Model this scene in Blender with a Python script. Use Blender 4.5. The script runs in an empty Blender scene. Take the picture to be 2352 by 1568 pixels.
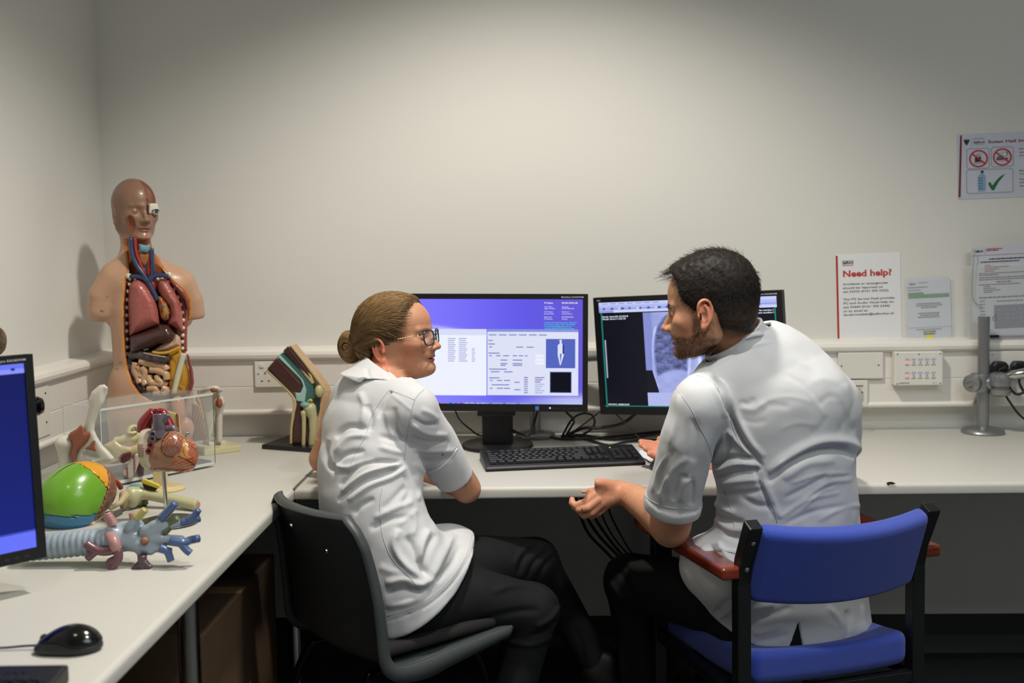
import bpy, bmesh, math, random
import numpy as np
from mathutils import Vector, Matrix
from mathutils.bvhtree import BVHTree
C = bpy.context.scene.collection
PI = math.pi
# ------------------------------------------------------------------ camera
CAMZ = 1.35
FPX = 2532.8
YAW, PITCH, ROLL, SHY = .0322, .0641, -.0167, -69.2
def cam_axes():
    cy, sy = math.cos(YAW), math.sin(YAW); cp, sp = math.cos(PITCH), math.sin(PITCH)
    f = np.array([-sy*cp, cy*cp, -sp]); r = np.array([cy, sy, 0.]); u = np.cross(r, f)
    cr, sr = math.cos(ROLL), math.sin(ROLL)
    return r*cr+u*sr, -r*sr+u*cr, f
CR, CU, CF = cam_axes()
O = np.array([0, 0, CAMZ])
def ray(px, py): return CF + CR*(px-1176)/FPX - CU*(py-784-SHY)/FPX
def PY(px, py, Y): d = ray(px, py); return O+d*Y/d[1]
def PZ(px, py, z): d = ray(px, py); return O+d*(z-CAMZ)/d[2]
def PX(px, py, X): d = ray(px, py); return O+d*X/d[0]
def pix(P):
    v = np.asarray(P)-O; z = v@CF
    return np.stack([1176+FPX*(v@CR)/z, 784+SHY-FPX*(v@CU)/z], -1)
cd = bpy.data.cameras.new('camera'); cam = bpy.data.objects.new('camera', cd); C.objects.link(cam)
cd.sensor_width = 36; cd.lens = 36*FPX/2352; cd.shift_y = SHY/2352; cd.clip_start = .05
m = Matrix.Identity(4)
for i in range(3):
    m[i][0] = CR[i]; m[i][1] = CU[i]; m[i][2] = -CF[i]; m[i][3] = O[i]
cam.matrix_world = m
cd.dof.use_dof = True; cd.dof.focus_distance = 2.62; cd.dof.aperture_fstop = 3.4
bpy.context.scene.camera = cam
# ------------------------------------------------------------------ world, exposure, lights
w = bpy.data.worlds.new('world'); bpy.context.scene.world = w; w.use_nodes = True
w.node_tree.nodes['Background'].inputs[0].default_value = (.75, .85, 1, 1)
w.node_tree.nodes['Background'].inputs[1].default_value = .02
vs = bpy.context.scene.view_settings
vs.view_transform = 'Standard'; vs.look = 'None'; vs.exposure = 0.0; vs.gamma = 1; vs.use_curve_mapping = False
CEIL = 2.89
DB, DF, XW, XE = 3.5233, 2.7453, -1.4275, -.6489      # back wall, back desk front, left wall, left desk edge
def spot(x, y, power, ang, blend, col=(1, .86, .70), r=.04, tgt=None, z=CEIL-.03):
    l = bpy.data.lights.new('downlight_lamp', 'SPOT'); l.energy = power; l.spot_size = math.radians(ang); l.spot_blend = blend
    l.color = col; l.shadow_soft_size = r
    o = bpy.data.objects.new('downlight_lamp', l); o.location = (x, y, z); C.objects.link(o)
    if tgt is not None:
        o.rotation_euler = (Vector(tgt)-o.location).to_track_quat('-Z', 'Y').to_euler()
    return o
def area(loc, tgt, sx, sy, power, col):
    l = bpy.data.lights.new('fill_light', 'AREA'); l.shape = 'RECTANGLE'; l.size = sx; l.size_y = sy; l.energy = power; l.color = col
    o = bpy.data.objects.new('fill_light', l); o.location = loc; C.objects.link(o)
    o.rotation_euler = (Vector(tgt)-Vector(loc)).to_track_quat('-Z', 'Y').to_euler()
    return o
LAMPS = [(-.05, 2.315), (.55, 1.45), (-.9, 1.2)]
spot(LAMPS[0][0], LAMPS[0][1], 166, 121, .56, (1, .94, .85), r=.08, tgt=(-.05, 2.47, 0))
spot(LAMPS[1][0], LAMPS[1][1], 125, 112, .8, (1, .97, .92), r=.09)
spot(LAMPS[2][0], LAMPS[2][1], 14, 120, .8)
area((1.7, .4, 2.85), (1.7, .6, 0), 1.8, 1.4, 39, (.86, .94, 1))  # added cool fill under the ceiling, stands for no fitting of the room

# ------------------------------------------------------------------ generic helpers
def lin(c):
    c = np.asarray(c, float)
    if c.max() > 1.001: c = c/255.
    return np.where(c <= .04045, c/12.92, ((c+.055)/1.055)**2.4)
_mats = {}
def mat(name, col=(200, 200, 200), rough=.5, metal=0, bump=0, bscale=200, attr=False, spec=.5, trans=0, emit=None, estr=1,
        var=0, vscale=8, coat=0, alpha=1, ior=1.45, stretch=None, sheen=0, kind='noise', detail=4, sss=0):
    if name in _mats: return _mats[name]
    M = bpy.data.materials.new(name); M.use_nodes = True; nt = M.node_tree; N = nt.nodes; L = nt.links
    b = N['Principled BSDF']
    c = tuple(lin(col))+(1,)
    b.inputs['Base Color'].default_value = c; b.inputs['Roughness'].default_value = rough; b.inputs['Metallic'].default_value = metal
    b.inputs['Specular IOR Level'].default_value = spec; b.inputs['IOR'].default_value = ior
    b.inputs['Transmission Weight'].default_value = trans; b.inputs['Coat Weight'].default_value = coat; b.inputs['Coat Roughness'].default_value = .12
    b.inputs['Sheen Weight'].default_value = sheen; b.inputs['Alpha'].default_value = alpha
    if sss:
        b.inputs['Subsurface Weight'].default_value = sss; b.inputs['Subsurface Radius'].default_value = (.012, .004, .002); b.inputs['Subsurface Scale'].default_value = 1
    src = None
    if attr:
        a = N.new('ShaderNodeAttribute'); a.attribute_name = 'Col'; src = a.outputs['Color']
        if emit != 'attr': L.new(src, b.inputs['Base Color'])
    tc = N.new('ShaderNodeTexCoord'); mp = N.new('ShaderNodeMapping'); L.new(tc.outputs['Object'], mp.inputs['Vector'])
    if stretch: mp.inputs['Scale'].default_value = stretch
    if var:
        n = N.new('ShaderNodeTexNoise'); n.inputs['Scale'].default_value = vscale; n.inputs['Detail'].default_value = detail; L.new(mp.outputs[0], n.inputs['Vector'])
        mr = N.new('ShaderNodeMapRange'); mr.inputs['From Min'].default_value = .3; mr.inputs['From Max'].default_value = .7
        mr.inputs['To Min'].default_value = 1-var; mr.inputs['To Max'].default_value = 1+var; L.new(n.outputs['Fac'], mr.inputs['Value'])
        hm = N.new('ShaderNodeMix'); hm.data_type = 'RGBA'; hm.blend_type = 'MULTIPLY'; hm.inputs['Factor'].default_value = 1
        if src: L.new(src, hm.inputs['A'])
        else: hm.inputs['A'].default_value = c
        L.new(mr.outputs[0], hm.inputs['B']); L.new(hm.outputs['Result'], b.inputs['Base Color'])
    if bump:
        if kind == 'wave':
            n = N.new('ShaderNodeTexWave'); n.inputs['Scale'].default_value = bscale; n.inputs['Distortion'].default_value = 1.5; o_ = n.outputs['Fac']
        else:
            n = N.new('ShaderNodeTexNoise'); n.inputs['Scale'].default_value = bscale; n.inputs['Detail'].default_value = 3; o_ = n.outputs['Fac']
        L.new(mp.outputs[0], n.inputs['Vector'])
        bp = N.new('ShaderNodeBump'); bp.inputs['Strength'].default_value = bump; bp.inputs['Distance'].default_value = .002
        L.new(o_, bp.inputs['Height']); L.new(bp.outputs[0], b.inputs['Normal'])
    if emit is not None:
        if emit == 'attr': L.new(src, b.inputs['Emission Color'])
        else: b.inputs['Emission Color'].default_value = tuple(lin(emit))+(1,)
        b.inputs['Emission Strength'].default_value = estr
    _mats[name] = M
    return M
def tag(o, label=None, cat=None, group=None, kind=None):
    if label: o['label'] = label
    if cat: o['category'] = cat
    if group: o['group'] = group
    if kind: o['kind'] = kind
    return o
def thing(name, label, cat, loc=(0, 0, 0), group=None):
    o = bpy.data.objects.new(name, None); C.objects.link(o); o.location = Vector([float(v) for v in loc]); o.empty_display_size = .05
    return tag(o, label, cat, group)
def link(name, me, mats, parent=None, smooth=True, bevel=0, seg=2):
    for m_ in (mats if isinstance(mats, (list, tuple)) else [mats]): me.materials.append(m_)
    o = bpy.data.objects.new(name, me); C.objects.link(o)
    if parent is not None:
        o.parent = parent; L = parent_loc(parent)
        me.transform(Matrix.Translation(-L))           # geometry is built in world space, stored relative to its thing
    if smooth: me.polygons.foreach_set('use_smooth', [True]*len(me.polygons))
    if bevel:
        b = o.modifiers.new('bevel', 'BEVEL'); b.width = bevel; b.segments = seg; b.limit_method = 'ANGLE'; b.angle_limit = .6
        b.harden_normals = False
    return o
def parent_loc(p):
    L = Vector((0, 0, 0))
    while p is not None: L += p.location; p = p.parent
    return L
def npmesh(name, V, F, col=None):
    V = np.asarray(V, np.float32); F = np.asarray(F, np.int32); n = F.shape[1]
    me = bpy.data.meshes.new(name); me.vertices.add(len(V)); me.vertices.foreach_set('co', V.ravel())
    me.loops.add(F.size); me.loops.foreach_set('vertex_index', F.ravel()); me.polygons.add(len(F))
    me.polygons.foreach_set('loop_start', np.arange(0, F.size, n, dtype=np.int32))
    me.update(calc_edges=True)
    if col is not None: setcol(me, col)
    return me
def setcol(me, col):
    a = me.color_attributes.new('Col', 'FLOAT_COLOR', 'POINT')
    c = np.ones((len(col), 4), np.float32); c[:, :3] = col; a.data.foreach_set('color', c.ravel())
class MB:
    """collects simple shapes into one mesh"""
    def __init__(s): s.v = []; s.f = []; s.mi = []; s.cur = 0
    def add(s, V, F):
        n = len(s.v); s.v += [tuple(float(t) for t in q) for q in V]
        for f in F: s.f.append([i+n for i in f]); s.mi.append(s.cur)
        return s
    def box(s, c, size, R=None, taper=1):
        h = np.array(size)/2.; V = []
        for z in (-1, 1):
            for y in (-1, 1):
                for x in (-1, 1):
                    q = np.array([x*h[0], y*h[1], z*h[2]])
                    if z > 0: q[:2] *= taper
                    V.append(q)
        V = np.array(V)
        if R is not None: V = V@np.array(R).T
        return s.add(V+np.array(c), [(0, 2, 3, 1), (4, 5, 7, 6), (0, 1, 5, 4), (2, 6, 7, 3), (0, 4, 6, 2), (1, 3, 7, 5)])
    def box2(s, a, b):
        a = np.minimum(a, b); b = np.maximum(np.array(a), np.array(b)); return s.box((np.array(a)+b)/2, b-np.array(a))
    def tube(s, pts, r, n=10, cap=True, sq=False, flat=1, up=None):
        pts = [np.array(p, float) for p in pts]; rr = r if hasattr(r, '__len__') else [r]*len(pts)
        V = []; N = None
        for i, p in enumerate(pts):
            t = pts[min(i+1, len(pts)-1)]-pts[max(i-1, 0)]; t /= np.linalg.norm(t)+1e-12
            if N is None:
                a = np.array(up) if up is not None else (np.array([0, 0, 1.]) if abs(t[2]) < .9 else np.array([1., 0, 0]))
                N = a-t*(a@t)
            else: N = N-t*(N@t)
            N = N/np.linalg.norm(N); B = np.cross(t, N)
            for k in range(n):
                a = 2*PI*(k+(.5 if sq else 0))/n; sc = math.sqrt(2) if sq else 1
                V.append(p+(N*math.cos(a)*flat+B*math.sin(a))*rr[i]*sc)
        F = [(i*n+k, i*n+(k+1) % n, (i+1)*n+(k+1) % n, (i+1)*n+k) for i in range(len(pts)-1) for k in range(n)]
        if cap: F += [tuple(range(n-1, -1, -1)), tuple(range((len(pts)-1)*n, len(pts)*n))]
        return s.add(V, F)
    def lathe(s, prof, c=(0, 0, 0), n=32, axis=None):
        V = []; Fr = frame_z(axis) if axis is not None else np.eye(3)
        for r, z in prof:
            for k in range(n):
                a = 2*PI*k/n; V.append(Fr@np.array([r*math.cos(a), r*math.sin(a), z])+np.array(c))
        F = [(i*n+k, i*n+(k+1) % n, (i+1)*n+(k+1) % n, (i+1)*n+k) for i in range(len(prof)-1) for k in range(n)]
        F += [tuple(range(n-1, -1, -1)), tuple(range((len(prof)-1)*n, len(prof)*n))]
        return s.add(V, F)
    def prism(s, poly, d0, d1, fr):
        """poly of 2D points in frame fr = (origin, xdir, ydir, ndir), extruded from d0 to d1 along ndir"""
        o, x, y, nn = [np.array(t, float) for t in fr]; n = len(poly)
        V = [o+x*a+y*b+nn*d for d in (d0, d1) for a, b in poly]
        F = [(i, (i+1) % n, n+(i+1) % n, n+i) for i in range(n)]+[tuple(range(n-1, -1, -1)), tuple(range(n, 2*n))]
        return s.add(V, F)
    def build(s, name, mats, parent=None, smooth=False, bevel=0, seg=2, fix=True):
        me = bpy.data.meshes.new(name); me.from_pydata(s.v, [], s.f); me.polygons.foreach_set('material_index', s.mi)
        if fix:
            bm = bmesh.new(); bm.from_mesh(me); bmesh.ops.recalc_face_normals(bm, faces=bm.faces); bm.to_mesh(me); bm.free()
        o = link(name, me, mats, parent, smooth, bevel, seg)
        if smooth == 'auto': shade_auto(o)
        return o
def shade_auto(o, ang=.6):
    me = o.data; bm = bmesh.new(); bm.from_mesh(me)
    for e in bm.edges:
        if len(e.link_faces) == 2 and e.calc_face_angle(0) > ang: e.smooth = False
    bm.to_mesh(me); bm.free()
def frame_z(axis):
    z = np.array(axis, float); z /= np.linalg.norm(z); a = np.array([0, 0, 1.]) if abs(z[2]) < .9 else np.array([1., 0, 0])
    x = np.cross(a, z); x /= np.linalg.norm(x); return np.stack([x, np.cross(z, x), z], 1)
def rotz(a): c, s_ = math.cos(a), math.sin(a); return np.array([[c, -s_, 0], [s_, c, 0], [0, 0, 1.]])
def rotx(a): c, s_ = math.cos(a), math.sin(a); return np.array([[1, 0, 0], [0, c, -s_], [0, s_, c]])
def roty(a): c, s_ = math.cos(a), math.sin(a); return np.array([[c, 0, s_], [0, 1, 0], [-s_, 0, c]])
def cr(pts, n=8):
    """Catmull-Rom through points (any dimension)"""
    P = np.array(pts, float); P = np.vstack([2*P[0]-P[1], P, 2*P[-1]-P[-2]]); out = []
    for i in range(1, len(P)-2):
        for k in range(n):
            t = k/n; a, b, c, d = P[i-1], P[i], P[i+1], P[i+2]
            out.append(.5*((2*b)+(-a+c)*t+(2*a-5*b+4*c-d)*t*t+(-a+3*b-3*c+d)*t**3))
    out.append(P[-2]); return np.array(out)
# ------------------------------------------------------------------ signed distance modelling
def s_ell(p, c, r, R=None):
    q = p-np.asarray(c, np.float32)
    if R is not None: q = q@np.asarray(R, np.float32)
    r = np.asarray(r, np.float32); a = q/r; k0 = np.sqrt((a*a).sum(-1))+1e-9; b = a/r; k1 = np.sqrt((b*b).sum(-1))+1e-9
    return k0*(k0-1)/k1
def s_cap(p, a, b, ra, rb=None, ax=None, s=1.):
    """round cone; with ax the section is scaled by s along the direction ax"""
    rb = ra if rb is None else rb
    a = np.asarray(a, np.float32); b = np.asarray(b, np.float32); ab = b-a; q = p-a
    t = np.clip(q@ab/(ab@ab+1e-12), 0, 1); v = q-t[:, None]*ab
    if ax is not None:
        ax = np.asarray(ax, np.float32); ax = ax/np.linalg.norm(ax); k = v@ax; v = v+(k*(1/s-1))[:, None]*ax
    return np.sqrt((v*v).sum(-1))-(ra+(rb-ra)*t)
def s_chain(p, pts, rs, ax=None, s=1.):
    d = None
    for i in range(len(pts)-1):
        e = s_cap(p, pts[i], pts[i+1], rs[i], rs[i+1], ax, s if not hasattr(s, '__len__') else s[i]); d = e if d is None else np.minimum(d, e)
    return d
def s_box(p, c, h, R=None, r=0.):
    q = p-np.asarray(c, np.float32)
    if R is not None: q = q@np.asarray(R, np.float32)
    q = np.abs(q)-np.asarray(h, np.float32)+r
    return np.sqrt((np.maximum(q, 0)**2).sum(-1))+np.minimum(q.max(-1), 0)-r
def s_pl(p, c, n): n = np.asarray(n, np.float32); n = n/np.linalg.norm(n); return (p-np.asarray(c, np.float32))@n
def smin(a, b, k): h = np.clip(.5+.5*(b-a)/k, 0, 1); return b+(a-b)*h-k*h*(1-h)
def smax(a, b, k): return -smin(-a, -b, k)
def vnoise(p, s, seed=0):
    """cheap smooth value noise in -1..1"""
    q = p*s+seed*17.3; i = np.floor(q).astype(np.int64); f = q-i; f = f*f*(3-2*f); r = 0
    def hsh(x, y, z):
        n = (x*374761393+y*668265263+z*2147483647+seed*974711) & 0xffffffff; n = ((n ^ (n >> 13))*1274126177) & 0xffffffff
        return ((n ^ (n >> 16)) & 0xffff)/32767.5-1
    for dx in (0, 1):
        for dy in (0, 1):
            for dz in (0, 1):
                wt = (f[:, 0] if dx else 1-f[:, 0])*(f[:, 1] if dy else 1-f[:, 1])*(f[:, 2] if dz else 1-f[:, 2])
                r = r+wt*hsh(i[:, 0]+dx, i[:, 1]+dy, i[:, 2]+dz)
    return r
def fsdf(f, lo, hi, h, B=10, lip=1.5):
    lo = np.array(lo, float); hi = np.array(hi, float); n = (np.ceil((hi-lo)/h/B).astype(int))*B+1
    nb = (n-1)//B; D = np.ones(tuple(n), np.float32)
    bi = np.stack(np.meshgrid(*[np.arange(k) for k in nb], indexing='ij'), -1).reshape(-1, 3)
    cen = (lo+(bi+.5)*B*h).astype(np.float32); dc = ev(f, cen); half = B*h*.5*math.sqrt(3)
    act = np.abs(dc) < half*lip+2*h
    for q, d in zip(bi[~act], dc[~act]):
        a = q*B; D[a[0]:a[0]+B+1, a[1]:a[1]+B+1, a[2]:a[2]+B+1] = np.where(D[a[0]:a[0]+B+1, a[1]:a[1]+B+1, a[2]:a[2]+B+1] == 1, d, D[a[0]:a[0]+B+1, a[1]:a[1]+B+1, a[2]:a[2]+B+1])
    mk = np.zeros(tuple(n), bool)
    for q in bi[act]:
        a = q*B; mk[a[0]:a[0]+B+1, a[1]:a[1]+B+1, a[2]:a[2]+B+1] = True
    idx = np.argwhere(mk); D[mk] = ev(f, (lo+idx*h).astype(np.float32))
    D[0] = 1; D[-1] = 1; D[:, 0] = 1; D[:, -1] = 1; D[:, :, 0] = 1; D[:, :, -1] = 1
    return snets(D, lo, h)
def ev(f, p, ch=250000):
    return np.concatenate([f(p[i:i+ch]) for i in range(0, len(p), ch)]) if len(p) else np.zeros(0)
def snets(D, lo, h):
    I = D < 0; n = D.shape
    cs = [(0, 0, 0), (1, 0, 0), (0, 1, 0), (1, 1, 0), (0, 0, 1), (1, 0, 1), (0, 1, 1), (1, 1, 1)]
    sl = lambda c: tuple(slice(c[i], n[i]-1+c[i]) for i in range(3))
    cnt = sum(I[sl(c)].astype(np.int8) for c in cs); A = (cnt > 0) & (cnt < 8); cell = np.argwhere(A)
    vals = np.stack([D[sl(c)][A] for c in cs], 1)
    P = np.zeros((len(cell), 3)); W = np.zeros(len(cell)); csn = np.array(cs, float)
    for a in range(8):
        for b in range(a+1, 8):
            if abs(csn[a]-csn[b]).sum() != 1: continue
            va, vb = vals[:, a], vals[:, b]; x = (va < 0) != (vb < 0); t = np.where(x, va/(va-vb+1e-20), 0)
            P += np.where(x[:, None], csn[a]+(csn[b]-csn[a])*t[:, None], 0); W += x
    V = lo+(cell+P/W[:, None])*h
    ID = -np.ones(A.shape, np.int64); ID[A] = np.arange(len(cell)); Q = []
    for ax in range(3):
        s0 = [slice(None)]*3; s1 = [slice(None)]*3; s0[ax] = slice(0, -1); s1[ax] = slice(1, None)
        X = I[tuple(s0)] != I[tuple(s1)]; e = np.argwhere(X); ins = I[tuple(s0)][X]
        o1, o2 = [(1, 2), (2, 0), (0, 1)][ax]; u = np.zeros(3, int); u[o1] = 1; v = np.zeros(3, int); v[o2] = 1
        g = lambda q: ID[q[:, 0], q[:, 1], q[:, 2]]
        q = np.stack([g(e-u-v), g(e-v), g(e), g(e-u)], 1); q[~ins] = q[~ins][:, ::-1]; Q.append(q)
    Q = np.concatenate(Q); Q = Q[(Q >= 0).all(1)]
    return V, Q
def nrm(V, F):
    a, b, c, d = V[F[:, 0]], V[F[:, 1]], V[F[:, 2]], V[F[:, 3]]; fn = np.cross(c-a, d-b); N = np.zeros_like(V)
    for k in range(4): np.add.at(N, F[:, k], fn)
    return N/(np.linalg.norm(N, axis=1)[:, None]+1e-12)
def lap(V, F, it=2, lam=.5):
    E = np.concatenate([F[:, [0, 1]], F[:, [1, 2]], F[:, [2, 3]], F[:, [3, 0]]]); E = np.concatenate([E, E[:, ::-1]])
    cnt = np.bincount(E[:, 0], minlength=len(V))[:, None]
    for _ in range(it):
        S = np.stack([np.bincount(E[:, 0], weights=V[E[:, 1], k], minlength=len(V)) for k in range(3)], 1); V = V+lam*(S/np.maximum(cnt, 1)-V)
    return V
def pldist(q, poly):
    """2D distance from points q to polyline, and the arc parameter 0..1"""
    poly = np.array(poly, float); best = np.full(len(q), 1e9); par = np.zeros(len(q)); side = np.zeros(len(q)); n = len(poly)-1
    for i in range(n):
        a, b = poly[i], poly[i+1]; ab = b-a; t = np.clip(((q-a)@ab)/(ab@ab), 0, 1); v = q-a-t[:, None]*ab; d = np.hypot(v[:, 0], v[:, 1])
        m_ = d < best; best[m_] = d[m_]; par[m_] = (i+t[m_])/n; side[m_] = np.sign(ab[0]*v[m_, 1]-ab[1]*v[m_, 0])
    return best, par, side
def folds(V, N, fl, depth=None):
    """push the cloth in and out along fold lines; each fold = (polyline, width px, height m)"""
    vis = ((V-O)*N).sum(1) < 0; q = pix(V); out = np.zeros(len(V))
    for poly, wd, amp in fl:
        pl = cr(poly, 6) if len(poly) > 2 else np.array(poly, float)
        lo, hi = pl.min(0)-3*wd, pl.max(0)+3*wd; m_ = vis & (q > lo).all(1) & (q < hi).all(1)
        if not m_.any(): continue
        d, t, _ = pldist(q[m_], pl); out[m_] += amp*np.exp(-(d/wd)**2)*np.clip(np.minimum(t, 1-t)*6, 0, 1)**.5
    return V+N*out[:, None]
def blob(name, f, lo, hi, h, mt, parent=None, col=None, post=None, it=1, B=10):
    V, F = fsdf(f, lo, hi, h, B)
    if it: V = lap(V, F, it)
    if post is not None: V = post(V, nrm(V, F), F)
    me = npmesh(name, V, F, col(V) if callable(col) else None)
    return link(name, me, mt, parent)
def bb(pts, pad): P = np.array(pts); return P.min(0)-pad, P.max(0)+pad
def painter(V, base): return np.tile(lin(base), (len(V), 1))
def paint(Cc, mask, col, soft=None):
    m_ = np.clip(mask.astype(float), 0, 1)[:, None]; Cc[:] = Cc*(1-m_)+lin(col)*m_; return Cc
def sstep(a, b, x): t = np.clip((x-a)/(b-a), 0, 1); return t*t*(3-2*t)
def textmesh(s, size=1, bold=0, align='LEFT', space=1):
    cu = bpy.data.curves.new('lettering', 'FONT'); cu.body = s; cu.size = size; cu.offset = bold; cu.align_x = align; cu.space_line = space; cu.fill_mode = 'FRONT'; cu.resolution_u = 3
    o = bpy.data.objects.new('t', cu); C.objects.link(o); bpy.context.view_layer.update()
    me = bpy.data.meshes.new_from_object(o.evaluated_get(bpy.context.evaluated_depsgraph_get())); bpy.data.objects.remove(o); return me
def lettering(s, fr, x, y, h, width=None, mt=None, parent=None, bold=0, off=.0006, align='LEFT', name='lettering', mb=None):
    """text in the plane frame fr=(o,x,y,n); x,y = left baseline in metres, h = cap height"""
    me = textmesh(s, 1, bold, align); n = len(me.vertices); V = np.zeros(n*3); me.vertices.foreach_get('co', V); V = V.reshape(-1, 3)
    k = h/.7; kx = k
    if width and n: kx = width/max(1e-6, (V[:, 0].max()-V[:, 0].min()))
    o, X, Y_, Nn = [np.array(t, float) for t in fr]
    W = o+np.outer(V[:, 0]*kx+x, X)+np.outer(V[:, 1]*k+y, Y_)+Nn*off
    if mb is not None:
        mb.add(W, [tuple(p.vertices) for p in me.polygons]); return None
    me.vertices.foreach_set('co', W.ravel()); me.update(); me.name = name
    return link(name, me, mt, parent, smooth=False)
# ------------------------------------------------------------------ shared materials
M_wall = mat('wall_paint', (218, 217, 211), .75, bump=.06, bscale=350, spec=.25)
M_trunk = mat('white_plastic', (226, 222, 214), .35, spec=.4)
M_plate = mat('plate_plastic', (222, 219, 210), .3, spec=.45)
M_desk = mat('white_laminate', (190, 188, 180), .42, spec=.4, bump=.03, bscale=900)
M_floor = mat('dark_vinyl_floor', (58, 60, 60), .5, var=.12, vscale=30)
M_skirt = mat('black_vinyl_skirting', (34, 36, 36), .45)
M_black = mat('black_plastic', (22, 23, 25), .38, bump=.15, bscale=1500)
M_gloss = mat('glossy_black_plastic', (12, 13, 15), .14, spec=.6)
M_dark = mat('charcoal_plastic', (40, 44, 45), .42, bump=.1, bscale=1200)
M_chrome = mat('chrome', (200, 200, 198), .14, metal=1)
M_silver = mat('silver_paint', (150, 152, 152), .32, metal=.75)
M_steelblack = mat('black_steel', (20, 21, 22), .35)
M_cable = mat('cable_rubber', (16, 17, 18), .5)
M_card = mat('brown_cardboard', (88, 66, 45), .85, var=.1, vscale=12)
M_hole = mat('dark_recess', (12, 12, 12), .7)
M_white = mat('white_paper', (228, 229, 230), .6)
M_print = mat('grey_print', (92, 95, 100), .7)
M_printd = mat('black_print', (45, 45, 50), .7)
M_printl = mat('pale_print', (160, 162, 168), .7)
M_red = mat('red_print', (176, 40, 38), .6)
M_redd = mat('dark_red_print', (120, 30, 36), .6)
M_green = mat('green_print', (40, 130, 62), .6)
M_clear = mat('clear_acrylic', (236, 240, 240), .05, alpha=.16, spec=.6)
M_case = mat('case_acrylic', (232, 236, 232), .04, alpha=.10, spec=.6)
# ------------------------------------------------------------------ room shell
def slab(name, a, b, m_):
    return tag(MB().box2(a, b).build(name, m_), kind='structure')
RW, FW = 3.3, -1.7
slab('wall_back', (XW-.15, DB, -.1), (RW+.15, DB+.15, CEIL+.1), M_wall)
slab('wall_left', (XW-.15, FW-.15, -.1), (XW, DB, CEIL+.1), M_wall)
slab('wall_right', (RW, FW-.15, -.1), (RW+.15, DB, CEIL+.1), M_wall)
slab('wall_front', (XW, FW-.15, -.1), (RW, FW, CEIL+.1), M_wall)
slab('floor', (XW, FW, -.1), (RW, DB, 0), M_floor)
slab('ceiling', (XW, FW, CEIL), (RW, DB, CEIL+.1), M_wall)
# vinyl skirting with a coved foot
sk = [(0, .128), (.005, .128), (.006, .06), (.012, .03), (.028, .010), (.05, .0), (0, 0)]
tag(MB().prism(sk, XW, RW, ((0, DB, 0), (0, -1, 0), (0, 0, 1), (1, 0, 0))).build('baseboard_back', M_skirt), kind='structure')
tag(MB().prism(sk, FW, DB-.05, ((XW, 0, 0), (1, 0, 0), (0, 0, 1), (0, 1, 0))).build('baseboard_left', M_skirt), kind='structure')
# dado trunking
tk = [(0, .806), (.046, .806), (.053, .809), (.055, .816), (.052, .822), (.047, .824), (.047, .895), (.0445, .897), (.047, .899),
      (.047, .980), (.056, .984), (.062, .990), (.064, 1.0), (.060, 1.010), (.048, 1.016), (.02, 1.020), (0, 1.022)]
tag(MB().prism(tk, XW+.06, RW, ((0, DB, 0), (0, -1, 0), (0, 0, 1), (1, 0, 0))).build('trim_1', M_trunk, bevel=.001), kind='structure')
tag(MB().prism(tk, FW, DB-.0, ((XW, 0, 0), (1, 0, 0), (0, 0, 1), (0, 1, 0))).build('trim_2', M_trunk, bevel=.001), kind='structure')
tag(MB().box2((XW, 1.0, .846), (XW+.0485, 2.62, .880)).build('trim_3', M_trunk, bevel=.001), kind='structure') if 0 else None
# ------------------------------------------------------------------ worktops
ZD = .73
def nose(th=.030, r=.011, w=.9):
    a = [(0, ZD-th), (w-.004, ZD-th)]
    a += [(w-r*.5+r*.5*math.cos(t), ZD-th+r*.5+r*.5*math.sin(t)) for t in np.linspace(-PI/2, 0, 5)]
    a += [(w-r+r*math.cos(t), ZD-r+r*math.sin(t)) for t in np.linspace(0, PI/2, 8)]
    return a+[(0, ZD)]
o = thing('worktop', 'long white laminate worktop along the back wall, chipped on its front edge', 'desk', (.9, 3.1, 0))
t = MB().prism(nose(w=DB-DF-.004), XE+.001, RW-.01, ((0, DB-.004, 0), (0, -1, 0), (0, 0, 1), (1, 0, 0))).build('desktop', M_desk, o, smooth='auto')
# chip in the edge: torn brown flake
c = PY(2046, 1110, DF-.001)
V = []; rnd = random.Random(3)
ch = MB(); pts = [(-.011, .001), (-.006, .004), (.001, .0045), (.006, .003), (.012, .0), (.005, -.003), (-.001, -.002), (-.004, -.0045), (-.008, -.003)]
ch.prism(pts, -.0012, .0005, (c, (1, 0, 0), (0, -.35, .94), (0, -.94, -.35))).build('edge_chip', mat('chipboard', (96, 66, 40), .9, var=.4, vscale=300), o)
for x in (.36, 3.0):
    MB().box2((x-.02, DB-.10, .02), (x+.02, DB-.06, ZD-.03)).box2((x-.02, DB-.62, ZD-.07), (x+.02, DB-.06, ZD-.031)).box2((x-.02, DB-.62, 0), (x+.02, DB-.06, .03)).build('leg', M_steelblack, o)
o = thing('worktop', 'white laminate worktop along the left wall that carries the anatomy models', 'desk', (-1.05, 2.2, 0))
MB().prism(nose(w=XE-XW-.003), .35, DB-.004, ((XW+.003, 0, 0), (1, 0, 0), (0, 0, 1), (0, 1, 0))).build('desktop', M_desk, o, smooth='auto')
MB().box2((XE-.0045, DF+.004, ZD-.001), (XE+.0045, DB-.01, ZD+.0012)).build('joint_strip', mat('joint_metal', (150, 148, 140), .35, metal=.8), o)
for y, xl in ((2.13, XE-.075), (2.98, XE-.065)):
    MB().lathe([(.021, .0), (.021, ZD-.03)], (xl, y, 0), 24).build('leg', M_chrome, o, smooth='auto')
    MB().lathe([(.026, .0), (.026, .02), (.022, .03)], (xl, y, 0), 24).build('foot', M_steelblack, o, smooth='auto')
MB().box2((XE-.10, .5, ZD-.085), (XE-.075, 2.9, ZD-.031)).build('frame_rail', M_steelblack, o, bevel=.002)
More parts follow.
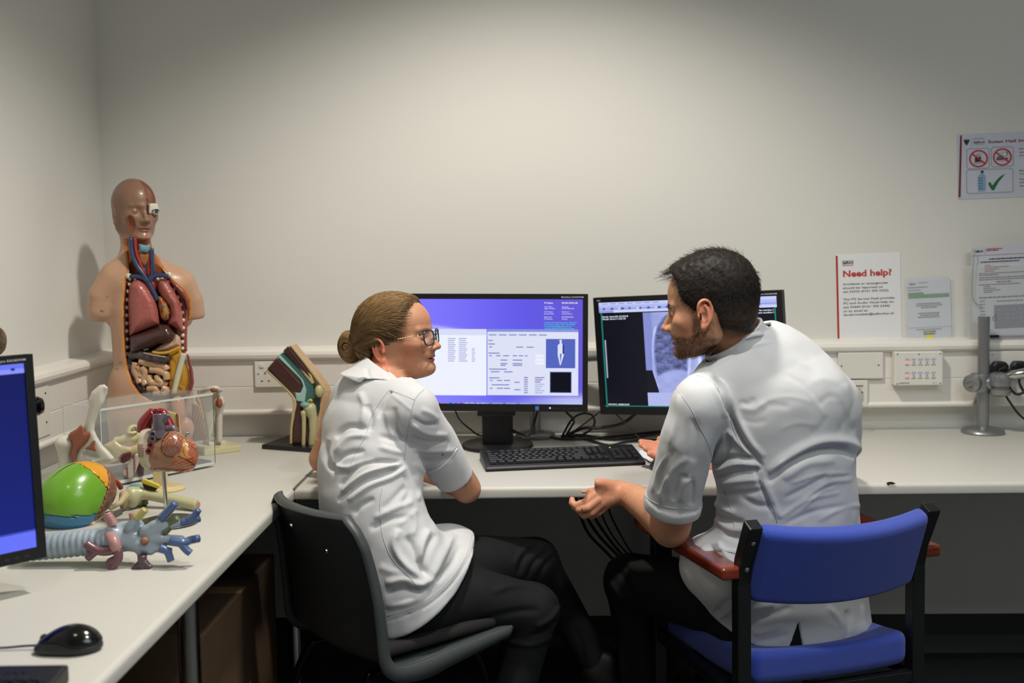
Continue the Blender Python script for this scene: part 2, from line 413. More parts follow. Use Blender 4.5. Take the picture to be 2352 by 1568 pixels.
MB().box2((XE-.36, 2.14, ZD-.07), (XE-.1, 2.18, ZD-.031)).build('frame_rail', M_steelblack, o, bevel=.002)
# cardboard boxes under the left desk
def carton(x0, y0, x1, y1, h, lab, z=0, rot=0, tape=True):
    cx, cy = (x0+x1)/2, (y0+y1)/2; o = thing('cardboard_box', lab, 'box', (cx, cy, z), 'cartons under the left worktop'); R = rotz(rot)
    MB().box((cx, cy, z+h/2), (x1-x0, y1-y0, h), R).build('carton', M_card, o, bevel=.003)
    if tape:
        MB().box((cx, cy, z+h), (x1-x0+.004, .05, .0012), R).build('tape', mat('parcel_tape', (150, 120, 84), .3), o)
        MB().box(np.array((cx, cy, z+h*.45))+R@np.array(((x1-x0)/2, -.02, 0)), (.002, .13, .09), R).build('shipping_label', mat('box_label', (150, 146, 136), .7), o)
    return o
carton(-1.35, 2.28, -.745, 2.90, .52, 'large brown cardboard box under the left desk behind the nearer chrome leg')
carton(-1.32, 1.42, -.80, 2.02, .40, 'brown cardboard box under the left desk in front of the nearer chrome leg')
carton(-1.30, 2.34, -.82, 2.80, .10, 'flat brown carton lying on top of the large cardboard box', z=.522, rot=.05, tape=False)
# ------------------------------------------------------------------ plates and sockets on the trunking
YT = DB-.047
def plate(name, label, cat, x0, y0, x1, y1, th=.010, group=None, m_=None, bev=.002):
    """px corners on the trunking face"""
    a = PY(x0, y0, YT); b = PY(x1, y1, YT); o = thing(name, label, cat, ((a[0]+b[0])/2, YT, b[2]), group)
    MB().box2((a[0], YT-th, b[2]), (b[0], YT, a[2])).build('cover', m_ or M_plate, o, bevel=bev)
    return o, a, b
def screw(o, P, r=.0022):
    MB().lathe([(r, 0), (r, .0012), (r*.6, .002)], P, 12, (0, -1, 0)).build('screw', mat('screw_metal', (80, 80, 82), .4, metal=.8), o)
o, a, b = plate('wall_socket', 'white double power socket on the trunking behind the knee model', 'socket', 586, 829, 700, 887, .012)
for dx in (.022, .088):
    for k, (px_, pz_) in enumerate([(-.0, .047), (-.011, .022), (.011, .022)]):
        MB().box((a[0]+dx+.012+px_, YT-.0121, b[2]+pz_-.002), (.0065 if k else .004, .001, .0035 if k else .007)).build('socket_slot', M_hole, o)
    MB().box((a[0]+dx+.002, YT-.0135, a[2]-.014), (.014, .005, .011)).build('rocker_switch', M_plate, o, bevel=.001)
screw(o, (a[0]+.012, YT-.012, a[2]-.04)); screw(o, (b[0]-.012, YT-.012, a[2]-.04))
o, a, b = plate('blanking_plate', 'plain white blanking plate with two screws on the trunking under the help notice', 'wall plate', 1923, 809, 2026, 868, .012)
screw(o, PY(1933, 840, YT-.012)); screw(o, PY(2018, 838, YT-.012))
o, a, b = plate('data_socket', 'square white data outlet with a plugged grey lead beside the man\'s shoulder', 'socket', 1935, 872, 1991, 933, .010)
screw(o, PY(1981, 901, YT-.010)); 
q = PY(1969, 898, YT-.012)
MB().box(q, (.020, .022, .026)).build('data_jack', mat('grey_beige_plastic', (190, 184, 165), .5), o, bevel=.001)
for k in range(4): MB().box(PY(1962+k*6, 886, YT-.0105), (.005, .001, .004)).build('indicator_hole', M_hole, o)
MB().tube(cr([q+(0, -.01, -.01), q+(.004, -.03, -.03), q+(-.012, -.03, -.055), q+(-.03, -.02, -.07)], 5), .0022, 6).build('data_lead', mat('grey_lead', (160, 160, 155), .5), o, smooth=True)
# control box
o, a, b = plate('control_panel', 'white control box with two rows of labelled buttons and red lights', 'control panel', 2047, 806, 2157, 881, .034, bev=.003)
fr = ((a[0], YT-.034, b[2]), (1, 0, 0), (0, 0, 1), (0, -1, 0)); W, H = b[0]-a[0], a[2]-b[2]
for r_, yy in enumerate((.82, .42)):
    for k in range(5):
        x = W*(.26+.135*k)
        MB().box(np.array(fr[0])+(x, -.0004, H*(yy-.04)), (.013, .001, .006)).build('button_label', mat('lilac_label', (176, 182, 214), .5), o)
        MB().box(np.array(fr[0])+(x, -.0004, H*(yy-.20)), (.013, .001, .004)).build('button_label', mat('grey_label', (165, 165, 165), .5), o)
        hot = k == 0
        MB().lathe([(.0025, 0), (.0025, .0012), (.0015, .002)], np.array(fr[0])+(x, 0, H*(yy-.125)), 12, (0, -1, 0)).build('indicator_lamp',
            mat('lit_led', (255, 60, 60), .4, emit=(255, 70, 60), estr=3) if hot else mat('unlit_led', (150, 140, 135), .4), o)
for u, v in ((.06, .94), (.94, .94), (.06, .06), (.94, .06), (.5, .93)): screw(o, np.array(fr[0])+(W*u, 0, H*v), .0018)
lettering('SOUNDCONTROL', fr, W*.1, H*.06, .0035, .032, M_printd, o, bold=.02); lettering('SPC 10', fr, W*.78, H*.06, .003, .014, M_print, o)
# double socket with two black plugs at the right
o, a, b = plate('wall_socket', 'white double power socket with two black plugs in it, behind the monitor pole', 'socket', 2256, 806, 2372, 930, .012)
screw(o, PY(2267, 835, YT-.012)); screw(o, PY(2358, 833, YT-.012))
lettering('0402 - 04', ((a[0], YT-.012, a[2]), (1, 0, 0), (0, 0, 1), (0, -1, 0)), .004, -.012, .004, .026, M_print, o)
def plug(px, py, lab):
    q = PY(px, py, YT-.012); o = thing('power_plug', lab, 'plug', q, 'power plugs in the right hand socket')
    pr = [(-.026, -.022), (.026, -.022), (.024, .012), (.015, .024), (-.015, .024), (-.024, .012)]
    MB().prism(pr, 0, .030, (q, (1, 0, 0), (0, 0, 1), (0, -1, 0))).build('plug_body', M_black, o, bevel=.005, seg=3)
    MB().prism([(x*.55, y*.5) for x, y in pr], .030, .036, (q, (1, 0, 0), (0, 0, 1), (0, -1, 0))).build('plug_grip', M_gloss, o, bevel=.002)
    MB().tube(cr([q+(0, -.015, -.02), q+(.002, -.02, -.05), q+(.02, -.05, -.10), q+(.06, -.06, -.15), q+(.14, -.05, -.178), q+(.3, -.04, -.180)], 6), .0035, 8).build('mains_lead', M_cable, o, smooth=True)
plug(2291, 846, 'black mains plug nearer the grey monitor pole, lead drooping right')
plug(2336, 845, 'black mains plug at the right edge of the photo beside another plug')
# blank side plate on the left wall trunking
XT = XW+.047
a = PX(92, 888, XT); b = PX(128, 960, XT)
o = thing('blanking_plate', 'white blanking plate with screws on the left wall trunking beside the left monitor', 'wall plate', (XT, a[1], b[2]))
MB().box2((XT, a[1]-.10, .838), (XT+.004, a[1]+.045, .975)).build('cover', M_plate, o, bevel=.001)
for z in (.955, .875): MB().lathe([(.0022, 0), (.0022, .002)], (XT+.004, a[1]+.02, z), 10, (1, 0, 0)).build('screw', M_hole, o)
# ------------------------------------------------------------------ notices
def notice(name, label, cat, c0, c1, c2, Y, th=.001, m_=None, bev=0):
    """c0 top left, c1 top right, c2 bottom left pixels; flat sheet on the plane y=Y"""
    a = PY(*c0, Y); b = PY(*c1, Y); c_ = PY(*c2, Y); X = b-a; W = np.linalg.norm(X); X = X/W; Dn = a-c_; H = np.linalg.norm(Dn)
    Z = np.array([-X[2], 0, X[0]]); o = thing(name, label, cat, c_)
    fr = (c_, X, Z, np.array([0, -1., 0]))
    MB().prism([(0, 0), (W, 0), (W, H), (0, H)], -th, 0, fr).build('sheet', m_ or M_white, o)
    return o, fr, W, H
def rect(fr, x0, y0, x1, y1, m_, parent, name, off=.0004, th=.0003):
    return MB().prism([(x0, y0), (x1, y0), (x1, y1), (x0, y1)], off, off+th, fr).build(name, m_, parent)
def greek(fr, lines, m_, parent, name='printed_text', off=.0005):
    mb = MB()
    rn = random.Random(len(lines)+int(1000*lines[0][0]))
    for x, y, w_, h_ in lines:
        k = x
        while k < x+w_-.0005:
            l = min(rn.uniform(.003, .012)*h_/.0028, x+w_-k); mb.prism([(k, y), (k+l, y), (k+l, y+h_), (k, y+h_)], off, off+.0002, fr); k += l+.0012*h_/.0028
    return mb.build(name, m_, parent)
# "Need help?" notice
o, fr, W, H = notice('help_notice', 'white help notice with red heading and red left stripe above the trunking', 'notice', (1928, 584), (2076, 578), (1924, 790), DB-.0015)
rect(fr, 0, .002, .006, H-.004, M_red, o, 'red_stripe')
def ln(py): return (790-py)/206*H
rect(fr, W*.1, ln(600)-.001, W*.27, ln(599), M_printl, o, 'emblem_line'); 
lettering('Salford', fr, W*.10, ln(607), .010, W*.17, M_printd, o, bold=.03, name='crest_lettering')
rect(fr, W*.1, ln(610)-.001, W*.27, ln(609.5), M_red, o, 'emblem_line')
lettering('Need help?', fr, W*.10, ln(636), .0195, W*.755, mat('heading_red', (190, 52, 44), .6), o, bold=.03, name='heading')
for s_, py, w_ in [('Accidents or emergencies', 655, .70), ('should be reported on', 664, .62), ('ext 53333 (0161 295 3333).', 672.5, .72),
                   ('The ITS Service Desk provides', 690, .80), ('PC and Audio Visual help on', 699, .78), ('ext 52444 (0161 295 2444)', 708, .72),
                   ('or by email at:', 717, .38), ('its-servicedesk@salford.ac.uk', 725.5, .79)]:
    lettering(s_, fr, W*.10, ln(py), .0062, W*w_, M_print, o, bold=.015, name='body_text')
lettering('www.salford.ac.uk/library', fr, W*.09, ln(781), .0035, W*.34, M_printl, o, name='web_line')
# small acrylic leaflet frame
o, fr, W, H = notice('wall_leaflet', 'small clear framed leaflet with a green band and a yellow sticker', 'notice', (2087, 641), (2187, 636), (2086, 784), DB-.006, m_=mat('lilac_paper', (206, 210, 222), .5))
H2 = H
def lf(py): return (784-py)/143*H
MB().prism([(-.006, -.002), (W+.005, -.002), (W+.005, H+.004), (-.006, H+.004)], .002, .0045, fr).build('acrylic_front', M_clear, o, bevel=.0008)
MB().prism([(-.006, -.004), (W+.005, -.004), (W+.005, -.0015), (-.006, -.0015)], -.005, .0045, fr).build('acrylic_ledge', M_clear, o)
rect(fr, .004, lf(686), W-.004, lf(677), M_green, o, 'green_band'); rect(fr, .004, lf(681), W*.38, lf(672.5), M_green, o, 'green_band', off=.0008)
lettering('Salford', fr, W*.06, lf(655), .007, W*.14, M_printd, o, bold=.03)
greek(fr, [(W*.02, lf(662), W*.46, .0028), (W*.02, lf(668), W*.3, .0022), (W*.28, lf(651), W*.22, .002)], M_print, o)
greek(fr, [(W*.22, lf(700), W*.56, .0034), (W*.2, lf(704.5), W*.6, .0034), (W*.32, lf(709), W*.36, .0034), (W*.24, lf(722), W*.5, .0034), (W*.3, lf(726.5), W*.42, .0034), (W*.24, lf(731), W*.5, .0034)], M_print, o)
greek(fr, [(W*.2, lf(759), W*.58, .0022), (W*.36, lf(765), W*.28, .0045), (W*.36, lf(770), W*.28, .0045)], M_printd, o)
rect(fr, .001, lf(754), W-.001, lf(753), mat('grey_line', (150, 152, 160), .6), o, 'fold_line')
rect(fr, W*.41, lf(781), W*.56, lf(771), mat('yellow_sticker', (232, 216, 40), .5), o, 'yellow_sticker', off=.0046)
# big acrylic document holder at the right
o, fr, W, H = notice('document_holder', 'large clear wall holder of printed instruction sheets beside the monitor pole', 'notice', (2244, 568), (2400, 560), (2236, 784), DB-.035, m_=mat('grey_paper', (198, 201, 210), .5))
MB().prism([(-.014, -.004), (W, -.004), (W, H*.81), (-.014, H*.81)], .006, .009, fr).build('acrylic_front', M_clear, o)
MB().prism([(-.016, -.004), (-.013, -.004), (-.013, H*.81), (-.016, H*.81)], -.033, .009, fr).build('acrylic_side', M_clear, o)
MB().prism([(-.014, -.006), (W, -.006), (W, -.003), (-.014, -.003)], -.033, .009, fr).build('acrylic_base', M_clear, o)
def dh(py): return (784-py)/216*H
lettering('Salford', fr, .012, dh(580), .0075, .024, M_printd, o, bold=.03, name='crest_lettering')
rect(fr, .042, dh(585), .0425, dh(572), M_printd, o, 'divider')
greek(fr, [(.047, dh(574.5), .05, .003), (.047, dh(578), .036, .003)], M_red, o, 'red_heading')
rect(fr, .0, dh(587.5), W, dh(587), M_redd, o, 'divider')
greek(fr, [(.055, dh(598), .14, .0035), (.028, dh(604), .12, .003)], M_printd, o)
greek(fr, [(.04, dh(612), .02, .0028), (.04, dh(616), .075, .0028), (.04, dh(620.5), .045, .0028), (.04, dh(625), .03, .0028), (.022, dh(630), .15, .003)], M_redd, o, 'red_text')
greek(fr, [(.022, dh(634), .06, .003), (.022, dh(640), .16, .003), (.022, dh(644.5), .15, .003), (.075, dh(651), .045, .0038), (.02, dh(656), .13, .003)] +
      [(.035, dh(660+k*4.4), .02+.04*((k*37) % 5)/5, .0028) for k in range(4)] + [(.02, dh(686), .17, .0042)] +
      [(.022, dh(693+k*7.8), .016, .0028) for k in range(8)] + [(.075, dh(695), .08, .003)], M_printd, o)
g = rect(fr, .066, dh(757), W, dh(703), mat('printed_photo', (92, 98, 122), .6), o, 'printed_device')
for k in range(6):
    for r_ in range(3): rect(fr, .078+.022*k, dh(735-r_*10), .086+.022*k, dh(732-r_*10), mat('printed_key', (130, 128, 158), .6), o, 'printed_key', off=.0009)
MB().tube([np.array(fr[0])+np.array(fr[1])*x+np.array(fr[2])*dh(y)-np.array((0, .002, 0)) for x, y in cr([(.058, 733), (.066, 727), (.072, 722), (.071, 728), (.068, 730), (.075, 733), (.068, 737), (.060, 736)], 3)], .0012, 5).build('printed_hand', M_hole, o)
# string loop hanging from the holder
MB().tube(cr([PY(2238, 572, DB-.05), PY(2235, 576, DB-.052), PY(2238, 582, DB-.05), PY(2236, 600, DB-.048), PY(2234, 630, DB-.048), PY(2233, 662, DB-.047), PY(2236, 690, DB-.047), PY(2256, 706, DB-.047)], 5), .0011, 6).build('hanging_string', mat('string', (150, 146, 110), .8), o)
# black pen lying in the holder
q0, q1 = PY(2262, 783, DB-.052), PY(2300, 782, DB-.052)
pn = thing('pen', 'black pen lying on the trunking ledge under the document holder', 'pen', (q0+q1)/2)
q0[2] = q1[2] = 1.0225+.0045; q1[0] = q0[0]+.14
MB().tube([q0, q0+(q1-q0)*.3], .0045, 10).build('pen_cap', M_gloss, pn, smooth='auto'); MB().tube([q0+(q1-q0)*.3, q0+(q1-q0)*.92, q1], [.0038, .0038, .001], 10).build('barrel', mat('clear_grey', (150, 152, 156), .2), pn, smooth='auto')
# imaging suite sign at the top right
o, fr, W, H = notice('safety_sign', 'white laminated sign with prohibition circles, a bottle and a green tick', 'sign', (2205, 309), (2420, 300), (2200, 458), DB-.0015, m_=mat('sign_laminate', (196, 200, 212), .3))
def sx(px): return (px-2203)/144*.2
k_ = H/149
def S(px, py): return ((px-2201)*k_, (458-py)*k_)
def rr(x0, y0, x1, y1, r, n=6):
    out = []
    for cx, cy, a0 in ((x1-r, y1-r, 0), (x0+r, y1-r, PI/2), (x0+r, y0+r, PI), (x1-r, y0+r, 1.5*PI)):
        out += [(cx+r*math.cos(a0+PI/2*i/n), cy+r*math.sin(a0+PI/2*i/n)) for i in range(n+1)]
    return out
def shape(pl, m_, name, off=.0006): return MB().prism(pl, off, off+.0003, fr).build(name, m_, o)
x0, y0 = S(2202.5, 453); x1, y1 = S(2208, 311); shape([(x0, y0), (x0+.0062, y0), (x1+.0055, y1), (x1, y1)], M_redd, 'red_stripe')
def outline(x0, y0, x1, y1, r=.008):
    a = rr(*S(x0, y0), *S(x1, y1), r); b = rr(*S(x0+1, y0-1), *S(x1-1, y1+1), r-.001)
    m_ = MB(); n = len(a); V = [np.array(fr[0])+np.array(fr[1])*x+np.array(fr[2])*y+np.array(fr[3])*.0008 for x, y in a+b]
    m_.add(V, [(i, (i+1) % n, n+(i+1) % n, n+i) for i in range(n)]).build('panel_border', mat('border_grey', (128, 132, 140), .6), o)
outline(2222, 389, 2274, 342); outline(2278, 387, 2329, 341); outline(2221, 446, 2328, 391)
for cx, cy in ((2249.3, 366), (2303.5, 364.5)):
    c = np.array(S(cx, cy)); R1, R2 = 21.5*k_, 17.8*k_; n = 40
    V = [np.array(fr[0])+np.array(fr[1])*(c[0]+R*math.cos(2*PI*i/n))+np.array(fr[2])*(c[1]+R*.93*math.sin(2*PI*i/n))+np.array(fr[3])*.001 for R in (R1, R2) for i in range(n)]
    MB().add(V, [(i, (i+1) % n, n+(i+1) % n, n+i) for i in range(n)]).build('prohibition_ring', mat('ring_red', (186, 44, 48), .6), o)
    d = np.array((.78, -.62)); p_ = np.array((.62, .78))*1.6*k_
    shape([tuple(c-d*R2*1.02-p_), tuple(c+d*R2*1.02-p_), tuple(c+d*R2*1.02+p_), tuple(c-d*R2*1.02+p_)], mat('ring_red'), 'prohibition_bar', .0012)
shape([S(2241, 374), S(2255, 373), S(2255, 362), S(2241, 363)], M_printd, 'cup_symbol'); shape([S(2238, 377), S(2259, 376), S(2259, 375), S(2238, 376)], M_print, 'saucer_symbol')
for k in range(3): shape([S(2243+k*4, 361), S(2244+k*4, 361), S(2248+k*4, 354), S(2247+k*4, 354)], M_print, 'steam_symbol')
shape([S(2290, 371), S(2316, 370), S(2316, 366.5), S(2290, 367.5)], M_printd, 'burger_symbol'); shape([S(2290, 366), S(2303, 366), S(2300, 362), S(2293, 362.5)], M_print, 'burger_symbol'); shape([S(2292, 374), S(2316, 373), S(2316, 372), S(2292, 373)], M_printl, 'burger_symbol')
shape([S(2304, 363), S(2314, 363), S(2315, 354), S(2303, 354)], M_printl, 'drink_symbol'); shape([S(2306, 361), S(2312, 361), S(2313, 356), S(2305, 356)], M_white, 'drink_symbol', .0009); shape([S(2313, 360), S(2315, 360), S(2318, 349), S(2316, 349)], M_print, 'straw_symbol')
bt = [(2248, 441), (2263, 441), (2265, 437), (2265, 409), (2263, 404), (2260, 401), (2259, 399), (2255, 399), (2253, 402), (2249, 405), (2247, 410), (2247, 437)]
shape([S(*q) for q in bt], mat('bottle_blue', (134, 160, 190), .4), 'bottle_symbol'); shape([S(2254, 399), S(2260.5, 399), S(2260.5, 394), S(2254, 394)], mat('bottle_cap', (28, 34, 70), .5), 'bottle_symbol')
for k in range(5): shape([S(2248.5, 436-k*6), S(2258, 436-k*6), S(2258, 434-k*6), S(2248.5, 434-k*6)], mat('bottle_dark', (76, 104, 146), .4), 'bottle_symbol', .001)
tk_ = [(2270, 424), (2275, 420), (2280, 429), (2288, 419), (2298, 409), (2310, 403), (2304, 410), (2294, 422), (2285, 438), (2283, 440), (2279, 440), (2274, 432)]
shape([S(*q) for q in tk_], mat('tick_green', (34, 104, 56), .5), 'tick_symbol')
cr_ = [(2216, 323), (2218, 320), (2220, 323), (2222.5, 319.5), (2225, 323), (2227, 320), (2229.5, 323), (2227, 329), (2222.5, 335), (2218, 329)]
shape([S(*q) for q in cr_], M_printd, 'crest_symbol'); shape([S(2233.4, 337), S(2234, 337), S(2234, 317), S(2233.4, 317)], M_printl, 'divider')
lettering('Salford', fr, *S(2238, 331), .0075, 25*k_, M_printd, o, bold=.02, name='crest_lettering')
shape([S(2238, 321), S(2263, 321), S(2263, 319), S(2238, 319)], M_printl, 'crest_symbol'); shape([S(2238, 335), S(2263, 334), S(2263, 333), S(2238, 334)], M_printl, 'crest_symbol')
lettering('Susan Hall Imaging Suite', fr, *S(2271, 331.5), .009, .205, mat('sign_maroon', (126, 44, 56), .6), o, bold=.02, name='heading')
for s_, py in (('No hot', 349), ('food or', 357), ('are allowed', 364), ('Bottled water', 399), ('is permitted', 406), ('Please keep', 419), ('away from', 426), ('the screens', 434)):
    lettering(s_, fr, *S(2342, py), .0050, .0072*len(s_)*.6, mat('sign_maroon'), o, bold=.01, name='body_text')
# ------------------------------------------------------------------ monitors
def emis(name, col=(200, 200, 255), s=1.0): return mat('screen_'+name, (0, 0, 0), .35, emit=col, estr=s, spec=.2)
M_bezel = mat('bezel_black', (17, 18, 20), .42, bump=.1, bscale=1500)
def frame3(TL, TR, BL, w_=None):
    X = TR-TL; W = np.linalg.norm(X); X = X/W; Z = TL-BL; Z = Z-X*(Z@X); H = np.linalg.norm(Z); Z = Z/H; N = np.cross(X, Z)   # towards the viewer
    return X, Z, N, W, H
def monitor(label, TL, TR, BL, base=None, brand='', brand2='', Wf=None, bz=.0155, group='flat screen monitors'):
    X, Z, N, W, H = frame3(TL, TR, BL)
    if Wf: W = Wf
    o = thing('monitor', label, 'monitor', base if base is not None else BL+X*W/2, group)
    org = TL-Z*H; fr = (org, X, Z, N)
    def R(x0, y0, x1, y1, d0, d1): return MB().prism([(x0, y0), (x1, y0), (x1, y1), (x0, y1)], d0, d1, fr)
    sh = R(0, 0, W, H, -.030, -.0062).build('housing', M_bezel, o, bevel=.003)
    bt = bz+.006; g = .0
    b = MB()
    for x0, y0, x1, y1 in ((0, 0, W, bt), (0, H-bz, W, H), (0, bt, bz, H-bz), (W-bz, bt, W, H-bz)): b.prism([(x0, y0), (x1, y0), (x1, y1), (x0, y1)], -.006, 0, fr)
    b.build('bezel', M_bezel, o)
    R(W*.2, H*.2, W*.8, H*.8, -.055, -.030).build('rear_cover', M_bezel, o, bevel=.006)
    if brand: lettering(brand, fr, .012, H-bz*.72, .0042, None, mat('bezel_print', (95, 95, 98), .4), o, bold=.02, name='maker_lettering')
    if brand2: lettering(brand2, fr, W-.078, H-bz*.72, .0042, .064, mat('bezel_print'), o, bold=.01, name='model_lettering')
    for k in range(5): R(W*(.80+.032*k), bt*.38, W*(.80+.032*k)+.008, bt*.55, 0, .0006).build('button', mat('button_grey', (45, 45, 48), .4), o)
    sf = (org+X*bz+Z*bt, X, Z, N); return o, fr, sf, W, H, W-2*bz, H-bz-bt
def screen(sf, w_, h_, colf, parent, nx=160, ny=100, s=1.0, name='screen_picture'):
    """lit picture: a grid on the screen plane, coloured per vertex by colf(u, v) with v from the top"""
    u, v = np.meshgrid(np.linspace(0, 1, nx), np.linspace(0, 1, ny)); u = u.ravel(); v = v.ravel()
    o, X, Z, N = sf; V = o+np.outer(u*w_, X)+np.outer((1-v)*h_, Z)-N*.0045
    i = np.arange(nx*ny).reshape(ny, nx); F = np.stack([i[:-1, :-1].ravel(), i[1:, :-1].ravel(), i[1:, 1:].ravel(), i[:-1, 1:].ravel()], 1)
    me = npmesh(name, V, F, lin(np.clip(colf(u, v), 1.002, 255)))
    return link(name, me, mat('lit_screen', (0, 0, 0), .3, attr=True, emit='attr', estr=s, spec=.3), parent, smooth=False)
def srect(sf, w_, h_, x0, y0, x1, y1, m_, parent, name, off=0):
    """rectangle on the screen in fractions, y from the top"""
    return MB().prism([(x0*w_, (1-y1)*h_), (x1*w_, (1-y1)*h_), (x1*w_, (1-y0)*h_), (x0*w_, (1-y0)*h_)], -.0044+off, -.0042+off, sf).build(name, m_, parent)
def stext(sf, w_, h_, s, x, y, hh, ww, m_, parent, bold=0.0, name='screen_lettering'):
    return lettering(s, sf, x*w_, (1-y)*h_, hh, ww, m_, parent, bold, off=-.0036, name=name)
W_ = emis('white', (232, 236, 255), 1.0)
# --- middle monitor -----------------------------------------------------------
Ym = 3.20
TL, TR, BL = PY(929, 674, Ym+.01), PY(1351, 675, Ym), PY(936, 945, Ym-.005)
BLr = PY(1350, 946, Ym-.012)-(TR-TL)
base = PZ(1143, 1026, ZD); base[1] += .0
mo, fr, sf, W, H, sw, sh = monitor('middle wide monitor on a round black stand showing a lilac desktop with two white windows', TL, TR, BLr, base, '', 'MultiSync EA243WM')
def desk_col(u, v):
    a = np.array([92, 84, 228.]); b = np.array([128, 120, 255.]); c = np.array([112, 96, 200.]); e = np.array([225, 235, 255.])
    t = sstep(0, .9, u)[:, None]; r_ = sstep(.55, 1, u)[:, None]
    col = b*(1-t)+a*t; col = col*(1-.5*r_)+c*.5*r_
    col = col+np.array([70, 75, 20])*np.exp(-((v-(.185+.24*u**.55))/.022)**2)[:, None]*np.exp(-((u-.28)/.22)**2)[:, None]
    g = (sstep(.85, 1.02, v)*sstep(.5, .95, u))[:, None]; col = col*(1-g)+e*g
    g = (sstep(.55, 1.0, v)*(1-sstep(.0, .7, u)))[:, None]; col = col*(1-.35*g)+np.array([150, 160, 255])*.35*g
    g = (v > .965)[:, None]; return np.where(g, col*.7+np.array([120, 140, 230])*.3, col)
sc = screen(sf, sw, sh, desk_col, mo)
def mx(px): a = pix(sf[0]); b = pix(sf[0]+sf[1]*sw); return (px-a[0])/(b[0]-a[0])
def my(py): a = pix(sf[0]+sf[1]*sw*.7+sf[2]*sh); b = pix(sf[0]+sf[1]*sw*.7); return (py-a[1])/(b[1]-a[1])
def mr(x0, y0, x1, y1, m_, name='window_panel', off=0): return srect(sf, sw, sh, mx(x0), my(y0), mx(x1), my(y1), m_, sc, name, off)
Wn = emis('window', (238, 241, 255), 1.0); Wf_ = emis('window_dim', (220, 226, 255), .95); Bl = emis('edge_blue', (150, 165, 240), .8); Gt = emis('faint', (178, 188, 238), .8); Gd = emis('faint_dark', (135, 145, 215), .7)
mr(925, 756, 1118, 909, Wn); mr(925, 756, 1118, 770, Wf_, 'window_bar', .0003)
mr(1120, 756, 1328, 908, emis('window_two', (226, 231, 252), .95)); mr(1120, 756, 1328, 762, Bl, 'window_bar', .0003)
for k in range(6): mr(1123+k*23, 767, 1123+k*23+18, 771, Gt, 'menu_text', .0004)
for c_, x, w_ in ((0, 1029, 18), (1, 1054, 20), (2, 1084, 8)):
    for r_ in range(12):
        if c_ == 2 and r_ < 5: continue
        mr(x, 777+r_*4.7, x+w_*(1-.3*((r_*7+c_) % 3)/3), 779+r_*4.7, Gt, 'file_list', .0004)
rn = random.Random(4)
for y, segs in ((781, [(1122, 10)]), (789, [(1122, 15)]), (796, [(1124, 7), (1186, 16), (1210, 16)]), (810, [(1122, 26)]), (816, [(1124, 6), (1140, 10), (1156, 14), (1178, 10), (1192, 10), (1206, 6)]), (826, [(1150, 16), (1178, 22)]),
                (834, [(1150, 16), (1178, 22)]), (838, [(1150, 12), (1178, 22)]), (847, [(1124, 40)]), (853, [(1128, 20), (1158, 20)]), (867, [(1124, 24)]), (873, [(1126, 6), (1142, 12), (1158, 14)]), (877, [(1182, 12)]), (883, [(1130, 40)]), (891, [(1126, 6), (1142, 14), (1158, 14)]), (894, [(1182, 14)])):
    for x, w_ in segs: mr(x, y, x+w_, y+2.2, Gd, 'form_text', .0004)
for r_ in range(8):
    mr(1204, 866+r_*5, 1213, 868+r_*5, emis('violet', (140, 90, 200), .7) if r_ < 3 else Gd, 'form_text', .0004); mr(1229, 866+r_*5, 1229+22*(1-.2*(r_ % 3)), 868+r_*5, emis('violet') if r_ < 3 else Gt, 'form_text', .0004)
for y in (814, 823, 831): mr(1230, y, 1249, y+6, Wn, 'form_button', .0004)
mr(1254, 778, 1321, 845, emis('steel_blue', (92, 110, 205), .85), 'picture_panel', .0004)
# instrument drawing
def mp(pts, m_, name, off=.0008):
    q = [(mx(x)*sw, (1-my(y))*sh) for x, y in pts]; return MB().prism(q, -.0044+off, -.0042+off, sf).build(name, m_, sc)
mp([(1281, 815), (1281, 792), (1285, 789), (1286, 785), (1284, 781), (1290, 779), (1290, 788), (1293, 790), (1295, 815), (1288, 838), (1286, 838)], emis('tool', (222, 230, 250), .95), 'instrument_drawing')
mp([(1287, 836), (1286, 812), (1290, 812)], emis('steel_blue'), 'instrument_drawing', .0010); mp([(1292, 812), (1295, 812), (1295, 791), (1292, 790)], emis('tool_dark', (50, 60, 130), .6), 'instrument_drawing', .0010)
mr(1263, 853, 1313, 902, emis('tool_frame', (140, 150, 230), .7), 'dark_panel', .0004); mr(1264.5, 854.5, 1311.5, 900.5, emis('near_black', (22, 24, 40), .5), 'dark_panel', .0007)
hh = .0034
for s_, x, y, w_ in (('PC Name:', 1250, 697, 20), ('SD-007-47D3-UB', 1290, 697, 36)):
    stext(sf, sw, sh, s_, mx(x), my(y), .0042, w_*sw/(pix(sf[0]+sf[1]*sw)[0]-pix(sf[0])[0]), emis('cream', (255, 252, 225), 1.0), sc, .02)
for s_, x, y, w_ in (('User Name:', 1250, 705.5, 19), ('Gaming', 1290, 705.5, 15), ('Logon Domain:', 1250, 709.5, 25), ('SD-007-47D3-UB', 1290, 709.5, 28), ('OS Version:', 1250, 717, 20), ('Windows 7', 1290, 717, 18),
                     ('Service Pack:', 1250, 721.5, 22), ('Service Pack 1', 1290, 721.5, 24), ('Boot Time:', 1250, 729, 18), ('02/07/2018 08:51', 1290, 729, 27), ('IP Address:', 1250, 733.5, 19), ('(none)', 1290, 733.5, 12)):
    stext(sf, sw, sh, s_, mx(x), my(y), .0034, w_*sw/(pix(sf[0]+sf[1]*sw)[0]-pix(sf[0])[0]), emis('lilac_white', (226, 226, 255), .95), sc, .015)
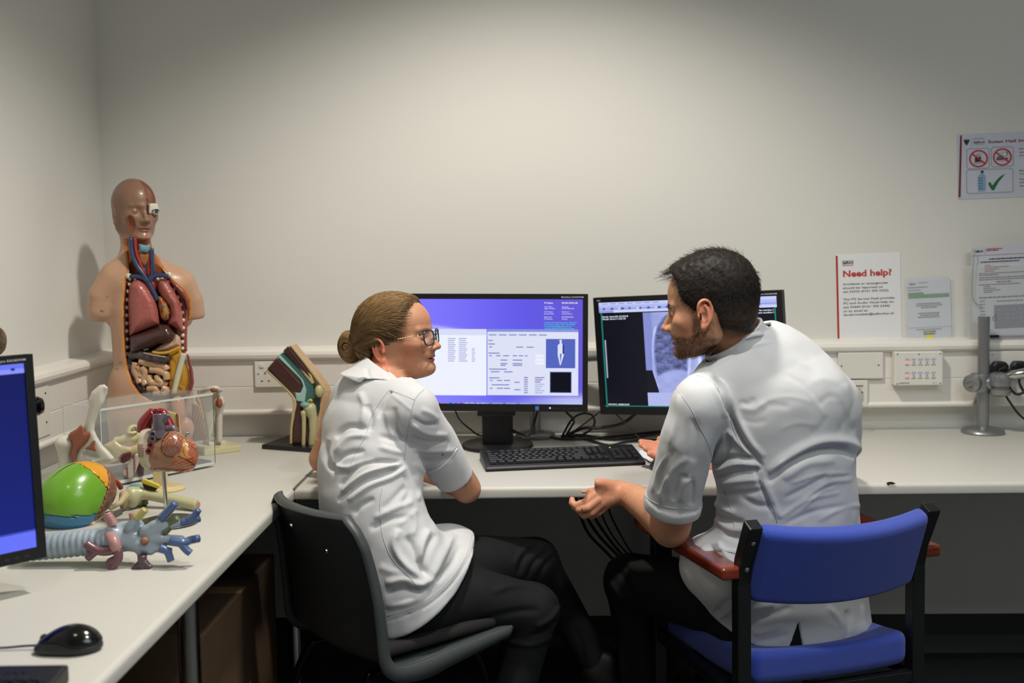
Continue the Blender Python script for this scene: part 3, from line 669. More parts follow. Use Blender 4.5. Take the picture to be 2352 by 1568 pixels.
for k, s_ in enumerate(('* Faults and requests can be raised via', 'ITS Service Desk - 0161 295 52444', 'its-servicedesk@salford.ac.uk', 'www.its.salford.ac.uk/servicedesk')):
    stext(sf, sw, sh, s_, mx(1250), my(741.5+k*4.6), .0034, (74, 70, 62, 69)[k]*sw/(pix(sf[0]+sf[1]*sw)[0]-pix(sf[0])[0]), emis('cyan', (40, 225, 215), .9), sc, .02)
for k in range(9): mr(1008+k*12.5, 926, 1012+k*12.5, 931, emis(('red_dot', 'orange', 'navy', 'teal', 'crimson')[k % 5], ((220, 60, 60), (230, 120, 40), (40, 60, 160), (30, 150, 110), (200, 40, 90))[k % 5], .8) if k < 5 else Wf_, 'taskbar_icon', .0004)
for k in range(5): mr(1066+k*32, 925.5, 1092+k*32, 931, emis('task', (170, 185, 245), .8), 'taskbar_button', .0004)
MB().prism([(W*.715, .004), (W*.735, .004), (W*.735, .016), (W*.715, .016)], 0, .0004, fr).build('energy_sticker', mat('sticker_blue', (60, 120, 170), .5), mo)
MB().lathe([(.0022, 0), (.0022, .001)], np.array(fr[0])+fr[1]*W*.795+fr[2]*.011, 12, fr[3]).build('power_light', emis('power_led', (150, 160, 255), 3), mo)
# stand
MB().lathe([(.106, 0), (.108, .004), (.106, .011), (.100, .014), (.0, .015)], base, 48).build('stand_base', M_black, mo, smooth='auto')
cx = PY(1143, 980, base[1])[0]
MB().box2((cx-.046, base[1]-.020, ZD+.012), (cx+.046, base[1]+.02, 1.0)).build('stand_column', M_black, mo, bevel=.004)
MB().box2((cx-.056, Ym-.004+.02, .835), (cx+.056, base[1]+.01, .870)).build('hinge_block', M_black, mo, bevel=.003)
# --- right monitor -----------------------------------------------------------
Y1, Y2 = 3.33, 3.065
TL, BL, TR = PY(1362, 684, Y1), PY(1376, 951, Y1), PY(1795, 666, Y2)
mo, fr, sf, W, H, sw, sh = monitor('right hand monitor behind the man showing a chest x-ray', TL, TR, BL, BL+(TR-TL)/2-np.array((0, 0, .0)), 'NEC', 'MultiSync EA243WM')
def xray(u, v):
    P = np.stack([u, v, np.zeros_like(u)], 1).astype(np.float32); n1 = vnoise(P, 46, 1); n2 = vnoise(P, 22, 2); n3 = vnoise(P, 90, 3)
    col = np.tile(np.array([20., 21, 32]), (len(u), 1))
    bar = v < .10; col[bar] = [176, 186, 240]; col[v < .028] = [198, 206, 250]; col[(v > .06) & (v < .064)] = [120, 130, 210]; col[(v > .078) & (u < .085) & bar] = [150, 160, 215]; col[(v > .078) & (u > .085) & bar] = [205, 212, 250]
    x0, x1 = .26, .775; img = (u > x0) & (u < x1) & (v > .108) & (v < .982)
    U = (u-x0)/(x1-x0); Vv = (v-.108)/.874; L = 205+0*u
    sky = np.array([150., 166, 250]); 
    lum = .86+.07*n2*.4
    lum -= .34*np.exp(-((U-.03)/.05)**2)*(Vv < .8)*.5
    # left lung in the picture and its mirror half
    for cx_, sg in ((.285, 1), (.80, -1)):
        a = (U-cx_-.05*(.5-Vv)*sg)*sg; prof = .185*np.clip(1-(np.abs(Vv-.46)/.44)**2.6, 0, 1)**.5; edge = prof-np.abs(a+.012*np.sin(Vv*6))
        lung = sstep(-.005, .03, edge)*(1-sstep(-.01, .03, Vv-(.60+1.6*(a-.06)**2+.0*a)))
        rib = .5+.5*np.sin((Vv*1.0+1.1*(a+.1)**2+ .5*a)*54)
        lum -= lung*(.34+.13*n1+.10*n3+.06*n2-.11*rib)
        lum += .10*np.exp(-((np.abs(a)-prof-.02)/.012)**2)*((Vv > .15) & (Vv < .8))
    lum += .07*np.exp(-((U-.6)/.05)**2)
    body = U > .07+.16*np.clip(Vv-.35, 0, 1)**2+.02*np.sin(Vv*9)
    lum = np.where(body, lum, np.where(Vv < .62, .80-.15*U, .14)); lum = np.where(Vv > .86, .90, lum)
    cimg = np.stack([lum*168, lum*180, lum*262], 1); cimg += np.clip(lum-.8, 0, 1)[:, None]*np.array([260, 240, 0])
    col[img] = cimg[img]
    gr = ((np.abs(u-.012) < .0035) | (np.abs(u-.988) < .0035) | (np.abs(v-.988) < .004)) & (v > .10); col[gr] = [30, 130, 110]
    return col
sc = screen(sf, sw, sh, xray, mo, 520, 330)
k_ = 1
for k, (s_, x, y, w_) in enumerate((('Study date:02.10.2018', .017, .143, .155), ('Study time:11:25:18', .017, .165, .14), ('WWC-4083347', .02, .98, .13), ('Series number:1', .885, .128, .095), ('Image number:1', .885, .150, .095))):
    stext(sf, sw, sh, s_, x, y, .0046, w_*sw, emis('white'), sc, .02)
for k in range(26): srect(sf, sw, sh, .022, .36+.014*k, .030, .368+.014*k, emis('lilac_white'), sc, 'scale_mark', .0003)
srect(sf, sw, sh, .955, .355, .975, .368, W_, sc, 'scale_mark', .0003); srect(sf, sw, sh, .962, .368, .968, .7, W_, sc, 'scale_mark', .0003)
for k in range(20): srect(sf, sw, sh, .025+.036*k+.01*(k % 3), .052, .036+.036*k+.01*(k % 3)+.006*(k % 2), .072, emis(('icon_blue', 'icon_slate', 'icon_pale')[k % 3], ((80, 92, 170), (100, 110, 180), (225, 230, 255))[k % 3], .8), sc, 'toolbar_icon', .0003)
for k in range(7): srect(sf, sw, sh, .02+.05*k, .012, .055+.05*k, .018, emis('faint_dark'), sc, 'menu_text', .0003)
Rmon = (fr, W, H, Y1, Y2)
# --- left monitor at the photo edge --------------------------------------------
TRp = PY(75, 812, 1.95); BRp = PY(107, 1279, 1.935)
d = PY(0, 818, 1.893)-TRp; d = d/np.linalg.norm(d); d = np.array([-.66, -.75, 0.0]); d /= np.linalg.norm(d)
Wl = .55; TLp = TRp+d*Wl; BLp = BRp+d*Wl
up = TRp-BRp
c = (BRp+d*Wl/2); bs = np.array((c[0]-.05, c[1]+.05, ZD))
mo, fr, sf, W, H, sw, sh = monitor('large black monitor cut off by the left photo edge with a dark blue screen', TLp, TRp, BLp, bs, 'NEC', 'MultiSync EA243WM')
def blue(u, v):
    col = np.tile(np.array([20., 26, 92]), (len(u), 1)); col = col+np.outer(v, [6, 12, 34]); col[v < .052] = [140, 150, 250]; col[v < .028] = [110, 120, 245]; col[v > .905] = [104, 116, 250]; col[(v > .90) & (v < .912)] = [70, 80, 190]
    return col
sc = screen(sf, sw, sh, blue, mo, 120, 200, name='screen_picture')
srect(sf, sw, sh, .955, .022, .968, .036, emis('navy', (30, 40, 150), .5), sc, 'close_button', .0003)
MB().lathe([(.106, 0), (.108, .004), (.106, .011), (.100, .014), (.0, .015)], bs, 40).build('stand_base', M_black, mo, smooth='auto')
MB().box(bs+np.array((-.012, .012, .16)), (.09, .04, .30), rotz(math.atan2(d[1], d[0]))).build('stand_column', M_black, mo, bevel=.004)
MB().lathe([(.014, 0), (.018, .008), (.014, .016)], PY(76, 933, 1.99), 20, (1, 1, 0)).build('side_knob', M_gloss, mo, smooth='auto')
# ------------------------------------------------------------------ monitor arms
def pole(label, px, py, topz, group):
    b = PZ(px, py, ZD); o = thing('pole_stand', label, 'pole stand', b, group)
    MB().lathe([(.062, 0), (.064, .006), (.060, .013), (.054, .016), (.03, .018), (.022, .022)], b, 40).build('base', M_silver, o, smooth='auto')
    n = 40; pr = []
    for k in range(n): r_ = .0175*(1-.05*(k % 4 == 0)); pr.append((r_*math.cos(2*PI*k/n), r_*math.sin(2*PI*k/n)))
    MB().prism(pr, .018, topz-ZD, (b, (1, 0, 0), (0, 1, 0), (0, 0, 1))).build('pole', M_silver, o, smooth='auto')
    return o, b
o, b = pole('tall silver monitor pole on a round base at the right end of the desk', 2257, 994, 1.092, 'silver monitor poles')
topp = PY(2252, 706, b[1]); c = PY(2250, 878, b[1])
MB().lathe([(.026, -.028), (.028, -.02), (.028, .02), (.026, .028)], c, 28).build('collar', M_silver, o, smooth='auto')
MB().lathe([(.023, 0), (.027, .006), (.027, .022), (.014, .026), (.008, .036), (.0, .037)], c+np.array((-.018, -.008, 0)), 20, (-.75, -.65, 0)).build('clamp_knob', M_silver, o, smooth='auto')
MB().lathe([(.024, 0), (.026, .015), (.024, .03)], c+np.array((.0, 0, -.0)), 20, (1, -.1, 0)).build('arm_bracket', M_silver, o, smooth='auto')
e = PY(2297, 868, b[1]-.02)
MB().lathe([(.02, -.055), (.030, -.05), (.032, -.034), (.026, -.030), (.026, -.026), (.034, -.022), (.036, -.004), (.032, .012), (.018, .018)], e, 32).build('swivel_joint', M_silver, o, smooth='auto')
f_ = PY(2420, 842, b[1]-.10)
MB().tube([e+(0, 0, .004), e+(f_-e)*.3, f_], [.017, .020, .021], 16, flat=.75).build('arm_beam', M_chrome, o, smooth=True)
MB().tube(cr([e+(.02, 0, -.02), e+(.05, -.01, -.05), e+(.09, -.02, -.02), e+(.11, -.02, .0)], 5), .004, 8).build('clipped_lead', M_cable, o, smooth=True)
o, b = pole('short silver monitor pole behind the middle monitor with a round base', 1230, 1003, 1.0, 'silver monitor poles')
fr, W, H, Y1, Y2 = Rmon
q = np.array(fr[0])+fr[1]*W*.5+fr[2]*H*.5-fr[3]*.055; t = np.array((b[0], b[1], .97))
MB().tube([t, (t+q)/2+np.array((0, .03, 0)), q], .018, 12, flat=.7).build('arm_beam', M_silver, o, smooth=True)
MB().box(q, (.1, .012, .1)).build('mount_plate', M_steelblack, o)
# ------------------------------------------------------------------ keyboards and mice
def keyboard(label, A, B, keysvis=None, w=None, dep=.158, led=True):
    """A, B: front left and front right corners on the desk"""
    X = (B-A); W = np.linalg.norm(X) if w is None else w; X = X/np.linalg.norm(X); Yd = np.array([-X[1], X[0], 0]); Zu = np.array([0, 0, 1.])
    o = thing('keyboard', label, 'keyboard', A+X*W/2+Yd*dep/2, 'black desktop keyboards')
    side = [(0, .002), (.012, .0), (dep-.01, .0), (dep, .004), (dep, .026), (dep-.006, .030), (.024, .016), (.004, .012), (0, .008)]
    MB().prism(side, 0, W, (A, Yd, Zu, X)).build('case', M_dark if 0 else M_black, o, bevel=.003)
    sl = math.atan2(.014, dep-.03); kz = lambda y: .0165+(y-.024)*math.tan(sl)
    Rk = np.stack([X, Yd*math.cos(sl)+Zu*math.sin(sl), -Yd*math.sin(sl)+Zu*math.cos(sl)], 1)
    pitch = .0187; x0 = .012; cache = {}
    rows = []
    R0 = .034
    main = [(0, [1.25, 1.25, 1.25, 6.25, 1.25, 1.25, 1.25, 1.25]), (1, [2.25]+[1]*10+[2.75]), (2, [1.75]+[1]*11+[2.25]), (3, [1.5]+[1]*12+[1.5]), (4, [1]*13+[2])]
    for r_, ws in main:
        x = 0
        for k in ws: rows.append((x+k/2, r_, k, 1)); x += k
    x = 0
    for k in [1, -1, 1, 1, 1, 1, -.5, 1, 1, 1, 1, -.5, 1, 1, 1, 1]:
        if k > 0: rows.append((x+.5, 5.25, 1, 1))
        x += abs(k)
    for cx_ in (15.5, 16.5, 17.5):
        for r_ in (3, 4, 5.25): rows.append((cx_, r_, 1, 1))
        rows.append((cx_, 0, 1, 1))
    rows.append((16.5, 1, 1, 1))
    for r_ in (1, 2, 3, 4):
        for cx_ in (19, 20, 21): rows.append((cx_, r_, 1, 1))
    rows += [(19.5, 0, 2, 1), (21, 0, 1, 1), (22, .5, 1, 2), (22, 2.5, 1, 2), (22, 4, 1, 1)]
    ksc = (W-2*x0)/(22.5*pitch)
    for cx_, r_, kw, kh in rows:
        P = A+X*(x0+cx_*pitch*ksc)+Yd*(R0+r_*pitch*.96-.006+.0); y_ = R0+r_*pitch*.96-.006; P = P+Zu*(kz(y_)+.004)
        if keysvis is not None and not keysvis(P): continue
        if (kw, kh) not in cache:
            mb = MB(); a, b_ = kw*pitch*ksc/2-.0010, kh*pitch*.96/2-.0010; t_ = .0028
            mb.add([Rk@np.array(v) for v in [(-a, -b_, -.004), (a, -b_, -.004), (a, b_, -.004), (-a, b_, -.004), (-a+t_, -b_+t_, .0035), (a-t_, -b_+t_, .0035), (a-t_, b_-t_*.6, .0035), (-a+t_, b_-t_*.6, .0035)]],
                   [(0, 1, 5, 4), (1, 2, 6, 5), (2, 3, 7, 6), (3, 0, 4, 7), (4, 5, 6, 7), (3, 2, 1, 0)])
            k = mb.build('key', M_key, None, bevel=.0008); bpy.data.objects.remove(k, do_unlink=False) if 0 else None
            cache[(kw, kh)] = k; kk = k
        else:
            kk = cache[(kw, kh)].copy(); C.objects.link(kk)
        kk.parent = o; kk.location = Vector([float(v) for v in P])-o.location
    for k in range(3):
        P = A+X*(W*(.835+.025*k))+Yd*(R0+5.25*pitch-.004); MB().box(P+Zu*(kz(R0+5.25*pitch)+.0005), (.003, .002, .001)).build('indicator_lamp', mat('lit_green', (90, 220, 60), .4, emit=(120, 255, 60), estr=4) if k == 0 and led else M_hole, o)
    return o, A, X, Yd
M_key = mat('key_black', (26, 27, 30), .3, spec=.6)
A, B = PZ(1116, 1084, ZD), PZ(1484, 1068, ZD)
keyboard('black keyboard in front of the middle monitor', A, B, dep=.165)
A2 = PZ(182, 1560, ZD); X2 = np.array([.985, -.17, 0]); X2 = np.array([.99, .02, 0])
A2 = PZ(190, 1553, ZD)+np.array((-.455, -.192, 0))
keyboard('black keyboard cut off by the bottom left corner', A2, A2+X2*.455, led=False)
def mouse(label, P, ang, s=1.0):
    R = rotz(ang); o = thing('computer_mouse', label, 'mouse', P, 'black optical mice')
    def f(p, off=0.):
        q = (p-P.astype(np.float32))@R.astype(np.float32); q = q/s
        d = s_ell(q, (-.004, 0, .006), (.062, .032, .034)); d = smin(d, s_ell(q, (-.030, 0, .008), (.034, .031, .028)), .01)
        d = smax(d, -q[:, 2]+.001, .004); d = smax(d, s_pl(q, (.036, 0, .012), (.62, 0, .80)), .02); return (d+off)*s
    lo, hi = P-np.array((.09, .09, .01))*s, P+np.array((.09, .09, .06))*s
    def body(p): q = (p-P.astype(np.float32))@R.astype(np.float32)/s; return smax(f(p, .0012), (q[:, 2]-.016-.004*np.cos(q[:, 0]*60))*s, .002)
    def top(p): q = (p-P.astype(np.float32))@R.astype(np.float32)/s; return smax(f(p), -(q[:, 2]-.0165-.004*np.cos(q[:, 0]*60))*s, .002)
    blob('body', body, lo, hi, .0015*s, M_dark, o); blob('palm_cover', top, lo, hi, .0015*s, M_gloss, o)
    MB().lathe([(.0075, -.003), (.0085, 0), (.0075, .003)], P+R@np.array((.022, 0, .0165))*s, 20, R@np.array((0, 1., 0))).build('scroll_wheel', M_dark, o, smooth='auto')
    pts = [P+R@np.array(v)*s for v in ((.030, 0, .007), (.055, .001, .006), (.09, .004, .004), (.14, .0, .0025), (.22, .02, .0025), (.34, .0, .0025))]
    MB().tube(cr(pts, 6), .0018, 8).build('cable', M_cable, o, smooth=True); return o
mouse('black computer mouse on the left desk with its cable running off left', PZ(137, 1492, ZD), PI-.03, 1.02)
mouse('black computer mouse beside the right keyboard, half hidden by the man\'s sleeve', PZ(1520, 1078, ZD), PI/2+.25)
# paper sheet by the man's hand
P = PZ(1505, 1050, ZD); o = MB().box(P+(0.06, .02, .001), (.21, .14, .0016), rotz(-.12)).build('paper_sheet', M_white); tag(o, 'white sheet of paper under the man\'s right hand beside the keyboard', 'paper')
# ------------------------------------------------------------------ cables behind the monitors
def cable(label, pts, r=.0035, name='cable', m_=None):
    o = MB().tube(cr(pts, 8), r, 8).build(name, m_ or M_cable, None, smooth=True); return tag(o, label, 'cable', 'black cables on the back desk')
D = lambda x, y, z=ZD+.006: PZ(x, y, z)
cable('thin black lead hanging in a curve left of the monitor stand', [PY(1043, 935, 3.42), PY(1055, 962, 3.40), PY(1080, 985, 3.38), D(1110, 1000), D(1200, 992)], .0026)
cable('thick black cable looping down from behind the monitor stand to the desk', [PY(1120, 945, 3.36), PY(1135, 965, 3.3), PY(1165, 982, 3.28), D(1212, 1000, .775), PY(1225, 975, 3.30), PY(1236, 940, 3.30)], .0042)
cable('black cable crossing low behind the short pole into the bundle', [D(1120, 985), D(1180, 1006), D(1240, 996), D(1290, 1008), D(1400, 1003), D(1516, 990)], .0038)
cable('black cable rising from the bundle to the middle monitor\'s right end', [D(1296, 1006), PY(1312, 980, 3.38), PY(1318, 965, 3.38), PY(1300, 945, 3.40), PY(1285, 930, 3.42)], .0035)
cable('big black cable loop standing between the two monitors', [D(1290, 1004), PY(1312, 965, 3.40), PY(1335, 950, 3.40), PY(1358, 952, 3.38), PY(1366, 970, 3.37), PY(1355, 988, 3.37), PY(1330, 1000, 3.38), PY(1300, 1000, 3.4)], .0035)
cable('thin straight black lead running from the bundle up to the right monitor', [D(1290, 1008), PY(1335, 978, 3.38), PY(1385, 940, 3.40)], .0024)
cable('black and grey spiral wrapped cable rising to the right monitor', [D(1300, 1000), PY(1340, 983, 3.37), PY(1380, 982, 3.36), PY(1430, 972, 3.34), PY(1465, 945, 3.36)], .0052, m_=mat('spiral_wrap', (40, 40, 42), .5, var=.9, vscale=60))
cable('thin black lead slanting down from the right monitor towards the hand', [PY(1412, 948, 3.34), PY(1440, 975, 3.25), D(1474, 1010, .75), D(1500, 1030)], .002)
cable('black cable lying on the desk behind the keyboard, upper of the two', [D(1290, 1002), D(1330, 998), D(1400, 1008), D(1470, 1002), D(1530, 990)], .004)
cable('black cable lying close behind the keyboard\'s right end', [D(1325, 998), D(1360, 1012), D(1400, 1022), D(1440, 1014), D(1480, 1010), D(1530, 1012)], .004)
cable('thin grey lead running down to the keyboard\'s back edge', [D(1300, 1003), D(1345, 1008), D(1385, 1020), D(1400, 1026, ZD+.014)], .0018)
for k, (x0, x1, x2, lab) in enumerate(((1332, 1352, 1405, 'leftmost black cable hanging under the desk behind the man\'s hand'), (1345, 1372, 1424, 'black cable hanging under the desk, second from the left of the bunch'), (1362, 1390, 1436, 'black cable hanging under the desk, third of the bunch'), (1382, 1404, 1450, 'thin black cable hanging under the desk, fourth of the bunch'), (1402, 1424, 1462, 'rightmost thin black cable hanging under the desk'))):
    tag(cable(lab, [PY(x0-10, 1140, 3.3), PY(x0, 1180, 3.25), PY(x1, 1225, 3.2), PY(x2-10, 1270, 3.2), PY(x2+40, 1320, 3.25), PY(x2+90, 1340, 3.3)], .0045 if k < 3 else .003), group='cables hanging under the back desk')
# ------------------------------------------------------------------ tools for outlines traced in the photo, given their own depth and thickness
def polysd(q, poly):
    poly = np.array(poly, float); d = np.full(len(q), 1e18); s_ = np.ones(len(q)); n = len(poly)
    for i in range(n):
        a, b = poly[i], poly[i-1]; e = b-a; w_ = q-a; t = np.clip((w_@e)/(e@e), 0, 1); v = w_-t[:, None]*e; d = np.minimum(d, (v*v).sum(1))
        c1 = q[:, 1] >= a[1]; c2 = q[:, 1] < b[1]; c3 = e[0]*w_[:, 1] > e[1]*w_[:, 0]
        al = (c1 & c2 & c3) | (~c1 & ~c2 & ~c3); s_[al] *= -1
    return s_*np.sqrt(d)
def s_pil(p, poly, Y0, th, rnd=None):
    """rounded slab whose outline is poly (pixels seen at depth Y0), thickness 2*th"""
    rnd = th if rnd is None else rnd
    s_ = polysd(pix(p), poly)*Y0/FPX+rnd; y = np.abs(p[:, 1]-Y0)-th+rnd
    return (np.hypot(np.maximum(s_, 0), np.maximum(y, 0))+np.minimum(np.maximum(s_, y), 0)-rnd).astype(np.float32)
def pbox(poly, Y0, th, pad=.012):
    P = np.array([PY(x, y, Y0+s_*th) for x, y in poly for s_ in (-1, 1)]); return P.min(0)-pad, P.max(0)+pad
def pil(name, poly, Y0, th, m_, parent, h=.0022, rnd=None, col=None, extra=None, post=None, it=1):
    lo, hi = pbox(poly, Y0, th)
    f = (lambda p: s_pil(p, poly, Y0, th, rnd)) if extra is None else (lambda p: extra(p, s_pil(p, poly, Y0, th, rnd)))
    return blob(name, f, lo, hi, h, m_, parent, col, post, it)
def cmat(name, col=(200, 200, 200), rough=.35, **k): return mat(name, col, rough, coat=k.pop('coat', .25), **k)
def ctube(name, pts, r, m_, parent, n=10): return MB().tube(cr(pts, 6) if len(pts) > 2 else pts, r if not hasattr(r, '__len__') else np.interp(np.linspace(0, 1, len(cr(pts, 6)) if len(pts) > 2 else 2), np.linspace(0, 1, len(r)), r), n).build(name, m_, parent, smooth=True)
# ------------------------------------------------------------------ generic head, local x forward, y left, z up, chin at z = 0
def head_sdf(q, fem=False, ears=True, mouth=.0012, eo=(0, 0, 0)):
    q = q.astype(np.float32); m_ = q.copy(); m_[:, 1] = np.abs(m_[:, 1])
    d = s_ell(q, (-.014, 0, .143), (.098, .076, .092))
    d = smin(d, s_ell(q, (.032, 0, .150), (.062, .063, .064)), .02)
    d = smin(d, s_ell(q, (.030, 0, .092), (.058, .060, .072)), .025)
    d = smin(d, s_ell(q, (.040, 0, .048), (.044, .045 if fem else .048, .042)), .025)
    d = smin(d, s_cap(m_, (-.004, .050, .055), (.070, .014, .016), .016, .013), .022)
    d = smin(d, s_cap(m_, (-.004, .052, .095), (-.004, .050, .055), .018, .016), .03)
    d = smin(d, s_ell(q, (.080, 0, .018), (.017, .021, .017)), .012)
    if fem: d = smin(d, s_ell(q, (.022, 0, .018), (.054, .042, .028)), .030)
    d = smin(d, s_ell(m_, (.060, .041, .090), (.022, .019, .018)), .022)
    d = smin(d, s_ell(q, (.066, 0, .076), (.027, .036, .030)), .015)
    d = smin(d, s_cap(m_, (.088, 0, .128), (.076, .040, .130), .009 if not fem else .007, .007), .012)
    d = smax(d, -s_ell(m_, (.098, .033, .112), (.018, .020, .012)), .014)
    d = smin(d, s_ell(m_, (.0745, .031, .110), (.0135, .0135, .0125)), .004)
    d = smin(d, s_cap(q, (.086, 0, .120), (.108, 0, .080), .0065, .0088), .009)
    d = smin(d, s_ell(q, (.109, 0, .077), (.0105, .010, .0085)), .004)
    d = smin(d, s_ell(m_, (.096, .0125, .074), (.013, .0070, .0080)), .007)
    d = smax(d, -s_ell(m_, (.104, .007, .0685), (.006, .0038, .004)), .003)
    d = smin(d, s_ell(q, (.078, 0, .058), (.018, .026, .016)), .012)
    d = smin(d, s_ell(q, (.0895, 0, .0505), (.0095, .019, .0058)), .004)
    d = smin(d, s_ell(q, (.0875, 0, .0405), (.0095, .017, .0062)), .004)
    d = smax(d, -s_ell(q, (.100, 0, .0455), (.022, .021, mouth)), .002)
    if ears:
        e = m_-np.array((-.006+eo[0], .071+eo[1], .100+eo[2]), np.float32); e[:, 0] *= 1.22; a = .32; e = np.stack([e[:, 0]*math.cos(a)+e[:, 1]*math.sin(a), -e[:, 0]*math.sin(a)+e[:, 1]*math.cos(a), e[:, 2]], 1)
        t_ = -.12; e = np.stack([e[:, 0]*math.cos(t_)-e[:, 2]*math.sin(t_), e[:, 1], e[:, 0]*math.sin(t_)+e[:, 2]*math.cos(t_)], 1)
        hp = [(.010, .0, -.004), (.014, .003, .012), (.010, .006, .027), (-.004, .008, .034), (-.018, .009, .028), (-.023, .009, .010), (-.020, .008, -.008), (-.012, .006, -.022), (-.002, .003, -.031)]
        hl = cr(hp, 3); ea = s_chain(e, hl, [.0042]*len(hl))
        ea = smin(ea, s_chain(e, cr([(-.006, .006, .020), (-.013, .007, .008), (-.012, .006, -.006), (-.004, .004, -.014)], 3), [.0038]*10), .005)
        ea = smin(ea, s_ell(e, (-.006, .0, .004), (.017, .0045, .030)), .006)
        ea = smin(ea, s_ell(e, (-.001, .002, -.027), (.009, .0055, .010)), .006)
        ea = smin(ea, s_ell(e, (.011, .003, -.004), (.004, .005, .007)), .004)
        ea = smax(ea, -s_ell(e, (-.001, .007, -.003), (.008, .0085, .009)), .004)
        d = smin(d, ea, .006)
    return d
def head_col(q, V, skin, lip, brow=None, iris=(70, 60, 45), hi=None):
    Cc = painter(V, skin); m_ = q.copy(); m_[:, 1] = np.abs(m_[:, 1])
    f = sstep(.004, -.003, s_ell(q, (.092, 0, .0455), (.013, .019, .0105))); paint(Cc, f, lip)
    ch = sstep(.02, -.01, s_ell(m_, (.055, .045, .075), (.02, .02, .02))); paint(Cc, ch*.28, (214, 120, 96))
    e = sstep(.0015, -.0005, s_ell(m_, (.0755, .031, .110), (.0145, .0105, .0042)))*(q[:, 0] > .07)
    paint(Cc, e, (222, 216, 208)); ir = sstep(.0008, -.0004, np.hypot(m_[:, 1]-.031, q[:, 2]-.110)-.0052)*e; paint(Cc, ir, iris)
    l_ = sstep(.0016, .0003, np.abs(s_ell(m_, (.0755, .031, .110), (.0145, .0115, .0046))))*(q[:, 2] > .1115)*(q[:, 0] > .068); paint(Cc, l_*.85, (40, 28, 22))
    if brow is not None:
        b = sstep(.004, -.001, s_cap(m_, (.092, .012, .1265), (.074, .046, .129), .0042, .0022)); paint(Cc, b*.8, brow)
    return Cc
# ------------------------------------------------------------------ anatomical torso
TY = 3.22
def T(x, y, dy=0.): return PY(x, y, TY+dy)
torso = thing('anatomical_torso', 'life-size anatomical torso model with open chest standing in the corner', 'anatomical model', PZ(345, 1043, ZD))
M_skin = mat('model_skin', (190, 152, 122), .38, attr=True, coat=.2)
OPEN = [(290, 500), (287, 545), (293, 590), (296, 625), (289, 645), (284, 700), (285, 770), (288, 815), (294, 850), (304, 880), (324, 908), (356, 925), (400, 925), (436, 912), (446, 880), (440, 845), (427, 815), (428, 770), (435, 720), (436, 690), (424, 668), (404, 650), (383, 632), (364, 605), (355, 570), (352, 540), (350, 500)]
HC = T(318, 555); hd = np.array([.66, -.75, 0]); hd /= np.linalg.norm(hd); HR = np.stack([hd, np.array([-hd[1], hd[0], 0]), [0, 0, 1.]], 1); HS = .795
hl0 = HC-hd*.018
def th_local(p): return ((p-hl0.astype(np.float32))@HR.astype(np.float32))/HS
ycut = TY-.028
def torso_f(p):
    ax = np.array([-.32, .95, 0])
    d = s_chain(p, [T(340, 668), T(341, 720), T(343, 790), T(345, 835), T(346, 890), T(348, 950), T(350, 1040)], [.098, .108, .104, .103, .122, .129, .120], ax, .78)
    d = smin(d, s_cap(p, T(300, 640), T(400, 652, .03), .056, .05), .03)
    d = smin(d, s_chain(p, [T(268, 642, -.01), T(240, 680, -.02), T(234, 712, -.025)], [.052, .046, .040]), .03)
    d = smin(d, s_chain(p, [T(415, 660, .03), T(438, 690, .04), T(444, 718, .045)], [.046, .036, .034]), .03)
    d = smin(d, s_cap(p, T(311, 600, .01), T(272, 632, 0), .030, .032), .03); d = smin(d, s_cap(p, T(325, 600, .01), T(395, 650, .03), .030, .026), .03)
    for c, n in ((T(234, 738, -.025), (-.12, 0, -1)), (T(452, 733, .045), (.1, 0, -1))):
        d = np.where(np.abs(p[:, 0]-c[0]) < .055, smax(d, s_pl(p, c, n)*(np.abs(p[:, 0]-T(340, 700)[0]) > .11)-(np.abs(p[:, 0]-T(340, 700)[0]) <= .11), .004), d)
    d = smin(d, s_chain(p, [T(314, 600, .012), T(312, 560, .012), T(308, 520, .016)], [.052, .043, .044]), .02)
    k = np.maximum(polysd(pix(p), OPEN)*TY/FPX+.002, p[:, 1]-ycut); d = smax(d, -k, .004)
    q = th_local(p); h = head_sdf(q)*HS
    d = smin(d, h, .012)
    # side of the jaw opened to show the muscle, brow and eye quarter cut away
    d = smax(d, -s_ell(p, T(298, 518, -.065), (.014, .02, .030)), .003)
    d = smax(d, -s_box(q, (.075, .06, .165), (.05, .052, .065)), .002)
    return smax(d, -(p[:, 2]-ZD)+.001, .003)
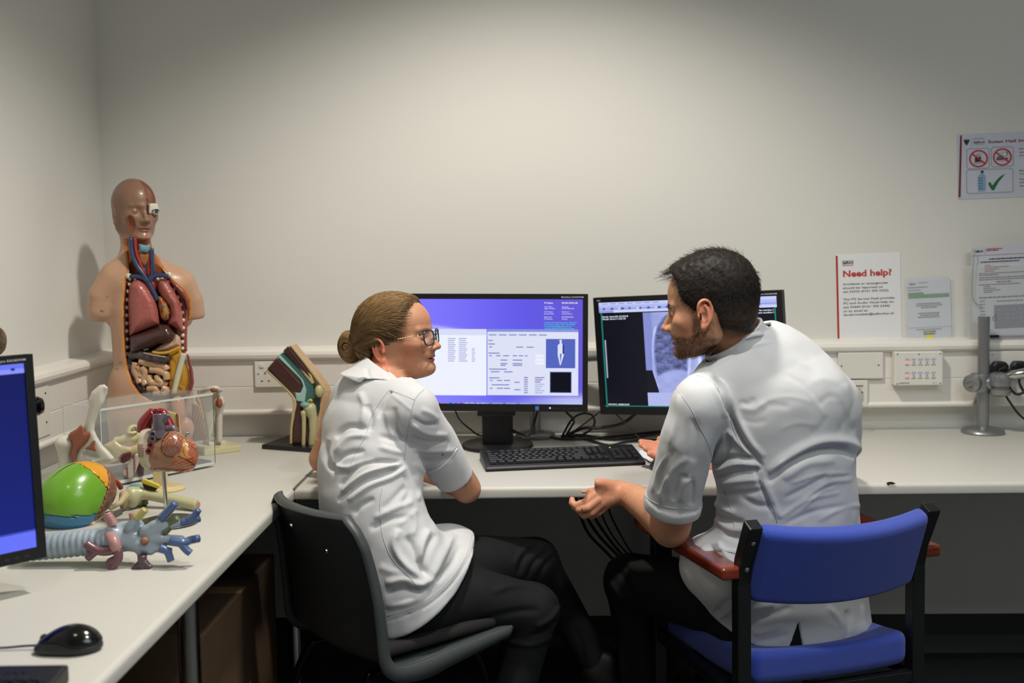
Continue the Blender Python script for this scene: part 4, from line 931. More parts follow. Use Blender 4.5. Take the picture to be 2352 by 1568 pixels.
def torso_c(V):
    q = th_local(V); Cc = painter(V, (190, 150, 122)); hm = sstep(-.02, .02, q[:, 2]-.02)*(q[:, 2] > -.1); hm = hm*(V[:, 2] > T(300, 560)[2]-.005); paint(Cc, hm, (138, 104, 84))
    n = vnoise(V.astype(np.float32), 30); Cc *= (1+.06*n)[:, None]
    pq = pix(V); s_ = polysd(pq, OPEN); fr_ = V[:, 1] < TY+.03
    rim = fr_ & (s_ < 5.5) & (V[:, 2] < T(300, 625)[2]); paint(Cc, rim, (214, 150, 62)); rim = fr_ & (s_ < 5.5) & (V[:, 2] >= T(300, 625)[2]) & (V[:, 2] < T(300, 548)[2]); paint(Cc, rim, (176, 116, 50))
    paint(Cc, fr_ & (s_ < 1.2) & (V[:, 2] < T(300, 625)[2]), (170, 78, 58)); paint(Cc, fr_ & (s_ < -1) & (V[:, 2] < T(300, 625)[2]), (120, 52, 44))
    paint(Cc, fr_ & (s_ < -1) & (V[:, 2] >= T(300, 625)[2]) & (V[:, 2] < T(300, 548)[2]), (150, 80, 44))
    j = s_ell(V.astype(np.float32), T(298, 518, -.065), (.0155, .023, .032)); paint(Cc, sstep(.001, -.001, j), (134, 72, 40))
    b = (q[:, 0] > .02) & (q[:, 1] > .0075) & (q[:, 2] > .098) & (s_box(q.astype(np.float32), (.075, .06, .165), (.05, .052, .065)) < .003); paint(Cc, b, (128, 74, 56))
    l_ = s_ell(q.astype(np.float32), (.092, 0, .0455), (.013, .019, .0105)) < .001; paint(Cc, l_*.5, (150, 84, 70))
    e_ = pix(V)
    for x, y, w_ in ((236, 716, 5), (246, 681, 3), (277, 832, 4), (268, 848, 4), (232, 714, 3)):
        paint(Cc, (np.hypot((e_[:, 0]-x)/w_, (e_[:, 1]-y)/1.2) < 1)*.7, (70, 52, 42))
    return Cc
lo, hi = bb([T(203, 408), T(470, 1045)], 0.0); lo[1] = TY-.14; hi[1] = TY+.14; lo[2] = ZD-.01; lo[0] -= .01; hi[0] += .02; hi[2] += .015
blob('torso_body', torso_f, lo, hi, .0028, M_skin, torso, torso_c, it=1)
# sharper face: brows and closed lid lines come from the head shape; white eye block and eye
eb = T(368, 472, -.05)
hx = HR[:, 0]; hy = HR[:, 1]
def hl(x, y, z): return hl0+HR@np.array((x, y, z))*HS
MB().box(hl(.066, .040, .120), (.036, .034, .032), HR, .8).build('orbit_block', cmat('orbit_white', (206, 200, 178), .4), torso, bevel=.006, seg=3)
MB().lathe([(0, -.011), (.008, -.008), (.0112, 0), (.008, .008), (0, .011)], hl(.088, .042, .110), 20, hx).build('eye', cmat('eye_white', (214, 210, 196), .2), torso, smooth=True)
MB().lathe([(.0055, 0), (.005, .0012), (0, .0016)], hl(.088, .042, .110)+hx*.0108, 18, hx).build('iris', cmat('iris_dark', (40, 48, 52), .1), torso, smooth=True)
ctube('eyelid', [hl(.0935, .027, .109), hl(.101, .036, .117), hl(.101, .046, .117), hl(.094, .056, .110)], .0012, cmat('lash_dark', (50, 40, 34)), torso)
def bf(p): q = th_local(p); return (s_ell(q, (-.012, .004, .160), (.083, .060, .060))+.0018*np.sin(q[:, 0]*260+3*np.sin(q[:, 2]*140)))*HS
blob('brain', bf, *bb([hl(-.1, -.07, .09), hl(.1, .07, .24)], .02), .0025, cmat('brain_brown', (128, 82, 66), .35), torso)
ctube('chest_wall', [T(294, 645, -.040), T(289, 690, -.046), T(288, 740, -.048), T(289, 790, -.046), T(293, 828, -.04)], .0095, cmat('wall_red', (150, 74, 60), .4), torso, 12)
ctube('chest_wall', [T(388, 641, -.034), T(407, 664, -.038), T(420, 695, -.040), T(424, 730, -.040), T(423, 770, -.040), T(423, 806, -.038)], .0085, cmat('wall_red'), torso, 12)
LR = [(297, 655), (305, 645), (318, 642), (332, 651), (345, 668), (357, 690), (364, 715), (367, 745), (345, 752), (320, 762), (297, 772), (295, 730), (294, 690)]
LL = [(361, 645), (372, 638), (386, 645), (400, 665), (413, 690), (420, 720), (421, 764), (408, 756), (395, 748), (384, 745), (390, 725), (388, 705), (380, 695), (372, 685), (362, 665)]
def lungpost(V, N, F): return V+N*(.0006*vnoise(V.astype(np.float32), 420)+.0012*np.sin(V[:, 2]*150+V[:, 0]*40)*0)[:, None]
M_lung = cmat('lung_pink', (168, 92, 84), .32, var=.12, vscale=220, bump=.3, bscale=400)
pil('lung', LR, TY-.062, .036, M_lung, torso, .0024, .034, post=lungpost); pil('lung', LL, TY-.050, .034, M_lung, torso, .0024, .032, post=lungpost)
def hcol(V): Cc = painter(V, (170, 120, 52)); n = vnoise(V.astype(np.float32), 120, 5); paint(Cc, (n > .25), (150, 60, 44)); paint(Cc, (n < -.45), (60, 84, 110)); return Cc
M_attr = cmat('painted_model', (200, 200, 200), .35, attr=True)
pil('heart', [(363, 680), (372, 682), (384, 698), (391, 718), (388, 733), (378, 738), (369, 730), (364, 705)], TY-.062, .026, M_attr, torso, .002, .022, hcol)
pil('liver', [(297, 772), (330, 762), (360, 752), (364, 744), (386, 746), (403, 766), (399, 779), (385, 788), (362, 790), (346, 800), (320, 809), (297, 813)], TY-.064, .040, cmat('liver_brown', (70, 42, 40), .22), torso, .0025, .034)
pil('stomach', [(350, 806), (368, 793), (393, 780), (404, 766), (414, 774), (417, 795), (402, 804), (375, 810), (354, 811)], TY-.055, .034, cmat('stomach_pink', (196, 160, 134), .3), torso, .0024, .03)
ctube('stomach_fold', [T(350, 809, -.088), T(368, 811, -.092), T(390, 808, -.092), T(414, 797, -.088)], .0045, cmat('fat_yellow', (204, 156, 48), .4), torso)
pil('gall_bladder', [(328, 801), (342, 799), (341, 805), (330, 807)], TY-.085, .016, cmat('gall_green', (84, 98, 52), .3), torso, .002)
def colon(pts, r, name='colon'):
    P = cr(pts, 7); n = len(P)
    return MB().tube(P, [r*(1+.13*math.sin(k*1.15)) for k in range(n)], 14).build(name, cmat('colon_grey', (74, 66, 68), .25), torso, smooth=True)
colon([T(300, 815, -.07), T(325, 816, -.082), T(350, 820, -.088), T(372, 824, -.088), T(388, 822, -.08)], .0125)
colon([T(298, 822, -.06), T(300, 845, -.065), T(306, 868, -.068), T(320, 888, -.07), T(345, 903, -.07)], .0125)
ctube('colon_band', [T(330, 810, -.098), T(350, 815, -.101), T(380, 820, -.10)], .0022, cmat('band_pale', (176, 150, 140), .3), torso)
M_int = cmat('intestine_beige', (198, 158, 122), .28)
def si(pts, r=.0108): ctube('small_intestine', [T(x, y, -.078-.006*((x*7+y*3) % 5)/5) for x, y in pts], r, M_int, torso, 12)
si([(312, 832), (310, 850), (318, 868), (322, 880)]); si([(320, 828), (340, 834), (358, 838), (378, 842), (384, 850)]); si([(326, 842), (334, 856), (330, 872), (336, 884)])
si([(384, 832), (382, 828)] if 0 else [(345, 848), (362, 850), (380, 858), (384, 872)]); si([(342, 862), (345, 876), (358, 880), (376, 882)]); si([(360, 862), (366, 874), (384, 884)], .0095)
si([(340, 892), (356, 892), (362, 902)]); si([(372, 890), (382, 896), (376, 905)]); si([(314, 840), (322, 852), (322, 866)], .009); si([(352, 900), (372, 902), (388, 898)], .0095)
def ompost(V, N, F): return V+N*(.0022*vnoise(V.astype(np.float32), 90, 3))[:, None]
pil('omentum', [(384, 812), (400, 806), (414, 800), (421, 815), (430, 845), (434, 875), (428, 900), (410, 912), (390, 910), (384, 860)], TY-.055, .030, cmat('fat_mustard', (190, 138, 38), .35), torso, .0025, .02, post=ompost)
pil('muscle_strip', [(415, 811), (429, 811), (419, 850), (405, 905), (393, 905), (402, 860)], TY-.092, .009, cmat('tendon_cream', (206, 204, 178), .4), torso, .002, .008)
pil('muscle_wall', [(428, 812), (434, 815), (443, 850), (446, 878), (438, 905), (430, 905), (437, 878), (435, 850)], TY-.05, .03, cmat('muscle_red', (140, 66, 56), .35), torso, .0024, .01)
pil('pectoral_muscle', [(388, 636), (404, 648), (424, 666), (436, 690), (436, 706), (430, 712), (424, 690), (408, 668), (394, 652)], TY-.045, .03, cmat('muscle_red'), torso, .0024, .014)
for k, (x, y) in enumerate([(299, 640), (311, 641), (297, 652), (294, 669), (292, 688), (291, 706), (291, 724), (291, 742), (291, 760), (292, 779), (292, 797), (292, 813)]+[(362, 640), (372, 640), (388, 648), (400, 664), (409, 682), (415, 699), (419, 717), (421, 735), (421, 753), (420, 770), (419, 785), (419, 800)]):
    MB().lathe([(0, -.006), (.0042, -.004), (.0052, 0), (.0042, .004), (0, .006)], T(x, y, -.063 if x < 340 else -.052), 10, (0, .2, 1)).build('rib_end', cmat('rib_white', (214, 208, 190), .35), torso, smooth=True)
for x, y in ((296, 634), (388, 631)): MB().lathe([(0, -.008), (.007, -.006), (.009, 0), (.007, .006), (0, .008)], T(x, y, -.07 if x < 340 else -.055), 14, (1, .3, 0)).build('collar_bone', cmat('rib_white'), torso, smooth=True)
VB = cmat('vein_blue', (40, 62, 98), .3); VR = cmat('artery_red', (150, 34, 34), .3); TC = cmat('cartilage_teal', (112, 158, 176), .35); TO = cmat('thyroid_orange', (160, 100, 58), .35, var=.2, vscale=60)
for pts, r in (([(300, 545), (303, 580), (314, 608), (328, 628), (340, 648)], .0062), ([(349, 570), (350, 600), (352, 625), (341, 648)], .0055), ([(299, 634), (318, 635), (334, 642), (342, 652)], .006), ([(386, 634), (366, 632), (352, 636), (342, 650)], .0065), ([(342, 648), (352, 668), (362, 690)], .007)):
    ctube('vein', [T(x, y, -.062-.010*math.sin((y-545)/104*PI/2)) for x, y in pts], r, VB, torso)
for pts, r in (([(309, 545), (313, 580), (324, 610), (334, 634)], .0055), ([(346, 575), (343, 605), (342, 632)], .005), ([(344, 644), (352, 655), (352, 672), (358, 690)], .0075)):
    ctube('artery', [T(x, y, -.056-.010*math.sin(max(0, y-545)/104*PI/2)) for x, y in pts], r, VR, torso)
pil('larynx', [(319, 560), (334, 563), (345, 561), (343, 574), (340, 582), (330, 579), (320, 578)], TY-.055, .016, TC, torso, .002, .01)
pil('thyroid', [(318, 580), (330, 582), (344, 580), (345, 600), (336, 612), (328, 612), (318, 600)], TY-.052, .016, TO, torso, .002, .012)
ctube('windpipe', [T(331, 575, -.045), T(333, 610, -.05), T(338, 650, -.05)], .0085, cmat('windpipe_blue', (120, 150, 168), .35), torso)
def thc(V): Cc = painter(V, (128, 88, 66)); n = np.sin(pix(V)[:, 0]*.9+pix(V)[:, 1]*.22+2*vnoise(V.astype(np.float32), 60)); paint(Cc, (n > .5)*.6, (180, 140, 104)); paint(Cc, (n < -.75)*.7, (60, 72, 96)); return Cc
pil('thigh_muscle', [(441, 925), (459, 930), (468, 965), (478, 1010), (444, 1013), (440, 960)], TY-.02, .03, M_attr, torso, .0026, .008, thc)
pil('fat_layer', [(455, 905), (462, 925), (470, 960), (464, 962), (456, 930), (448, 918)], TY-.02, .02, cmat('fat_mustard'), torso, .0024, .008)
blob('groin', lambda p: smin(s_chain(p, [T(408, 925, -.095), T(412, 950, -.10), T(402, 985, -.10)], [.02, .017, .015]), s_ell(p, T(425, 985, -.085), (.026, .024, .036)), .008), *bb([T(385, 905, -.15), T(450, 1040, -.05)], .01), .003, cmat('model_pink', (190, 142, 118), .25), torso)
# ------------------------------------------------------------------ acrylic case with ear model
zt = .935
Bt, Ct, At = PZ(230, 942, zt), PZ(489, 905, zt), PZ(159, 927, zt)
X = Ct-Bt; X[2] = 0; Lc = np.linalg.norm(X); X /= Lc; Yd = np.array([-X[1], X[0], 0]); Wc = max(.12, (At-Bt)@Yd); Zu = np.array([0, 0, 1.])
case = thing('display_case', 'clear acrylic display case with a grey base in front of the torso', 'display case', Bt+X*Lc/2+Yd*Wc/2-Zu*(zt-ZD))
B0 = Bt-Zu*(zt-ZD)
def cb(name, a, b, m_, par, bev=0):
    c_ = B0+X*(a[0]+b[0])/2+Yd*(a[1]+b[1])/2+Zu*(a[2]+b[2])/2; return MB().box(c_, (abs(b[0]-a[0]), abs(b[1]-a[1]), abs(b[2]-a[2])), np.stack([X, Yd, Zu], 1)).build(name, m_, par, bevel=bev)
M_slate = mat('slate_board', (96, 98, 98), .4, var=.15, vscale=30)
cb('base_board', (.006, .006, .006), (Lc-.006, Wc-.006, .018), M_slate, case, .003)
for a in ((.03, .03), (Lc-.03, .03), (.03, Wc-.03), (Lc-.03, Wc-.03)): cb('rubber_foot', (a[0]-.008, a[1]-.008, 0), (a[0]+.008, a[1]+.008, .006), M_steelblack, case)
cb('base_trim', (.002, .0015, .006), (Lc-.002, .0055, .014), mat('trim_white', (210, 210, 204), .3), case)
H_ = zt-ZD; tk2 = .003
cb('front_pane', (0, 0, .004), (Lc, tk2, H_), M_case, case); cb('rear_pane', (0, Wc-tk2, .004), (Lc, Wc, H_), M_case, case)
cb('side_pane', (0, tk2+.0005, .004), (tk2, Wc-tk2-.0005, H_), M_case, case); cb('side_pane', (Lc-tk2, tk2+.0005, .004), (Lc, Wc-tk2-.0005, H_), M_case, case)
cb('top_pane', (0, 0, H_+.0003), (Lc, Wc, H_+tk2), M_case, case)
M_edge = mat('frosted_edge', (205, 212, 204), .5)
cb('pane_edge', (-.0004, -.0008, H_-.002), (Lc, .0004, H_+tk2+.0006), M_edge, case); cb('pane_edge', (-.0006, -.0006, .01), (.0010, .0010, H_), M_edge, case); cb('pane_edge', (Lc-.0010, -.0008, .01), (Lc+.0006, .0006, H_), mat('dark_edge', (110, 112, 96), .4), case)
cb('pane_edge', (-.0006, 0, H_+tk2-.0006), (.0008, Wc, H_+tk2+.0006), M_edge, case); cb('pane_edge', (-.0006, Wc-.0012, .01), (.0008, Wc+.0006, H_), M_edge, case)
ear = thing('ear_model', 'cream inner ear model with spiral canals standing inside the acrylic case', 'anatomical model', B0+X*.12+Yd*.06+Zu*.018)
EY = 2.84
def E_(x, y, dy=0.): return PY(x, y, EY+dy)
M_cream = cmat('cream_model', (204, 188, 142), .3); M_ivory = cmat('ivory_model', (208, 200, 150), .3)
pil('temporal_bone', [(238, 1022), (255, 1013), (262, 1008), (280, 1022), (300, 1026), (322, 1016), (330, 1018), (318, 1040), (296, 1056), (270, 1064), (250, 1066), (245, 1058), (262, 1052), (256, 1040), (244, 1032)], EY, .022, M_cream, ear, .0022, .012)
for k, (a, b, c_) in enumerate((((1, 0, 0), (0, .2, 1), 13), ((.6, .8, 0), (0, 0, 1), 11), ((1, .3, .0), (0, 1, .2), 11))):
    a = np.array(a, float)/np.linalg.norm(a); b = np.array(b, float)/np.linalg.norm(b); r_ = c_*EY/FPX
    MB().tube([E_(306, 990)+(a*math.cos(t)+b*math.sin(t))*r_ for t in np.linspace(0, 2*PI, 24)], .0036, 10).build('semicircular_canal', M_ivory, ear, smooth=True)
ctube('cochlea', [E_(263, 1010), E_(278, 1010), E_(292, 1006), E_(310, 1006), E_(322, 996)], [.008, .010, .011, .010, .006], M_ivory, ear, 14)
pil('ear_drum', [(271, 1050), (280, 1042), (298, 1036), (303, 1040), (297, 1056), (284, 1064), (274, 1062)], EY-.028, .010, cmat('drum_maroon', (92, 30, 34), .15), ear, .002)
def stripes(V): q = V@X; Cc = painter(V, (188, 184, 178)); s_ = (q*260) % 3; paint(Cc, (s_ < .9), (150, 92, 82)); return Cc
pil('nerve_bundle', [(312, 1040), (326, 1046), (306, 1098), (298, 1100), (282, 1090), (284, 1082)], EY-.02, .012, M_attr, ear, .002, .004, stripes)
pil('ear_canal_block', [(384, 942), (412, 950), (418, 1000), (396, 1035), (380, 1040), (372, 990)], EY+.05, .025, cmat('canal_block', (186, 170, 112), .3), ear, .0026, .004)
pil('canal_stripe', [(404, 948), (410, 950), (412, 1000), (408, 1004)], EY+.026, .006, cmat('muscle_red'), ear, .002, .003)
pil('support', [(300, 1060), (332, 1060), (330, 1092), (306, 1092)], EY+.02, .02, cmat('dark_support', (84, 60, 58), .4), ear, .0026, .004)
# ------------------------------------------------------------------ shoulder joint on a cream stand
SY_ = 3.27
sh_ = thing('shoulder_model', 'white shoulder blade and arm bone model on a cream base right of the case', 'anatomical model', PZ(510, 1030, ZD))
M_bone = cmat('bone_white', (206, 202, 188), .4, bump=.1, bscale=200); M_lig = cmat('ligament_brown', (150, 88, 66), .45)
a, b, c_ = PZ(470, 1047, ZD), PZ(554, 1036, ZD), PZ(520, 1012, ZD)
Xs = b-a; Ls = np.linalg.norm(Xs); Xs /= Ls; Ys = np.array([-Xs[1], Xs[0], 0]); Rs = np.stack([Xs, Ys, Zu], 1)
MB().box(a+Xs*Ls/2+Ys*.06+Zu*.009, (Ls, .12, .018), Rs).build('base', cmat('cream_base', (206, 198, 156), .4), sh_, bevel=.002)
MB().box(a+Xs*(Ls*.55)+Ys*.085+Zu*.022, (Ls*.45, .055, .008), Rs).build('base_step', mat('white_step', (214, 212, 204), .4), sh_, bevel=.001)
pil('shoulder_blade', [(452, 899), (470, 892), (490, 897), (503, 896), (505, 902), (494, 915), (500, 930), (497, 950), (492, 975), (484, 1008), (479, 1018), (476, 1000), (470, 960), (463, 930)], SY_, .010, M_bone, sh_, .0022, .008)
ctube('acromion', [PY(456, 900, SY_-.02), PY(478, 893, SY_-.03), PY(496, 892, SY_-.028), PY(508, 897, SY_-.01)], [.006, .007, .009, .006], M_bone, sh_)
pil('ligament', [(483, 892), (490, 890), (502, 893), (500, 900), (488, 902), (483, 898)], SY_-.036, .008, M_lig, sh_, .002); pil('ligament', [(459, 900), (470, 897), (472, 902), (462, 904)], SY_-.028, .007, M_lig, sh_, .002)
blob('arm_bone', lambda p: smin(s_chain(p, [PY(502, 928, SY_), PY(504, 950, SY_), PY(504, 1010, SY_)], [.018, .010, .009]), s_ell(p, PY(503, 920, SY_), (.014, .018, .018)), .01), *bb([PY(485, 890, SY_-.03), PY(520, 1015, SY_+.03)], .01), .0022, M_bone, sh_)
pil('ligament', [(494, 922), (502, 908), (510, 918), (512, 930), (506, 938), (497, 934)], SY_-.018, .010, M_lig, sh_, .002)
MB().lathe([(.003, 0), (.003, .07)], PZ(497, 1022, ZD+.01), 12).build('support_rod', M_chrome, sh_, smooth='auto')
# ------------------------------------------------------------------ hip bone with ligaments
HY = 2.66
hb = thing('hip_bone_model', 'white hip bone model with brown ligaments standing left of the acrylic case', 'anatomical model', PZ(200, 1130, ZD))
hole = [(190, 1042), (200, 1036), (222, 1042), (227, 1050), (218, 1056), (198, 1054)]
def hf(p, d):
    d = smax(d, -s_pil(p, hole, HY, .06, .004), .006)
    return smax(d, -s_ell(p, PY(236, 910, HY-.026), (.009, .016, .030)), .006)
pil('hip_bone', [(228, 884), (240, 882), (248, 890), (246, 906), (238, 926), (226, 950), (218, 972), (217, 988), (224, 1004), (236, 1022), (252, 1038), (263, 1052), (258, 1063), (246, 1066), (220, 1068), (192, 1068), (172, 1066), (167, 1050), (176, 1030), (190, 1005), (190, 985), (198, 960), (205, 935), (203, 918), (210, 900)], HY, .018, M_bone, hb, .0022, .014, extra=hf)
pil('ligament', [(186, 974), (192, 980), (195, 995), (206, 990), (209, 998), (202, 1012), (190, 1024), (178, 1034), (170, 1062), (164, 1062), (162, 1045), (167, 1022), (165, 1010), (155, 1002), (162, 992), (176, 984)], HY-.020, .008, M_lig, hb, .0022, .006)
pil('ligament', [(194, 1030), (205, 1022), (214, 1010), (220, 1012), (218, 1024), (222, 1038), (210, 1034)], HY-.022, .006, M_lig, hb, .0022, .005)
blob('thigh_bone', lambda p: smin(s_chain(p, [PY(150, 1020, HY), PY(151, 1050, HY), PY(152, 1135, HY)], [.021, .017, .018]), s_ell(p, PY(150, 1018, HY-.008), (.023, .021, .018)), .01)+.0008*vnoise(p, 120), *bb([PY(125, 1000, HY-.03), PY(175, 1140, HY+.03)], .01), .0025, M_bone, hb)
MB().tube([PY(212, 1060, HY), PZ(212, 1128, ZD+.01)], .006, 12).build('support_rod', M_chrome, hb, smooth='auto')
c_ = PY(190, 1120, HY); MB().box((c_[0], HY, ZD+.006), (.14, .09, .012)).build('base', cmat('cream_base'), hb, bevel=.002)
# ------------------------------------------------------------------ coloured skull
sk_ = thing('skull_model', 'skull model with bright green, orange and blue painted bones beside the left monitor', 'anatomical model', PZ(180, 1205, ZD))
SC = PY(178, 1139, 2.44); sd_ = np.array([.56, .83, 0]); sd_ /= np.linalg.norm(sd_); SR = np.stack([sd_, np.array([-sd_[1], sd_[0], 0]), Zu], 1); SR = SR@roty(-.42)
def sl_(p): return (p-SC.astype(np.float32))@SR.astype(np.float32)
def cran(q):
    d = s_ell(q, (-.004, 0, .006), (.084, .070, .070)); d = smin(d, s_ell(q, (-.030, 0, -.006), (.056, .066, .060)), .03); return smin(d, s_ell(q, (.040, 0, -.004), (.046, .055, .055)), .02)+.0016*np.exp(-((q[:, 1]+.0012*np.sin(q[:, 0]*500))/.0013)**2)*(q[:, 2] > -.03)
def jag(q, s_=0): return .0016*np.sin((q[:, 0]+q[:, 2])*420+s_)+.0012*np.sin((q[:, 1]-q[:, 2])*610+s_)
fr_p = lambda q: s_pl(q, (.034, 0, .05), (1, 0, .10))+jag(q)          # positive in front of the coronal suture
oc_p = lambda q: s_pl(q, (-.048, 0, -.010), (-.60, 0, -1))+jag(q, 1)    # positive below and behind
te_p = lambda q: np.minimum(-s_pl(q, (.0, 0, -.030), (-.75, 0, 1))+jag(q, 2), q[:, 0]+.030)   # positive in the temple
def bone(name, f, col, off=0):
    blob(name, lambda p: smax(cran(sl_(p))-off, f(sl_(p)), .0016), SC-.125, SC+.125, .0022, cmat('skull_'+name, col, .28, bump=.1, bscale=120), sk_)
G_ = .0006
bone('frontal_bone', lambda q: np.maximum(-fr_p(q)+G_, te_p(q)+G_), (214, 150, 38))
bone('parietal_bone', lambda q: np.maximum.reduce([fr_p(q)+G_, oc_p(q)+G_, te_p(q)+G_]), (104, 158, 42), .0003)
bone('occipital_bone', lambda q: np.maximum.reduce([-oc_p(q)+G_, fr_p(q), te_p(q)]), (52, 118, 158), .0012)
bone('temporal_bone', lambda q: -te_p(q), (132, 84, 62), .0014)
def scp(x, y, z): return SC+SR@np.array((x, y, z))
sx_ = np.linspace(.028, -.070, 26); ctube('suture', [scp(x, .0011*(-1)**k, .006+.0700*math.sqrt(max(0, 1-((x+.004)/.084)**2))+.0003) for k, x in enumerate(sx_)], .0008, cmat('suture_dark', (58, 88, 26)), sk_)
blob('cheek_bone', lambda p: smin(s_chain(sl_(p), [(.03, -.058, -.045), (.055, -.056, -.05), (.082, -.04, -.052)], [.006, .006, .009]), s_chain(sl_(p), [(.085, -.03, -.052), (.092, -.008, -.075), (.09, .0, -.09)], [.010, .012, .010]), .01), SC-.15, SC+.15, .0025, cmat('cheek_cream', (200, 184, 140), .4), sk_)
ctube('nasal_bone', [scp(.084, -.02, -.012), scp(.094, -.012, -.03), scp(.098, -.008, -.045)], .006, cmat('nasal_red', (170, 52, 46), .4), sk_)
ctube('jaw_joint', [scp(.02, -.06, -.05), scp(.012, -.058, -.07), scp(.02, -.054, -.088)], .008, cmat('jaw_pink', (196, 140, 126), .4), sk_)
MB().box((SC[0], SC[1], ZD+.004), (.10, .08, .008)).build('base', cmat('cream_base'), sk_, bevel=.002)
MB().lathe([(.02, 0), (.02, .05)], (SC[0], SC[1], ZD+.006), 20).build('neck_support', cmat('cream_base'), sk_, smooth='auto')
# ------------------------------------------------------------------ thigh bone joint model lying on the desk
FY = 2.56
fe = thing('hip_joint_model', 'pale green thigh bone end model lying behind the heart stand', 'anatomical model', PZ(350, 1170, ZD))
M_gbone = cmat('greenish_bone', (182, 180, 140), .3)
blob('bone_shaft', lambda p: smin(s_chain(p, [PY(322, 1132, FY), PY(345, 1137, FY), PY(400, 1148, FY-.01), PY(450, 1160, FY-.03)], [.014, .0125, .0125, .014]), smin(s_ell(p, PY(302, 1142, FY-.01), (.021, .021, .026)), s_ell(p, PY(318, 1150, FY+.02), (.016, .016, .014)), .008), .012), *bb([PY(275, 1105, FY-.08), PY(465, 1180, FY+.05)], .012), .0022, M_gbone, fe)
MB().lathe([(.010, 0), (.009, .001), (0, .0012)], PY(454.5, 1161, FY-.032), 18, (1, -.25, -.15)).build('marrow', cmat('marrow_tan', (176, 138, 104), .6), fe)
pil('cartilage', [(290, 1120), (305, 1110), (322, 1112), (332, 1122), (330, 1135), (312, 1140), (296, 1132)], FY+.03, .016, cmat('cartilage_green', (92, 150, 146), .35), fe, .0022)
pil('cartilage', [(318, 1146), (340, 1146), (342, 1156), (334, 1162), (322, 1160)], FY+.02, .012, cmat('cartilage_dark', (120, 136, 104), .35), fe, .0022)
pil('ligament_strip', [(325, 1103), (332, 1098), (366, 1112), (368, 1118), (362, 1122), (326, 1110)], FY+.0, .010, cmat('strip_yellow', (214, 198, 62), .35), fe, .002, .003)
pil('ligament_gap', [(326, 1110), (362, 1122), (356, 1128), (336, 1126), (330, 1120)], FY+.002, .009, cmat('gap_black', (24, 22, 16), .5), fe, .002, .003)
# ------------------------------------------------------------------ cream stand with round base
q = PZ(383, 1124, ZD)
cs = thing('model_stand', 'cream model stand with a round base and square post behind the heart', 'stand', q)
MB().lathe([(.046, 0), (.047, .004), (.042, .008), (.034, .009), (.032, .011), (.0, .012)], q, 36).build('round_base', cmat('stand_cream', (204, 184, 136), .4), cs, smooth='auto')
MB().box(q+np.array((-.015, 0, .045)), (.036, .014, .07), None, .94).build('post', cmat('stand_cream'), cs, bevel=.002)
# ------------------------------------------------------------------ heart on a chrome rod
hz = PZ(390, 1201, ZD); HYh = hz[1]
ht = thing('heart_model', 'brown and red heart model raised on a chrome rod over a round dark base', 'anatomical model', hz)
MB().lathe([(.064, 0), (.065, .003), (.062, .007), (.056, .0085), (.0, .009)], hz, 44).build('round_base', mat('dark_metal_base', (62, 64, 64), .3, metal=.6), ht, smooth='auto')
for a_ in range(0): pass
MB().tube([hz+np.array((-.006, 0, .008)), PY(374, 1060, HYh)], .0042, 14).build('rod', M_chrome, ht, smooth='auto')
def Hh(x, y, dy=0.): return PY(x, y, HYh+dy)
def heart_f(p):
    d = s_ell(p, Hh(352, 1035), (.036, .036, .044)); d = smin(d, s_ell(p, Hh(375, 1040, -.006), (.036, .038, .040)), .02)
    d = smin(d, s_ell(p, Hh(396, 1018, -.012), (.030, .030, .028)), .012); d = smin(d, s_ell(p, Hh(432, 1045, -.005), (.022, .028, .036)), .014)
    d = smin(d, s_ell(p, Hh(408, 1058, -.008), (.034, .030, .024)), .014); d = smin(d, s_ell(p, Hh(338, 1020), (.026, .028, .036)), .012); return d+.0009*vnoise(p, 110, 2)
def heart_c(V):
    q = pix(V); Cc = painter(V, (142, 104, 76)); n = vnoise(V.astype(np.float32), 70, 4)
    l_ = q[:, 0] < 343+6*n; paint(Cc, l_, (196, 184, 164)); paint(Cc, l_ & (np.abs(q[:, 1]-1035) < 15) & (np.sin(q[:, 1]*1.6) > -.3) & (q[:, 0] < 330), (120, 56, 46))
    v2 = polysd(q, [(372, 1040), (375, 1005), (388, 992), (420, 998), (424, 1020), (412, 1048), (388, 1046)]) < 0; paint(Cc, v2, (156, 104, 80)); paint(Cc, v2 & (np.sin(q[:, 0]*.9+q[:, 1]*.6+3*n) > .6), (126, 66, 50))
    e = polysd(q, [(424, 1000), (436, 1000), (452, 1030), (455, 1055), (448, 1070), (424, 1050), (418, 1030)]) < 0; paint(Cc, e, (148, 66, 50)); paint(Cc, e & (np.sin(q[:, 0]*.5-q[:, 1]*1.1+2*n) > .5), (190, 130, 90))
    y_ = polysd(q, [(424, 1006), (432, 1010), (432, 1040), (440, 1056), (420, 1054), (412, 1040)]) < 0; paint(Cc, y_*.8, (192, 146, 72))
    l2 = q[:, 1] > 1052+.35*(440-q[:, 0])*.3; paint(Cc, l2 & (q[:, 0] > 395), (170, 116, 76)); paint(Cc, l2 & (q[:, 0] > 395) & (np.sin(q[:, 0]*.35+q[:, 1]*.9+2*n) > .4), (150, 60, 48))
    for pl, w_, c_ in (([(388, 993), (377, 1004), (371, 1022), (372, 1036), (382, 1046), (400, 1050)], 1.0, (40, 22, 18)), ([(410, 1048), (430, 1056), (448, 1070)], 1.2, (50, 26, 20)), ([(418, 1025), (424, 1044), (436, 1054), (448, 1052)], .9, (176, 46, 36)), ([(362, 1076), (395, 1068), (404, 1050)], .9, (150, 70, 50)), ([(426, 1008), (436, 1022), (450, 1032)], .9, (120, 44, 36))):
        d, _, _ = pldist(q, cr(pl, 5)); paint(Cc, d < w_, c_)
    return Cc
